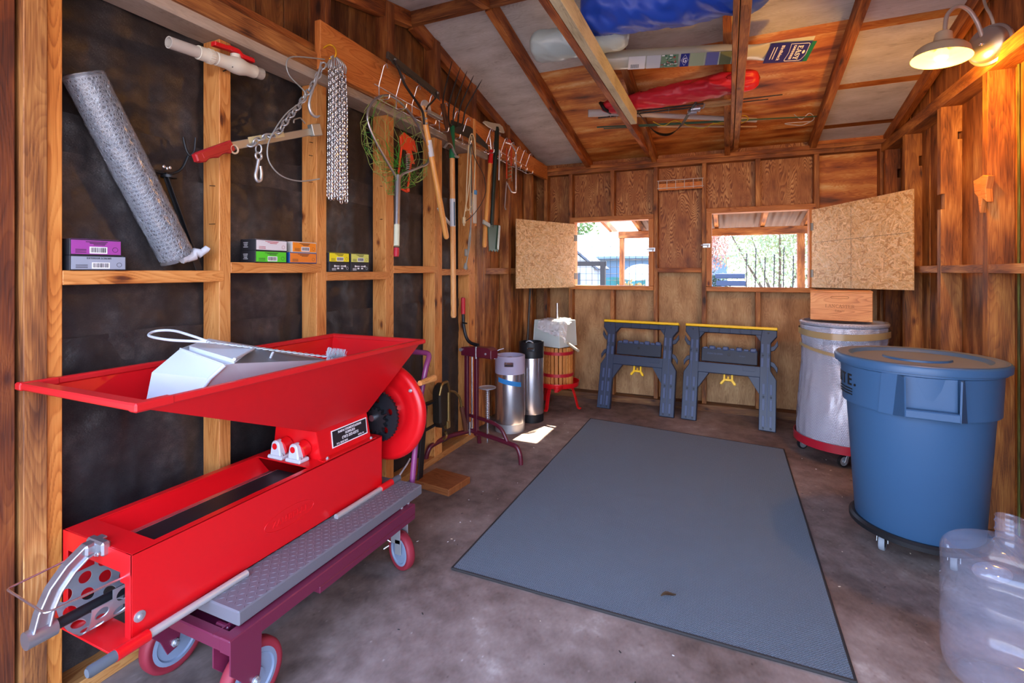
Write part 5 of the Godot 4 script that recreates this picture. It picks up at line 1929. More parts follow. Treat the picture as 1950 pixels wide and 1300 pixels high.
	# ---- extension cords
	for q in [["cream", C("d9c59a"), 0.0042, 0.0], ["grey", C("8f8f86"), 0.0045, 1.0], ["thin black", C("2b2927"), 0.0026, 2.0]]:
		var label: String = ["cream extension cord looped over a hook with its plug hanging", "grey extension cord hanging to the blocking with moulded plug", "thin black cable looped loosely over the cords"][int(q[3])]
		o = thing("extension_cord", label, "cord", V(-1.59, 1.3, -2.93))
		var paths: Array
		if q[3] == 0.0:
			paths = [[V(-1.60, 1.62, -2.875), V(-1.595, 1.9, -2.885), V(-1.59, 2.08, -2.90), V(-1.585, 2.15, -2.93), V(-1.59, 2.10, -2.985), V(-1.595, 1.9, -2.99), V(-1.60, 1.66, -2.965), V(-1.598, 1.62, -2.93), V(-1.595, 1.85, -2.93), V(-1.59, 2.135, -2.94), V(-1.59, 1.8, -2.90), V(-1.595, 1.64, -2.86), V(-1.60, 1.58, -2.85)], [V(-1.60, 1.66, -2.87), V(-1.598, 1.63, -2.90), V(-1.60, 1.66, -2.945)]]
		elif q[3] == 1.0:
			paths = [[V(-1.605, 2.12, -2.93), V(-1.60, 1.8, -2.95), V(-1.60, 1.55, -2.945), V(-1.605, 1.45, -2.93), V(-1.61, 1.36, -2.92), V(-1.61, 1.325, -2.90)], [V(-1.61, 2.13, -2.945), V(-1.605, 1.9, -2.965), V(-1.60, 1.62, -2.95), V(-1.60, 1.42, -2.935), V(-1.61, 1.30, -2.91), V(-1.62, 1.24, -2.91)]]
		else:
			paths = [[V(-1.585, 2.12, -2.91), V(-1.58, 2.0, -2.96), V(-1.575, 1.9, -3.08), V(-1.575, 1.8, -3.12), V(-1.575, 1.7, -3.06), V(-1.575, 1.6, -2.93), V(-1.575, 1.55, -2.83)], [V(-1.588, 2.13, -2.92), V(-1.585, 1.95, -2.925), V(-1.585, 1.75, -2.93)]]
		b = wm(o)
		for p in paths:
			b.tube(smooth_path(p, 8), q[2], 7)
		put(b, "cable", mat(q[1], 0.5), o)
		b = wm(o)
		var pm := mat(q[1], 0.5)
		if q[3] == 0.0:
			b.box(V(-1.60, 1.557, -2.85), V(0.018, 0.045, 0.026), 0.005)
			b.box(V(-1.60, 1.528, -2.843), V(0.006, 0.016, 0.003), 0.0005)
			b.box(V(-1.60, 1.528, -2.857), V(0.006, 0.016, 0.003), 0.0005)
			put(b, "plug", pm, o)
		elif q[3] == 1.0:
			b.box(V(-1.612, 1.345, -2.905), V(0.02, 0.05, 0.034), 0.006)
			put(b, "socket_block", pm, o)
			b = wm(o)
			b.tube([V(-1.62, 1.275, -2.908), V(-1.622, 1.24, -2.91), V(-1.625, 1.237, -2.91)], [0.008, 0.016, 0.014], 10)
			put(b, "plug", pm, o)
	# ---- lath with a paint pad
	o = thing("wooden_lath", "pale flat wooden lath hanging behind the cords with tape on it", "lath", V(-1.615, 1.53, -3.01))
	b = wm(o)
	b.bar(V(-1.60, 2.27, -2.995), V(-1.61, 1.535, -3.025), 0.028, 0.008, V(1, 0, 0), 0.001)
	put(b, "strip", mat(C("fff0dc"), 0.6, 0, {"tex": tex.fir, "us": Vector3(0.4, 2, 1)}), o)
	b = wm(o)
	b.box(V(-1.6, 1.65, -3.0), V(0.012, 0.2, 0.04), 0.003, 1)
	put(b, "paper_pad", mat(C("cfc7b4"), 0.7), o)
	b = wm(o)
	b.box(V(-1.597, 1.765, -3.005), V(0.015, 0.03, 0.03), 0.003, 1)
	put(b, "blue_tape", mat(C("4f8fc4"), 0.6), o)
	# ---- cultivator with red ferrule and white hoe plate
	o = thing("hand_hoe", "wooden handled hoe with red ferrule and pale plate head", "hoe", V(-1.59, 1.5, -3.2))
	b = wm(o)
	b.tube([V(-1.597, 2.03, -3.24), V(-1.59, 1.56, -3.15), V(-1.585, 1.40, -3.12), V(-1.585, 1.388, -3.118)], [0.0145, 0.0165, 0.017, 0.01], 16)
	put(b, "handle", ash, o)
	b = wm(o)
	b.tube([V(-1.598, 2.115, -3.256), V(-1.597, 2.01, -3.237)], [0.0125, 0.0185], 16)
	put(b, "ferrule", mat(C("c4161b"), 0.35), o)
	b = wm(o)
	b.tube(smooth_path([V(-1.598, 2.10, -3.255), V(-1.598, 2.16, -3.245), V(-1.60, 2.22, -3.235), V(-1.595, 2.30, -3.25)], 4), 0.0048, 8)
	b.tube(smooth_path([V(-1.598, 2.10, -3.255), V(-1.60, 2.16, -3.29), V(-1.60, 2.22, -3.32), V(-1.595, 2.30, -3.34)], 4), 0.0042, 8)
	put(b, "wire_neck", mats.chrome, o)
	b = wm(o)
	var hpl := PackedVector2Array()
	for q in [[3.10, 2.275], [3.13, 2.295], [3.25, 2.315], [3.38, 2.34], [3.43, 2.335], [3.47, 2.30], [3.46, 2.29], [3.32, 2.27], [3.18, 2.265]]:
		hpl.append(Vector2(q[0], q[1]))
	b.xf = b.xf * Transform3D(Basis(Vector3.UP, PI / 2), V(-1.59, 0, 0))
	b.prism(hpl, 0.012, 0.004)
	put(b, "plate_head", mat(C("bfbcae"), 0.5, 0.3), o)
	# ---- green trenching shovel
	o = thing("trench_shovel", "dark shafted trench shovel with green notched blade beside the red hoe", "shovel", V(-1.575, 1.36, -3.25))
	b = wm(o)
	b.tube([V(-1.585, 2.30, -3.325), V(-1.575, 1.54, -3.215)], 0.0155, 14)
	put(b, "shaft", mat(C("14251f"), 0.4), o)
	b = wm(o)
	b.tube([V(-1.586, 2.29, -3.33), V(-1.585, 2.09, -3.315)], 0.0175, 14)
	put(b, "black_grip", mats.black, o)
	b = wm(o)
	var bl := PackedVector2Array([Vector2(3.13, 1.55), Vector2(3.33, 1.565), Vector2(3.30, 1.37)])
	for i in 7:
		bl.append(Vector2(3.295 - 0.145 * i / 6.0, 1.358 + (0.014 if i % 2 == 1 else 0.0)))
	bl.append(Vector2(3.15, 1.37))
	b.xf = b.xf * Transform3D(Basis(Vector3.UP, PI / 2), V(-1.565, 0, 0))
	b.prism(bl, 0.005, 0.0015)
	put(b, "blade", mat(C("23503a"), 0.4), o)
	b = wm(o)
	b.bar(V(-1.556, 1.56, -3.31), V(-1.556, 1.38, -3.28), 0.03, 0.004, V(1, 0, 0), 0.001)
	b.bar(V(-1.56, 1.565, -3.05), V(-1.56, 1.545, -3.15), 0.014, 0.03, V(0, 1, 0), 0.003)
	put(b, "bracket", mat(C("a9b3ae"), 0.4, 0.5), o)
	b = wm(o)
	b.bar(V(-1.565, 2.13, -3.33), V(-1.565, 1.90, -3.32), 0.016, 0.006, V(1, 0, 0), 0.002)
	put(b, "white_sheath", mats.white_plastic, o)
	# ---- chrome saw frame with an orange strap
	o = thing("hacksaw", "chrome tubular saw frame hanging at the end of the hooks", "saw frame", V(-1.59, 1.7, -3.6))
	b = wm(o)
	b.tube(bent([V(-1.61, 2.24, -3.53), V(-1.59, 2.24, -3.60), V(-1.575, 2.19, -3.665), V(-1.575, 1.86, -3.665), V(-1.59, 1.855, -3.60), V(-1.60, 1.92, -3.545)], 0.02), 0.0075, 10)
	put(b, "frame", mats.chrome, o)
	b = wm(o)
	b.tube(bent([V(-1.605, 1.93, -3.545), V(-1.60, 1.72, -3.50), V(-1.58, 1.70, -3.475)], 0.01), 0.0045, 8)
	put(b, "rod", mats.zinc, o)
	o = thing("strap_tool", "orange strapped tool hanging inside the chrome saw frame", "tool", V(-1.6, 1.95, -3.58))
	b = wm(o)
	b.bar(V(-1.61, 2.20, -3.56), V(-1.60, 1.95, -3.535), 0.016, 0.008, V(1, 0, 0), 0.002)
	b.bar(V(-1.60, 2.23, -3.63), V(-1.59, 1.95, -3.60), 0.016, 0.008, V(1, 0, 0), 0.002)
	b.tube(arc(V(-1.605, 2.24, -3.60), 0.035, -10, 190, 12, Vector3.FORWARD, Vector3.UP), 0.006, 8)
	put(b, "strap", mat(C("c4441f"), 0.5), o)
	b = wm(o)
	for i in 4:
		b.tube(smooth_path([V(-1.592, 2.04 - i * 0.03, -3.55), V(-1.58, 2.055 - i * 0.03, -3.585), V(-1.592, 2.035 - i * 0.03, -3.62)], 4), 0.004, 7)
	put(b, "clip", mat(C("8d8a6a"), 0.5, 0.4), o)


func caster(parent: Node3D, at: Vector3, r: float, tyre: Material, hub: Material, turn: float) -> void:
	# at: where the wheel's axle is
	var b := wm(parent)
	b.xf = b.xf * Transform3D(Basis(Vector3.UP, turn), at)
	b.bar(V(0.02, r * 1.05, r * 0.5), V(0, -0.008, r * 0.5), 0.003, r * 0.5, Vector3.RIGHT, 0.001)
	b.bar(V(0.02, r * 1.05, -r * 0.5), V(0, -0.008, -r * 0.5), 0.003, r * 0.5, Vector3.RIGHT, 0.001)
	b.box(V(0.02, r * 1.1, 0), V(r * 1.1, 0.005, r * 1.1), 0.001)
	b.tube([V(0.02, r * 1.1, 0), V(0.02, r * 1.45, 0)], r * 0.4, 14)
	put(b, "caster_fork", mats.zinc, parent)
	wheel(parent, at, r, r * 0.6, turn + PI / 2, tyre, hub)


func osb_shutter(called_label: String, hinge: Vector3, free: Vector3, y0a: float, y1a: float, y0b: float, y1b: float, lines: bool) -> void:
	var o := thing("window_shutter", called_label, "shutter", V(hinge.x, y0a, hinge.z), 0.0, "strand board window shutters")
	var d := V(free.x - hinge.x, 0, free.z - hinge.z)
	var ln := d.length()
	d = d.normalized()
	var b := mb()
	b.xf = Transform3D(Basis(d, Vector3.UP, d.cross(Vector3.UP)), Vector3.ZERO)
	b.uo = Vector2(rng.randf(), rng.randf())
	b.prism(PackedVector2Array([Vector2(0, 0), Vector2(ln, y0b - y0a), Vector2(ln, y1b - y0a), Vector2(0, y1a - y0a)]), 0.012, 0.0008)
	var bd := put(b, "board", mats.osb, o)
	for q in [0.18, 0.78]:
		b = mb()
		b.xf = Transform3D(Basis(d, Vector3.UP, d.cross(Vector3.UP)), Vector3.ZERO)
		for s in [-1, 1]:
			b.box(V(-0.004, (y1a - y0a) * q, 0.0075 * s), V(0.05, 0.06, 0.002), 0.0006)
		b.tube([V(-0.006, (y1a - y0a) * q - 0.032, 0.008), V(-0.006, (y1a - y0a) * q + 0.032, 0.008)], 0.004, 8)
		put(b, "hinge", mat(C("6e6558"), 0.5, 0.5), o)
	if lines:
		b = mb()
		b.xf = Transform3D(Basis(d, Vector3.UP, d.cross(Vector3.UP)), Vector3.ZERO)
		for s in [-1, 1]:
			b.bar(V(ln * 0.03, 0.36, 0.0062 * s), V(ln * 0.97, 0.375, 0.0062 * s), 0.0006, 0.002, Vector3.UP, 0)
			b.bar(V(ln * 0.45, 0.01, 0.0062 * s), V(ln * 0.45, 0.60, 0.0062 * s), 0.0006, 0.002, Vector3.RIGHT, 0)
		put(b, "chalk_line", mats.iron, bd)


func sawhorse(label: String, at: Vector3, turn: float, lean: float, wd: float, words: bool) -> void:
	var o := thing("sawhorse", label, "sawhorse", at, turn, "folding sawhorses against the back wall")
	var body := mat(C("2b364d"), 0.42)
	var inset := mat(C("47567a"), 0.45)
	var dark := mat(C("222a3a"), 0.5)
	var yel := mat(C("ffd014"), 0.4)
	var L := Transform3D(Basis(Vector3.RIGHT, -lean), Vector3.ZERO)
	var h := wd / 2
	for s in [-1.0, 1.0]:
		var b := mb()
		b.xf = L
		var pg := PackedVector2Array()
		for q in [[0.0, 0.0], [0.0, 0.385], [0.042, 0.455], [0.042, 0.67], [0.0, 0.725], [0.0, 0.772], [0.105, 0.772], [0.115, 0.70], [0.118, 0.40], [0.118, 0.0]]:
			pg.append(Vector2(s * (h - q[0]), q[1]))
		b.prism(pg, 0.05, 0.004)
		var leg := put(b, "leg", body, o)
		b = mb()
		b.xf = L
		for c in [0.036, 0.088]:
			for r in [[0.03, 0.11], [0.15, 0.235], [0.27, 0.35], [0.48, 0.55], [0.59, 0.66]]:
				var xx: float = c + (0.012 if r[0] > 0.4 else 0.0)
				if r[0] > 0.4 and c < 0.05:
					xx += 0.012
				b.box(V(s * (h - xx), (r[0] + r[1]) / 2, 0.0255), V(0.017, r[1] - r[0], 0.003), 0.0012)
		b.box(V(s * (h - 0.062), 0.33, 0.0255), V(0.006, 0.6, 0.005), 0.001)
		put(b, "raised_rib", inset, leg)
		b = mb()
		b.xf = L
		for q in [[0.036, 0.018], [0.088, 0.018], [0.036, 0.252], [0.088, 0.252], [0.05, 0.57], [0.098, 0.57], [0.06, 0.75]]:
			b.xf = L * Transform3D(Basis(Vector3.RIGHT, PI / 2), V(s * (h - q[0]), q[1], 0.0255))
			b.lathe([Vector2(0, 0.003), Vector2(0.006, 0.003), Vector2(0.0075, 0)], 12)
		var stud := put(b, "rivet", dark, leg)
		stud.set_meta("kind", "stuff")
		# gussets below the lower rail and under the top bar
		b = mb()
		b.xf = L
		b.prism(PackedVector2Array([Vector2(s * (h - 0.117), 0.405), Vector2(s * (h - 0.20), 0.395), Vector2(s * (h - 0.117), 0.265)]), 0.034, 0.002)
		put(b, "gusset", body, o)
		b = mb()
		b.xf = L
		b.prism(PackedVector2Array([Vector2(s * (h - 0.112), 0.73), Vector2(s * (h - 0.155), 0.73), Vector2(s * (h - 0.112), 0.675)]), 0.034, 0.002)
		put(b, "gusset", body, o)
		for q in [[0.655, 0.60, 1.0], [0.545, 0.60, -1.0]]:
			b = mb()
			b.xf = L
			var y: float = 0.605 if q[2] > 0 else 0.53
			var g: float = q[2]
			b.prism(PackedVector2Array([Vector2(s * (h - 0.044), y), Vector2(s * (h - 0.044), y + 0.035 * g), Vector2(s * (h - 0.02), y + 0.05 * g), Vector2(s * (h + 0.004), y + 0.092 * g), Vector2(s * (h + 0.008), y + 0.05 * g), Vector2(s * (h - 0.016), y + 0.012 * g)]), 0.016, 0.003)
			put(b, "side_hook", body, o)
	var b := mb()
	b.xf = L
	b.box(V(0, 0.75, 0), V(wd - 0.2, 0.042, 0.034), 0.003)
	for i in 5:
		b.box(V(lerpf(-0.16, 0.16, i / 4.0), 0.75, 0.018), V(0.012, 0.036, 0.006), 0.002)
	put(b, "top_rail", body, o)
	b = mb()
	b.xf = L
	b.box(V(0, 0.4375, 0.002), V(wd - 0.21, 0.085, 0.042), 0.004)
	b.box(V(wd * 0.22, 0.45, 0.0245), V(0.09, 0.03, 0.003), 0.001)
	put(b, "lower_rail", body, o)
	b = mb()
	b.xf = L
	b.box(V(0, 0.545, -0.004), V(wd - 0.27, 0.115, 0.03), 0.004)
	var tray := put(b, "tool_tray", dark, o)
	b = mb()
	b.xf = L
	for i in 8:
		var x := lerpf(-0.5, 0.5, (i + 0.5) / 8.0) * (wd - 0.28)
		if i % 2 == 1:
			b.box(V(x, 0.603, 0.004), V(0.048, 0.034, 0.034), 0.008)
		else:
			b.box(V(x, 0.600, 0.0), V(0.036, 0.018, 0.03), 0.004)
	put(b, "latch_lid", inset, tray)
	if words:
		b = mb()
		b.xf = L
		b.text("PUSH TO OPEN", 0.012, Transform3D(Basis.IDENTITY, V(-0.105, 0.555, 0.0112)), 0.0012, "Droid Sans", true)
		b.text("DO NOT", 0.009, Transform3D(Basis.IDENTITY, V(0.1, 0.55, 0.0112)), 0.001, "Droid Sans")
		put(b, "raised_words", inset, tray)
	b = mb()
	b.xf = L
	b.xf = L * Transform3D(Basis(Vector3.RIGHT, PI / 2), V(0.0, 0.555, 0.011))
	b.lathe([Vector2(0, 0.001), Vector2(0.011, 0.001), Vector2(0.012, 0)], 14)
	put(b, "finger_hole", mats.black, tray)
	b = mb()
	b.xf = L
	b.box(V(0, 0.784, 0), V(wd + 0.006, 0.022, 0.056), 0.004)
	put(b, "top_cap", yel, o)
	b = mb()
	b.xf = L
	for s in [-1.0, 1.0]:
		b.prism(PackedVector2Array([Vector2(s * 0.035, 0.395), Vector2(s * 0.022, 0.395), Vector2(s * 0.022, 0.345), Vector2(s * 0.045, 0.312), Vector2(s * 0.06, 0.316), Vector2(s * 0.057, 0.33), Vector2(s * 0.037, 0.355)]), 0.018, 0.003)
	b.box(V(0, 0.352, 0), V(0.05, 0.018, 0.012), 0.003)
	b.box(V(0, 0.37, 0), V(0.014, 0.02, 0.012), 0.003)
	put(b, "yellow_latch", yel, o)


func keg(label: String, at: Vector3, r: float, h: float, rub: Material, tape: bool, ring_h: float) -> void:
	var o := thing("metal_keg", label, "keg", at, 0.0, "steel drink kegs in the corner")
	var b := mb()
	var body_top := h - ring_h
	b.lathe([Vector2(0, 0.03), Vector2(r * 0.9, 0.03), Vector2(r * 0.985, 0.05), Vector2(r, 0.075), Vector2(r, body_top - 0.03), Vector2(r * 0.97, body_top - 0.008), Vector2(r * 0.85, body_top + 0.012), Vector2(r * 0.45, body_top + 0.03), Vector2(0, body_top + 0.032)], 48, 0.7)
	b.box(V(0, body_top + 0.04, 0), V(0.09, 0.012, 0.05), 0.004)
	put(b, "body", mats.steel, o)
	b = mb()
	b.lathe([Vector2(r * 0.93, 0.06), Vector2(r * 0.96, 0.0), Vector2(r * 0.99, 0.0), Vector2(r * 0.995, 0.065)], 48, 0.5)
	put(b, "base_ring", mats.zinc if tape else rub, o)
	# collar with two hand holes
	b = mb()
	var prof_r := r * 1.0
	for k in 48:
		var a0 := TAU * k / 48
		var a1 := TAU * (k + 1) / 48
		var hole := absf(fposmod(a0 + 0.06, PI) - 1.25) < 0.36
		var spans := [[body_top - 0.02, body_top + ring_h * 0.36], [body_top + ring_h * 0.66, h]] if hole else [[body_top - 0.02, h]]
		for s in spans:
			for rr in [[prof_r, 1.0], [prof_r - 0.011, -1.0]]:
				var p := []
				for q in [[a0, s[0]], [a1, s[0]], [a1, s[1]], [a0, s[1]]]:
					p.append(V(cos(q[0]) * rr[0], q[1], sin(q[0]) * rr[0]))
				var i0 := b.v.size()
				for q in 4:
					var an: float = [a0, a1, a1, a0][q]
					b.vert(p[q], V(cos(an), 0, sin(an)) * rr[1], Vector2.ZERO)
				b.tri_i(i0, i0 + 1, i0 + 2)
				b.tri_i(i0, i0 + 2, i0 + 3)
			for yy in [s[0], s[1]]:
				b.poly([V(cos(a0) * prof_r, yy, sin(a0) * prof_r), V(cos(a1) * prof_r, yy, sin(a1) * prof_r), V(cos(a1) * (prof_r - 0.011), yy, sin(a1) * (prof_r - 0.011)), V(cos(a0) * (prof_r - 0.011), yy, sin(a0) * (prof_r - 0.011))], V(0, 1 if yy == s[1] else -1, 0))
	put(b, "rubber_collar", rub, o)
	b = mb()
	for s in [-0.05, 0.05]:
		b.xf = Transform3D(Basis.IDENTITY, V(s, body_top + 0.03, 0.03))
		b.lathe([Vector2(0.012, 0), Vector2(0.012, 0.02), Vector2(0.008, 0.022), Vector2(0.008, 0.04), Vector2(0.004, 0.045), Vector2(0, 0.045)], 16)
	put(b, "valve_post", mats.zinc, o)
	b = mb()
	b.tube(bent([V(-0.035, body_top + 0.045, 0.0), V(-0.03, h - 0.02, 0.02), V(0.03, h - 0.01, 0.03), V(0.035, body_top + 0.045, 0.0)], 0.015), 0.004, 8)
	if tape:
		b.tube(smooth_path([V(-r * 0.9, h - 0.03, 0.05), V(-r * 1.15, h - 0.01, 0.06), V(-r * 0.8, h + 0.03, 0.03), V(-r * 0.45, h + 0.045, 0.0)], 5), 0.005, 8)
	else:
		b.tube(arc(V(-0.005, h - 0.015, 0.02), 0.03, 0, 350, 16, Vector3.RIGHT, V(0, 0.8, 0.6)), 0.005, 8, true)
	put(b, "bail_handle", mats.chrome if tape else mats.white_plastic, o)
	if tape:
		b = mb()
		for k in 12:
			var t0 := deg_to_rad(lerpf(20, 115, k / 12.0))
			var t1 := deg_to_rad(lerpf(20, 115, (k + 1) / 12.0))
			var y0 := lerpf(body_top - 0.115, body_top - 0.075, k / 12.0)
			var y1 := lerpf(body_top - 0.115, body_top - 0.075, (k + 1) / 12.0)
			b.poly([V(cos(t0) * (r + 0.0006), y0, sin(t0) * (r + 0.0006)), V(cos(t1) * (r + 0.0006), y1, sin(t1) * (r + 0.0006)), V(cos(t1) * (r + 0.0006), y1 + 0.035, sin(t1) * (r + 0.0006)), V(cos(t0) * (r + 0.0006), y0 + 0.035, sin(t0) * (r + 0.0006))], V(cos(t0), 0, sin(t0)))
		put(b, "blue_tape", mat(C("2a84c8"), 0.6), o)


func build_back_corner() -> void:
	var b: MB
	var o: Node3D
	# kegs
	keg("shorter steel keg with pale lilac collar and blue tape", V(-1.535, 0, -3.455), 0.116, 0.575, mat(C("b3adc4"), 0.6), true, 0.115)
	keg("taller steel keg with black rubber collar behind the taped keg", V(-1.474, 0, -3.75), 0.102, 0.642, mats.black, false, 0.105)
	# fruit press
	o = thing("fruit_press", "small fruit press with slatted wooden basket on red three legged stand", "fruit press", V(-1.41, 0, -4.23))
	b = mb()
	b.lathe([Vector2(0, 0.20), Vector2(0.17, 0.20), Vector2(0.185, 0.205), Vector2(0.192, 0.235), Vector2(0.197, 0.236), Vector2(0.198, 0.228), Vector2(0.19, 0.195), Vector2(0.17, 0.188), Vector2(0, 0.186)], 48)
	slab(b, [V(0.03, 0.196, 0.17), V(0.10, 0.196, 0.16), V(0.085, 0.185, 0.245), V(0.06, 0.185, 0.25)], 0.006)
	slab(b, [V(0.03, 0.236, 0.185), V(0.03, 0.196, 0.18), V(0.06, 0.184, 0.25), V(0.06, 0.20, 0.252)], 0.005)
	slab(b, [V(0.11, 0.236, 0.165), V(0.10, 0.196, 0.16), V(0.085, 0.184, 0.245), V(0.088, 0.20, 0.248)], 0.005)
	put(b, "dish", mats.red, o)
	for an in [100.0, 5.0, 215.0]:
		b = mb()
		var dr := V(cos(deg_to_rad(an)), 0, sin(deg_to_rad(an)))
		var pts := [dr * 0.14 + V(0, 0.19, 0), dr * 0.165 + V(0, 0.13, 0), dr * 0.185 + V(0, 0.06, 0), dr * 0.20 + V(0, 0.012, 0), dr * 0.225 + V(0, 0.006, 0)]
		pts = smooth_path(pts, 4)
		for i in pts.size() - 1:
			b.bar(pts[i] + (pts[i] - pts[i + 1]) * 0.1, pts[i + 1], 0.034, 0.012, dr, 0.003)
		put(b, "leg", mats.red, o)
	for i in 24:
		var an := TAU * i / 24
		b = mb()
		b.uo = Vector2(rng.randf() * 2.0, rng.randf() * 0.4)
		var t := rng.randf_range(0.85, 1.15)
		b.col = Color(t, t * 0.88, t * 0.66)
		b.xf = Transform3D(Basis(Vector3.UP, -an + PI / 2), V(cos(an) * 0.136, 0.373, sin(an) * 0.136))
		b.box(Vector3.ZERO, V(0.029, 0.34, 0.013), 0.003, 1)
		put(b, "slat", mats.fir, o)
	for y in [0.285, 0.478]:
		b = mb()
		b.lathe([Vector2(0.1435, y), Vector2(0.1465, y), Vector2(0.1465, y + 0.028), Vector2(0.1435, y + 0.028), Vector2(0.1435, y)], 48)
		for i in 24:
			var an := TAU * i / 24
			b.ball(V(cos(an) * 0.147, y + 0.014, sin(an) * 0.147), V(0.003, 0.003, 0.003), 6, 4)
		put(b, "hoop", mat(C("b81a2a"), 0.4), o)
	b = mb()
	b.tube([V(0.0, 0.2, 0), V(0.0, 0.93, 0)], 0.0125, 14)
	put(b, "screw_shaft", mats.steel, o)
	b = mb()
	b.tube([V(0.08, 0.60, 0.05), V(0.24, 0.535, 0.15)], [0.013, 0.012], 12)
	put(b, "crank_bar", mat(C("b6a78e"), 0.5), o)
	# plastic bin upside down over the press, a plastic sheet on it
	o = thing("plastic_bin", "translucent white square plastic bin upturned over the wooden press basket", "bin", V(-1.43, 0.552, -4.22), -0.35)
	b = mb()
	var pc := mat(C("d3dbd4"), 0.35, 0, {"back": C("3a3f3c")})
	var bt := [V(-0.14, 0.225, 0.115), V(0.14, 0.225, 0.115), V(0.14, 0.225, -0.115), V(-0.14, 0.225, -0.115)]
	var bb := [V(-0.15, 0, 0.125), V(0.15, 0, 0.125), V(0.15, 0, -0.125), V(-0.15, 0, -0.125)]
	for i in 4:
		slab(b, [bb[i], bb[(i + 1) % 4], bt[(i + 1) % 4], bt[i]], 0.003)
		b.tube([bb[i], bt[i]], 0.004, 8)
		b.tube([bt[i], bt[(i + 1) % 4]], 0.004, 8)
	b.xf = Transform3D(Basis.IDENTITY, V(0, 0.225, 0))
	b.poly([V(-0.14, 0, 0.115), V(0.14, 0, 0.115), V(0.14, 0, -0.115), V(-0.14, 0, -0.115)], Vector3.UP)
	put(b, "shell", pc, o)
	o = thing("plastic_sheet", "crumpled clear plastic sheet draped over the white upturned bin", "plastic sheet", V(-1.40, 0.78, -4.15))
	b = mb()
	var kn := noise(81, 1.0, 3)
	b.grid(func(u, t):
		var x: float = lerpf(-0.11, 0.13, u)
		var z: float = lerpf(-0.12, 0.22, t)
		var y := 0.012 + 0.016 * kn.get_noise_2d(x * 14, z * 14)
		var edge := z - 0.075 + x * 0.35 - 0.02
		if edge > 0.0:
			y -= edge * 0.9
			z = z - edge * 0.55 + 0.012 * kn.get_noise_2d(x * 20 + 9, z * 20)
		if x > 0.10:
			y -= (x - 0.10) * 1.2
		return V(x, y, z), 40, 50, Vector2(1, 1), V(0, 9, 0))
	put(b, "sheet", mat(C("dfdfe6"), 0.22, 0, {"alpha": 0.45, "nrm": tex.rough_nrm, "us": Vector3(3, 3, 1), "ns": 0.6}), o)
	# floor corker
	o = thing("floor_corker", "maroon steel floor corker on bent tube legs beside the kegs", "corker", V(-1.61, 0, -2.95), -0.23)
	b = mb()
	b.tube(bent([V(0.0, 0.135, 0), V(0.27, 0.12, 0), V(0.40, 0.11, 0), V(0.425, 0.06, 0.0), V(0.43, 0.0, 0.0)], 0.06, 6), 0.0155, 10)
	b.tube(bent([V(0.0, 0.235, 0), V(0.19, 0.225, 0), V(0.275, 0.20, 0), V(0.325, 0.115, 0)], 0.06, 6), 0.0125, 10)
	put(b, "long_leg", mats.maroon, o)
	b = mb()
	b.tube(bent([V(0.0, 0.13, 0), V(-0.02, 0.14, 0.20), V(-0.035, 0.11, 0.345), V(-0.045, 0.05, 0.362), V(-0.048, 0.0, 0.365)], 0.06, 6), 0.0155, 10)
	put(b, "side_leg", mats.maroon, o)
	b = mb()
	b.tube(bent([V(0.0, 0.13, 0), V(-0.03, 0.10, -0.12), V(-0.035, 0.0, -0.14)], 0.04, 6), 0.0155, 10)
	put(b, "rear_leg", mats.maroon, o)
	for x in [-0.028, 0.058]:
		b = mb()
		b.box(V(x, 0.40, 0), V(0.028, 0.58, 0.026), 0.003, 1)
		put(b, "upright", mats.maroon, o)
	b = mb()
	b.box(V(0.012, 0.4, -0.006), V(0.012, 0.52, 0.008), 0.002, 1)
	b.tube([V(0.015, 0.20, 0.02), V(0.015, 0.11, 0.02)], 0.008, 10)
	put(b, "steel_rod", mats.steel, o)
	b = mb()
	b.prism(PackedVector2Array([Vector2(-0.05, 0.645), Vector2(0.215, 0.645), Vector2(0.215, 0.70), Vector2(0.18, 0.715), Vector2(0.06, 0.71), Vector2(-0.05, 0.70)]), 0.075, 0.004)
	var hd := put(b, "head_box", mats.maroon, o)
	b = mb()
	hexnut(b, V(0.17, 0.675, 0.038), 0.008, 0.004, Vector3.BACK)
	put(b, "bolt", mats.zinc, hd)
	b = mb()
	b.tube([V(0.085, 0.715, 0.034), V(0.085, 0.635, 0.034)], 0.006, 10)
	b.tube([V(-0.045, 0.685, 0.03), V(-0.045, 0.685, 0.05)], 0.012, 12)
	put(b, "pin", mats.zinc, hd)
	b = mb()
	b.tube(smooth_path([V(0.05, 0.715, -0.03), V(-0.02, 0.725, -0.03), V(-0.06, 0.76, -0.03), V(-0.085, 0.84, -0.03), V(-0.09, 0.93, -0.03)], 6), 0.0115, 10)
	b.tube([V(-0.085, 0.86, -0.02), V(-0.055, 0.862, 0.0), V(-0.02, 0.862, 0.01)], 0.005, 8)
	put(b, "lever", mats.black, o)
	b = mb()
	b.tube([V(-0.09, 0.92, -0.03), V(-0.09, 1.03, -0.03), V(-0.09, 1.035, -0.03)], [0.0155, 0.0155, 0.01], 12)
	put(b, "lever_grip", mat(C("c4242e"), 0.5), o)
	b = mb()
	b.xf = Transform3D(Basis.IDENTITY, V(0.155, 0.44, 0.0))
	b.lathe([Vector2(0, 0), Vector2(0.045, 0), Vector2(0.057, 0.004), Vector2(0.058, 0.010), Vector2(0.05, 0.011), Vector2(0.046, 0.006), Vector2(0, 0.006)], 32)
	var pl := put(b, "bottle_plate", mats.zinc, o)
	b = mb()
	b.tube([V(0.155, 0.44, 0), V(0.155, 0.08, 0)], 0.007, 10)
	put(b, "plunger", mats.steel, o)
	b = mb()
	var sp := []
	for i in 130:
		var t := i / 129.0
		sp.append(V(0.155 + 0.0125 * cos(t * TAU * 15), 0.43 - 0.19 * t, 0.0125 * sin(t * TAU * 15)))
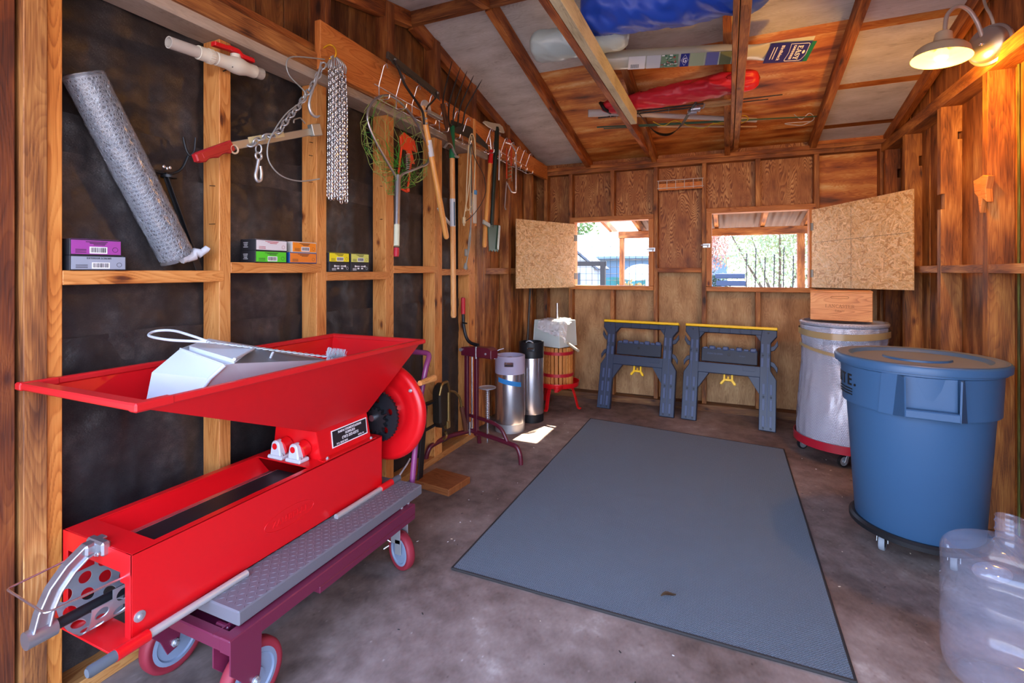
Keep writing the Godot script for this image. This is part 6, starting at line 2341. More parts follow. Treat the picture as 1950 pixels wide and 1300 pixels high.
	b.tube(sp, 0.0025, 6)
	put(b, "spring", mats.chrome, pl)
	# antique bronze corkscrew on the black strap
	o = thing("bar_corkscrew", "antique bronze lever corkscrew with wooden grip mounted on a black strap stand", "corkscrew", V(-1.63, 0.0, -2.5))
	b = wm(o)
	b.bar(V(-1.60, 0.0, -2.335), V(-1.64, 0.42, -2.45), 0.05, 0.008, V(1, 0, 0), 0.001)
	b.bar(V(-1.65, 0.425, -2.41), V(-1.63, 0.43, -2.56), 0.035, 0.012, V(0, 1, 0), 0.002)
	b.bar(V(-1.65, 0.27, -2.45), V(-1.63, 0.285, -2.58), 0.02, 0.012, V(0, 1, 0), 0.002)
	put(b, "black_strap", mats.black, o)
	b = wm(o)
	var bz := PackedVector2Array()
	for i in 17:
		var t := deg_to_rad(180.0 * i / 16)
		bz.append(Vector2(2.585 + 0.055 * cos(t), 0.47 + 0.062 * sin(t)))
	bz.append_array([Vector2(2.535, 0.30), Vector2(2.56, 0.265), Vector2(2.61, 0.265), Vector2(2.64, 0.31)])
	b.xf = b.xf * Transform3D(Basis(Vector3.UP, PI / 2), V(-1.615, 0, 0))
	b.prism(bz, 0.06, 0.01)
	var bd := put(b, "body", mat(C("3a3129"), 0.55, 0.6, {"nrm": tex.rough_nrm, "us": Vector3(12, 12, 1), "ns": 1.0}), o)
	b = wm(o)
	var brass := mat(C("a58a55"), 0.35, 0.9)
	b.tube([V(-1.585, 0.47, -2.625), V(-1.585, 0.29, -2.625)], 0.012, 12)
	b.tube(smooth_path([V(-1.59, 0.47, -2.64), V(-1.585, 0.53, -2.615), V(-1.585, 0.538, -2.585), V(-1.585, 0.53, -2.55), V(-1.59, 0.47, -2.53)], 5), 0.009, 10)
	b.tube(smooth_path([V(-1.58, 0.24, -2.58), V(-1.575, 0.215, -2.59), V(-1.575, 0.20, -2.57), V(-1.575, 0.205, -2.55)], 4), 0.008, 8)
	b.box(V(-1.59, 0.27, -2.62), V(0.03, 0.05, 0.04), 0.006)
	put(b, "bronze_trim", brass, bd)
	b = wm(o)
	b.tube(smooth_path([V(-1.585, 0.47, -2.645), V(-1.575, 0.455, -2.69), V(-1.565, 0.41, -2.73), V(-1.56, 0.35, -2.745), V(-1.56, 0.33, -2.748)], 5), 0.0075, 10)
	var ha := put(b, "handle_arm", brass, o)
	b = wm(o)
	b.tube([V(-1.56, 0.35, -2.745), V(-1.558, 0.335, -2.748), V(-1.555, 0.30, -2.755), V(-1.55, 0.22, -2.775), V(-1.549, 0.19, -2.782), V(-1.549, 0.185, -2.783)], [0.014, 0.016, 0.0125, 0.0175, 0.015, 0.006], 14)
	put(b, "wooden_grip", mat(C("5d3423"), 0.4, 0, {"coat": 0.4}), ha)
	# wooden block on the floor
	o = thing("wood_block", "flat brown board lying on the concrete near the strap stand", "board", V(-1.49, 0, -2.40), -0.12)
	b = mb()
	b.uo = Vector2(0.4, 0.2)
	b.col = Color(0.42, 0.3, 0.26)
	b.box(V(0, 0.019, 0), V(0.25, 0.038, 0.20), 0.003, 0)
	put(b, "board", mats.fir, o)
	# steel pipe in the corner
	o = thing("steel_pipe", "thin dark steel pipe standing in the corner behind the kegs", "pipe", V(-1.655, 0, -4.02))
	b = wm(o)
	b.tube([V(-1.64, 0.0, -4.0), V(-1.665, 1.15, -4.22)], 0.010, 10)
	put(b, "tube", mat(C("4b4742"), 0.45, 0.7), o)
	sawhorse("folded blue sawhorse with yellow cap nearer the fruit press", V(-0.735, 0, -4.30), -0.10, 0.27, 0.665, false)
	sawhorse("folded blue sawhorse with yellow cap nearer the wrapped drum", V(-0.005, 0, -4.235), -0.12, 0.27, 0.69, true)
	osb_shutter("smaller strand board shutter swung open in the left corner above the kegs", V(-1.352, 1.06, -4.592), V(-1.64, 1.06, -3.82), 1.062, 1.674, 1.072, 1.664, false)
	osb_shutter("larger strand board shutter with chalk lines swung open above the wooden wine box", V(0.628, 1.09, -4.592), V(1.068, 1.09, -3.82), 1.088, 1.714, 1.10, 1.735, true)
	# turn buttons that hold the shutters shut
	for q in [[-0.628, 1.415, "small zinc turn latch on the frame of the smaller window"], [-0.165, 1.442, "small zinc turn latch on the frame of the larger window"]]:
		o = thing("turn_latch", q[2], "latch", V(q[0], q[1], -4.59), 0.0, "window latches")
		b = mb()
		b.box(V(0, 0, 0), V(0.06, 0.035, 0.004), 0.001)
		put(b, "plate", mats.zinc, o)
		b = mb()
		b.tube([V(-0.045, 0.004, 0.008), V(0.02, 0.004, 0.008)], 0.005, 8)
		b.tube([V(0.01, 0.004, 0.008), V(0.01, -0.014, 0.012)], 0.004, 8)
		put(b, "bolt", mats.zinc, o)
	# little wire rack on a wooden strip
	o = thing("wire_rack", "white wire rack on a wooden strip between the two windows", "rack", V(-0.384, 1.99, -4.612))
	b = mb()
	b.uo = Vector2(0.2, 0.2)
	b.col = Color(1.0, 0.8, 0.58)
	b.box(V(0, -0.012, 0.008), V(0.372, 0.062, 0.018), 0.002, 0)
	put(b, "wooden_strip", mats.fir, o)
	b = mb()
	b.tube([V(-0.195, 0.042, 0.03), V(0.195, 0.042, 0.03)], 0.003, 8)
	b.tube([V(-0.195, -0.025, 0.03), V(0.195, -0.025, 0.03)], 0.003, 8)
	for i in 6:
		var x := lerpf(-0.185, 0.185, i / 5.0)
		b.tube([V(x, 0.042, 0.03), V(x, -0.03, 0.03), V(x, -0.035, 0.02)], 0.0028, 7)
	put(b, "wire", mat(C("d8d5cf"), 0.4), o)


func build_right_things() -> void:
	var b: MB
	var o: Node3D
	# ---- rug
	o = thing("woven_rug", "large grey blue woven rug lying on the concrete floor", "rug", V(-0.34, 0.0, -2.8))
	b = wm(o)
	var c := [V(-1.03, 0, -1.735), V(0.348, 0, -1.735), V(0.352, 0, -3.80), V(-1.03, 0, -3.955)]
	var kr := noise(91, 1.0, 2)
	b.grid(func(u, t):
		var p: Vector3 = c[0].lerp(c[1], u).lerp(c[3].lerp(c[2], u), t)
		p.y = 0.0085 + 0.0015 * kr.get_noise_2d(p.x * 3, p.z * 3)
		return p, 24, 40, Vector2(1.38, 2.2), V(0, 9, 0))
	var pile := put(b, "pile", mats.rug, o)
	b = wm(o)
	for i in 4:
		var p0: Vector3 = c[i] + V(0, 0.005, 0)
		var p1: Vector3 = c[(i + 1) % 4] + V(0, 0.005, 0)
		b.tube([p0, p1], 0.0055, 8)
	put(b, "bound_edge", mat(C("2c2725"), 0.8), pile)
	# a dry leaf on it
	o = thing("dry_leaf", "curled dry brown leaf lying on the rug", "leaf", V(-0.2, 0.012, -1.90), 0.6)
	b = mb()
	b.grid(func(u, t):
		var w: float = sin(PI * clampf(u, 0.02, 0.98)) * 0.011
		return V(lerpf(-0.03, 0.03, u), 0.004 + 0.006 * pow(absf(t * 2.0 - 1.0), 2.0) + 0.004 * sin(u * 5.0), (t * 2.0 - 1.0) * w), 12, 6)
	put(b, "blade", mat(C("4f3a24"), 0.8), o)
	# chips and crumbs swept about on the concrete
	b = mb()
	for i in 90:
		var p := V(rng.randf_range(-1.2, 1.0), 0.001, rng.randf_range(-4.2, -0.8))
		if p.x > -1.05 and p.x < 0.37 and p.z < -1.7:
			p.x = rng.randf_range(0.4, 1.0) if rng.randf() < 0.4 else rng.randf_range(-1.3, -1.08)
		var t := rng.randf()
		b.col = Color(0.62, 0.5, 0.36) if t < 0.3 else (Color(0.03, 0.025, 0.02) if t < 0.75 else Color(0.75, 0.72, 0.68))
		b.xf = Transform3D(Basis(Vector3.UP, rng.randf() * TAU), p)
		b.box(Vector3.ZERO, V(rng.randf_range(0.003, 0.012), 0.002, rng.randf_range(0.002, 0.004)), 0.0006)
	var chips := put(b, "wood_crumbs", mats.flat)
	tag(chips, "scattered wood chips and crumbs on the concrete floor", "debris")
	chips.set_meta("kind", "stuff")
	# ---- wrapped drum on its red dolly
	o = thing("drum_dolly", "round red dolly with black casters under the wrapped drum", "dolly", V(0.70, 0, -3.85))
	var redm := mat(C("b0142c"), 0.4, 0, {"coat": 0.2})
	b = mb()
	b.lathe([Vector2(0, 0.098), Vector2(0.278, 0.098), Vector2(0.278, 0.142), Vector2(0.284, 0.142), Vector2(0.284, 0.09), Vector2(0, 0.09)], 56)
	put(b, "tray", redm, o)
	for an in [100.0, 190.0, 10.0, 280.0]:
		caster(o, V(0.70 + cos(deg_to_rad(an)) * 0.23, 0.038, -3.85 + sin(deg_to_rad(an)) * 0.23), 0.037, mats.black, mats.zinc, deg_to_rad(35))
	o = thing("wrapped_drum", "tall drum wrapped in silvery bubble wrap with tan tape round the top", "drum", V(0.70, 0.10, -3.85))
	b = mb()
	var kd := noise(95, 1.0, 3)
	b.grid(func(u, t):
		var an: float = u * TAU
		var y: float = lerpf(0.0, 0.775, t)
		var r := lerpf(0.268, 0.238, smoothstep(0.05, 0.7, t))
		r += 0.010 * kd.get_noise_3d(cos(an) * 2.2, y * 3.0, sin(an) * 2.2) + 0.006 * kd.get_noise_3d(cos(an) * 7.0, y * 2.5, sin(an) * 7.0)
		if t > 0.86:
			r += 0.004
		if t > 0.985:
			r -= 0.02
		return V(cos(an) * r, y, sin(an) * r), 120, 60, Vector2(1.6, 0.78), V(0, 0.4, 0))
	var wrapm := mat(C("c4c8d6"), 0.22, 0.35, {"bump": tex.bubble, "bs": 0.16, "us": Vector3(1 / 0.16, 1 / 0.16, 1), "coat": 0.6, "cr": 0.12})
	var wr := put(b, "bubble_wrap", wrapm, o)
	b = mb()
	b.lathe([Vector2(0.248, 0.768), Vector2(0.252, 0.782), Vector2(0.244, 0.792), Vector2(0.226, 0.790), Vector2(0.222, 0.775), Vector2(0, 0.77)], 56)
	put(b, "rolled_top", wrapm, wr)
	b = mb()
	b.grid(func(u, t):
		var an: float = u * TAU
		var y: float = lerpf(0.695, 0.735, t) + 0.008 * sin(an * 2.0 + 1.0)
		var r := 0.2535 + 0.003 * kd.get_noise_2d(an * 6.0, 1.0)
		return V(cos(an) * r, y, sin(an) * r), 90, 2, Vector2(1.6, 0.04), V(0, 0.7, 0))
	b.grid(func(u, t):
		var an: float = lerpf(1.2, 2.9, u)
		var y: float = lerpf(0.56, 0.64, u) + lerpf(-0.01, 0.01, t)
		var r := 0.262 + 0.003 * kd.get_noise_2d(an * 6.0, 5.0)
		return V(cos(an) * r, y, sin(an) * r), 30, 2, Vector2(0.5, 0.04), V(0, 0.6, 0))
	put(b, "packing_tape", mat(C("ab9468"), 0.3, 0, {"coat": 0.5}), wr)
	# ---- wooden wine box
	o = thing("wine_box", "wooden wine box marked LANCASTER lying on the wrapped drum", "wooden box", V(0.70, 0.892, -3.93), -0.16)
	var wb := mat(C("fbe6cc"), 0.5, 0, {"tex": tex.fir, "us": Vector3(0.4, 2, 1), "bump": tex.grain, "bs": 0.03})
	var parts := [["front_panel", V(0, 0.095, 0.12), V(0.34, 0.185, 0.011), 0], ["rear_panel", V(0, 0.095, -0.12), V(0.34, 0.185, 0.011), 0], ["end_panel", V(0.1645, 0.095, 0), V(0.011, 0.184, 0.229), 2], ["end_panel", V(-0.1645, 0.095, 0), V(0.011, 0.184, 0.229), 2], ["lid", V(0, 0.1925, 0), V(0.345, 0.01, 0.255), 0], ["base", V(0, 0.005, 0), V(0.318, 0.01, 0.229), 0]]
	var front: Node3D
	for q in parts:
		b = mb()
		b.uo = Vector2(rng.randf() * 1.0, rng.randf() * 0.2)
		b.box(q[1], q[2], 0.002, q[3])
		var pn := put(b, q[0], wb, o)
		if front == null:
			front = pn
	b = mb()
	b.text("LANCASTER", 0.021, Transform3D(Basis.IDENTITY, V(-0.005, 0.098, 0.1258)), 0.0006, "Droid Serif", false, 0.16)
	b.text("Estate", 0.014, Transform3D(Basis.IDENTITY, V(-0.005, 0.068, 0.1258)), 0.0006, "Droid Serif", false, 0.06)
	put(b, "burnt_lettering", mat(C("8a5528"), 0.7), front)
	b = mb()
	b.xf = Transform3D(Basis.IDENTITY, V(-0.005, 0.155, 0.1255))
	b.tube(bent([V(-0.05, 0, 0), V(-0.045, 0.007, 0), V(0.045, 0.007, 0), V(0.05, 0, 0), V(0.045, -0.007, 0), V(-0.045, -0.007, 0), V(-0.05, 0, 0)], 0.006), 0.0015, 5)
	put(b, "hand_slot", mat(C("a9713a"), 0.7), front)
	b = mb()
	b.prism(PackedVector2Array([Vector2(-0.02, -0.05), Vector2(0.05, -0.035), Vector2(0.06, 0.045), Vector2(0.015, 0.05), Vector2(0.0, 0.02), Vector2(-0.03, 0.03)]), 0.0015, 0.0)
	var lab := put(b, "torn_label", mats.white_plastic, o)
	lab.transform = Transform3D(Basis(Vector3.UP, PI / 2), V(0.1715, 0.09, 0.04))
	# ---- waste bin on its black dolly
	var cc := V(0.765, 0, -2.70)
	o = thing("bin_dolly", "round black dolly on grey casters under the blue bin", "dolly", cc)
	b = mb()
	b.lathe([Vector2(0, 0.108), Vector2(0.19, 0.108), Vector2(0.20, 0.118), Vector2(0.236, 0.122), Vector2(0.246, 0.112), Vector2(0.246, 0.094), Vector2(0.232, 0.09), Vector2(0, 0.09)], 56)
	put(b, "deck", mats.black, o)
	var wg := mat(C("8f969e"), 0.5)
	for an in [150.0, 60.0, 240.0, 330.0]:
		caster(o, cc + V(cos(deg_to_rad(an)) * 0.165, 0.040, sin(deg_to_rad(an)) * 0.165), 0.039, wg, mats.iron, deg_to_rad(70))
	o = thing("waste_bin", "large blue round lidded waste bin on the black dolly", "waste bin", cc + V(0, 0.112, 0))
	var blue := mat(C("3d6287"), 0.42, 0, {"nrm": tex.rough_nrm, "us": Vector3(2, 2, 1), "ns": 0.06})
	b = mb()
	b.lathe([Vector2(0, 0.004), Vector2(0.215, 0.0), Vector2(0.224, 0.008), Vector2(0.255, 0.505), Vector2(0.257, 0.52), Vector2(0.272, 0.522), Vector2(0.279, 0.685), Vector2(0.29, 0.69), Vector2(0.29, 0.70), Vector2(0.27, 0.70), Vector2(0.25, 0.5), Vector2(0.215, 0.01)], 72, 0.6)
	var body := put(b, "body", blue, o)
	for a in [97.0, 277.0]:
		b = mb()
		b.xf = Transform3D(Basis(Vector3.UP, -deg_to_rad(a) + PI / 2), Vector3.ZERO)
		# frame of the moulded handle
		slab(b, [V(-0.10, 0.69, 0.275), V(-0.085, 0.69, 0.318), V(-0.082, 0.532, 0.312), V(-0.112, 0.52, 0.252)], 0.006)
		slab(b, [V(0.10, 0.69, 0.275), V(0.085, 0.69, 0.318), V(0.082, 0.532, 0.312), V(0.112, 0.52, 0.252)], 0.006)
		b.box(V(0, 0.546, 0.297), V(0.17, 0.034, 0.034), 0.004)
		b.box(V(0, 0.612, 0.272), V(0.165, 0.15, 0.006), 0.001)
		slab(b, [V(-0.10, 0.69, 0.275), V(-0.112, 0.52, 0.252), V(-0.16, 0.52, 0.226), V(-0.15, 0.69, 0.24)], 0.004)
		put(b, "handle", blue, body)
	b = mb()
	var word := "BRUTE."
	for i in word.length():
		var an := deg_to_rad(180.0 + 22.0 - i * 10.0)
		var ch := word[i]
		var hh := 0.05 if ch != "." else 0.011
		var yy := 0.625 if ch != "." else 0.606
		if ch == ".":
			an = deg_to_rad(180.0 + 22.0 - i * 10.0 + 3.0)
		var t := Transform3D(Basis(Vector3.UP, -an + PI / 2), V(cos(an) * 0.2775, yy, sin(an) * 0.2775))
		b.text(ch, hh, t, 0.002, "Droid Sans", true)
	for r in 3:
		for i in 3:
			var an := deg_to_rad(158.0 + 13.0 * i + 6)
			var t := Transform3D(Basis(Vector3.UP, -an + PI / 2), V(cos(an) * 0.2768, 0.585 - r * 0.012, sin(an) * 0.2768))
			b.xf = t
			b.box(Vector3.ZERO, V(0.055, 0.005, 0.002), 0)
	put(b, "lettering", mats.black, body)
	b = mb()
	b.lathe([Vector2(0.292, 0.698), Vector2(0.302, 0.70), Vector2(0.304, 0.725), Vector2(0.298, 0.733), Vector2(0.285, 0.735), Vector2(0.247, 0.733), Vector2(0.240, 0.722), Vector2(0.232, 0.719)], 72, 0.5)
	b.lathe([Vector2(0.122, 0.722), Vector2(0.120, 0.730), Vector2(0.116, 0.732)], 48)
	var lid := put(b, "lid", blue, o)
	b = mb()
	b.lathe([Vector2(0.234, 0.7195), Vector2(0.122, 0.7225), Vector2(0.0, 0.7225)], 60, 0.2)
	b.lathe([Vector2(0.118, 0.732), Vector2(0.0, 0.733)], 48)
	b.lathe([Vector2(0.294, 0.7350), Vector2(0.249, 0.7343)], 72)
	put(b, "dust_film", mat(C("6b7282"), 0.85), lid)
	# ---- water bottle
	o = thing("water_bottle", "large clear plastic water bottle standing on the concrete floor by the bin", "bottle", V(0.755, 0, -1.895))
	var clear := mat(C("dfe4ff"), 0.07, 0, {"alpha": 0.085})
	b = mb()
	var pf := [Vector2(0.0, 0.03), Vector2(0.06, 0.028), Vector2(0.105, 0.004), Vector2(0.12, 0.002), Vector2(0.148, 0.03), Vector2(0.154, 0.06), Vector2(0.155, 0.10), Vector2(0.151, 0.108), Vector2(0.155, 0.116), Vector2(0.155, 0.19), Vector2(0.151, 0.198), Vector2(0.155, 0.206), Vector2(0.155, 0.285), Vector2(0.151, 0.293), Vector2(0.155, 0.301), Vector2(0.155, 0.365)]
	for i in 10:
		var t := deg_to_rad(10.0 * i)
		pf.append(Vector2(0.118 + 0.037 * cos(t), 0.365 + 0.037 * sin(t)))
	pf.append_array([Vector2(0.06, 0.412), Vector2(0.038, 0.422), Vector2(0.031, 0.435), Vector2(0.0305, 0.455), Vector2(0.033, 0.459), Vector2(0.0305, 0.463), Vector2(0.0305, 0.48), Vector2(0.033, 0.484), Vector2(0.0305, 0.488), Vector2(0.03, 0.497), Vector2(0.0325, 0.50)])
	b.lathe(pf, 72, 0.5)
	var inner := []
	for p in pf:
		inner.append(Vector2(maxf(p.x - 0.0022, 0.0), p.y + (0.0022 if p.y < 0.36 else (-0.0022 if p.y < 0.42 else 0.0))))
	inner.reverse()
	put(b, "shell", clear, o)
	b = mb()
	b.xf = Transform3D(Basis(Vector3.UP, 0.5), V(-0.075, 0.375, 0.095))
	b.ball(Vector3.ZERO, V(0.05, 0.022, 0.035), 20, 12)
	put(b, "moulded_grip", clear, o)
	# ---- wall lamp
	o = thing("barn_lamp", "grey gooseneck barn lamp with a lit bulb on the right wall plate", "lamp", V(1.07, 2.235, -2.86))
	b = wm(o)
	var ax := V(-0.8, 0.0, 0.6).normalized()
	var sd := ax.cross(Vector3.UP).normalized()
	b.xf = b.xf * Transform3D(Basis(sd, ax, sd.cross(ax)), V(1.075, 2.228, -2.862))
	b.lathe([Vector2(0, 0.052), Vector2(0.03, 0.050), Vector2(0.068, 0.040), Vector2(0.076, 0.030), Vector2(0.078, 0.012), Vector2(0.088, 0.008), Vector2(0.09, 0.0), Vector2(0, 0.0)], 48, 0.8)
	put(b, "wall_plate", mat(C("b4b6b8"), 0.35, 0.8), o)
	b = wm(o)
	b.ball(V(1.075, 2.228, -2.862) + ax * 0.055, V(0.008, 0.008, 0.008))
	put(b, "screw", mats.chrome, o)
	var sc := V(0.865, 2.16, -2.745)
	var st := sc + V(0.02, 0.115, -0.015)
	b = wm(o)
	b.tube(smooth_path([V(1.04, 2.262, -2.84), V(1.02, 2.33, -2.835), V(0.985, 2.385, -2.82), V(0.94, 2.40, -2.80), V(0.90, 2.365, -2.78), V(0.886, 2.31, -2.765), V(0.884, 2.26, -2.76)], 6), 0.0085, 12)
	put(b, "gooseneck", mat(C("b9b7b2"), 0.35, 0.3), o)
	var up := V(0.1, 1.0, -0.06).normalized()
	var s2 := up.cross(Vector3.RIGHT).normalized()
	b = wm(o)
	b.xf = b.xf * Transform3D(Basis(s2.cross(up) * -1.0, up, s2), sc)
	b.lathe([Vector2(0.0, 0.118), Vector2(0.022, 0.118), Vector2(0.03, 0.112), Vector2(0.036, 0.062), Vector2(0.05, 0.056), Vector2(0.082, 0.048), Vector2(0.096, 0.034), Vector2(0.104, 0.006), Vector2(0.109, 0.0), Vector2(0.1075, -0.002), Vector2(0.102, 0.003), Vector2(0.093, 0.029), Vector2(0.08, 0.044), Vector2(0.0, 0.052)], 56, 0.7)
	put(b, "shade", mat(C("b5ab95"), 0.4), o)
	b = wm(o)
	b.xf = b.xf * Transform3D(Basis(s2.cross(up) * -1.0, up, s2), sc)
	b.lathe([Vector2(0.0, -0.012), Vector2(0.02, -0.008), Vector2(0.029, 0.008), Vector2(0.026, 0.028), Vector2(0.015, 0.045), Vector2(0.0, 0.046)], 24, -1.0)
	var bulb := mat(Color(1, 0.9, 0.7), 0.5)
	bulb.emission_enabled = true
	bulb.emission = Color(1.0, 0.82, 0.5)
	bulb.emission_energy_multiplier = 0.45
	put(b, "bulb", bulb, o)
	var li := OmniLight3D.new()
	li.name = "lamp_light"
	li.light_color = Color(1.0, 0.70, 0.25)
	li.light_energy = 0.2
	li.light_size = 0.03
	li.omni_range = 8.0
	li.omni_attenuation = 2.0
	li.shadow_enabled = true
	o.add_child(li)
	li.position = sc + up * -0.09 - o.position
	o = thing("lamp_cable", "grey electric cable running down to the barn lamp", "cable", V(1.08, 2.3, -2.85))
	b = wm(o)
	b.tube(smooth_path([V(1.14, 2.74, -3.10), V(1.12, 2.55, -3.05), V(1.10, 2.45, -2.97), V(1.085, 2.38, -2.89), V(1.085, 2.32, -2.86), V(1.09, 2.25, -2.865)], 6), 0.006, 8)
	put(b, "sheath", mat(C("c2bdb2"), 0.5), o)
	b = wm(o)
	b.box(V(1.10, 2.235, -2.875), V(0.03, 0.085, 0.06), 0.006)
	put(b, "blue_box", mat(C("1c6fb5"), 0.5), o)


func soft_roll(a: Vector3, e: Vector3, r0: float, r1: float, seed_: int, fold: float, flat_y: float) -> Callable:
	var k := noise(seed_, 1.0, 2)
	var k2 := noise(seed_ + 1, 1.0, 1)
	var d := (e - a).normalized()
	var sd := d.cross(Vector3.UP).normalized()
	var up := sd.cross(d)
	return func(u, t):
		var an: float = u * TAU
		var end := sqrt(clampf(1.0 - pow(absf(t * 2.0 - 1.0), 10.0), 0.0, 1.0))
		var r := lerpf(r0, r1, t) * end
		var f := k.get_noise_3d(cos(an) * 1.1 + t * 3.0, sin(an) * 1.1 + t * 2.0, t * 4.0) + 0.55 * (0.6 - sqrt(absf(k2.get_noise_3d(cos(an) * 0.8 + t * 7.0, sin(an) * 0.8 - t * 4.0, t * 2.0))))
		r *= 1.0 + fold * f
		return a.lerp(e, t) + sd * cos(an) * r + up * sin(an) * r * flat_y


func build_ceiling_things() -> void:
	var b: MB
	var o: Node3D
	o = thing("tarp_roll", "large rolled blue nylon bag lying across the ceiling joists", "bag", V(-0.25, 2.345, -2.45))
	b = wm(o)
	b.grid(soft_roll(V(-0.66, 2.475, -2.34), V(0.20, 2.50, -2.40), 0.135, 0.145, 101, 0.17, 0.85), 56, 70, Vector2(1, 1), V(-0.23, 2.49, -2.37))
	put(b, "cloth", mat(C("2350c4"), 0.42), o)
	o = thing("plastic_bag", "pale green white plastic bag stuffed over the joist beside the blue roll", "bag", V(-0.75, 2.345, -2.5))
	b = wm(o)
	b.grid(soft_roll(V(-0.97, 2.42, -2.46), V(-0.45, 2.41, -2.50), 0.105, 0.085, 103, 0.09, 0.75), 40, 40, Vector2(1, 1), V(-0.7, 2.42, -2.48))
	put(b, "film", mat(C("b9cdca"), 0.28, 0, {"back": C("222626")}), o)
	# packet of bird netting
	o = thing("netting_packet", "long clear packet of black garden netting with printed label across the joists", "packet", V(-0.1, 2.345, -2.85))
	var a := V(-0.66, 2.40, -2.72)
	var e := V(0.40, 2.415, -3.06)
	var d := (e - a).normalized()
	var sd := V(d.z, 0, -d.x)
	sd = d.cross(Vector3.UP).normalized()
	var up := sd.cross(d)
	b = wm(o)
	b.grid(func(u, t):
		var an: float = u * TAU
		var w := lerpf(0.055, 0.062, t) if t < 0.75 else lerpf(0.06, 0.085, (t - 0.75) / 0.25)
		var h := 0.05 if t < 0.6 else lerpf(0.05, 0.005, minf((t - 0.6) / 0.25, 1.0))
		if t < 0.03:
			h *= t / 0.03
		var sx := sd
		var ux := up
		if t > 0.6:
			var q := smoothstep(0.6, 0.9, t)
			var nn := V(0, -0.9, 0.45).normalized()
			var vv := nn.cross(d).normalized()
			if vv.dot(sd) < 0:
				vv = -vv
			sx = sd.lerp(vv, q).normalized()
			ux = sx.cross(d)
		return a.lerp(e, t) + sx * cos(an) * w + ux * sin(an) * h, 32, 40, Vector2(0.3, 1.0), a.lerp(e, 0.5))
	var pk := put(b, "netting", mat(C("b4b8aa"), 0.35, 0, {"nrm": tex.rough_nrm, "us": Vector3(8, 6, 1), "ns": 0.8, "coat": 0.6}), o)
	# the printed side faces the doorway and down
	var face := func(t0: float, y0: float, wdt: float, hgt: float, lift: float) -> Transform3D:
		var n2 := (-sd * 0.75 - up * 0.66).normalized()
		if n2.z < 0:
			n2 = (sd * 0.75 - up * 0.66).normalized()
		var v2 := n2.cross(d).normalized()
		return Transform3D(Basis(d, v2, n2), a + d * t0 + n2 * (0.060 + lift) + v2 * y0)
	b = wm(o)
	var base := b.xf
	var pal := [[0.20, 0.09, "cfd6d8"], [0.29, 0.075, "bcc4c6"], [0.375, 0.09, "6f8f70"], [0.455, 0.045, "2a2f86"], [0.52, 0.075, "9fae8d"], [0.60, 0.065, "6b6fa5"], [0.67, 0.06, "6d7656"], [0.735, 0.06, "7b95a6"]]
	for q in pal:
		b.xf = base * face.call(q[0], 0.0, 0.0, 0.0, 0.0)
		b.col = C(q[2]).srgb_to_linear()
		b.box(Vector3.ZERO, V(q[1], 0.068, 0.0015), 0)
		if q[0] > 0.5:
			b.col = C("a9b6a0").srgb_to_linear()
			b.box(V(q[1] / 2 + 0.002, 0, 0.0004), V(0.006, 0.068, 0.0012), 0)
		if q[2] == "6f8f70":
			for i in 40:
				b.col = [C("2f6b57"), C("a34f42"), C("dfe4dd"), C("39453f")][i % 4].srgb_to_linear()
				b.box(V(rng.randf_range(-0.04, 0.04), rng.randf_range(-0.03, 0.03), 0.001), V(rng.randf_range(0.004, 0.016), rng.randf_range(0.003, 0.008), 0.0006), 0)
	b.col = Color.BLACK
	b.xf = base * face.call(0.19, -0.018, 0.0, 0.0, 0.001)
	for i in 9:
		b.box(V(-0.02 + i * 0.005, 0, 0), V(0.0022, 0.02, 0.001), 0)
	b.col = Color(0.9, 0.9, 0.9)
	b.xf = base * face.call(0.455, 0.0, 0.0, 0.0, 0.001)
	b.tube([V(-0.018, 0, 0), V(0, 0.028, 0), V(0.018, 0, 0), V(0, -0.028, 0)], 0.0012, 4, true)
	b.text("G", 0.024, Transform3D(Basis.IDENTITY, V(0, 0, 0.0004)), 0.0005, "Droid Sans", true)
	put(b, "printed_label", mats.gloss, pk)
	b = wm(o)
	var n3 := V(0, -0.9, 0.45).normalized()
	var ft := Transform3D(Basis(d, n3.cross(d).normalized(), n3.cross(d).normalized().cross(d) * -1.0), a + d * 1.005 + n3 * 0.016)
	ft.basis.z = ft.basis.x.cross(ft.basis.y)
	b.xf = base * ft
	b.col = C("2b3180").srgb_to_linear()
	b.box(V(0, 0, 0), V(0.21, 0.13, 0.0015), 0)
	b.col = C("1f6f5a").srgb_to_linear()
	b.box(V(0.113, 0, 0), V(0.022, 0.13, 0.0016), 0)
	b.col = Color(0.9, 0.9, 0.92)
	b.tube(bent([V(0.0, 0.056, 0.001), V(0.095, 0.056, 0.001), V(0.10, -0.02, 0.001), V(0.085, -0.056, 0.001), V(0.0, -0.056, 0.001), V(0.008, 0.0, 0.001), V(0.0, 0.056, 0.001)], 0.01), 0.0016, 4)
	var qt := Basis(Vector3.BACK, -PI / 2)
	b.text("EASY", 0.026, Transform3D(qt, V(0.055, -0.002, 0.0014)), 0.0006, "Droid Serif", true)
	b.text("GARDENER", 0.013, Transform3D(qt, V(0.026, 0, 0.0014)), 0.0006, "Droid Sans", true)
	b.text("Birdblock", 0.017, Transform3D(qt, V(-0.035, 0, 0.0014)), 0.0006, "Droid Sans", true)
	for i in 2:
		b.box(V(-0.065 - i * 0.014, 0, 0.001), V(0.004, 0.08, 0.0008), 0)
	b.ball(V(0.082, 0.0, 0.001), V(0.007, 0.012, 0.001), 8, 4)
	put(b, "end_label", mats.gloss, pk)
	# red folded-chair bag
	o = thing("red_bag", "long red nylon bag lying across the joists below the netting packet", "bag", V(-0.3, 2.345, -3.4))
	b = wm(o)
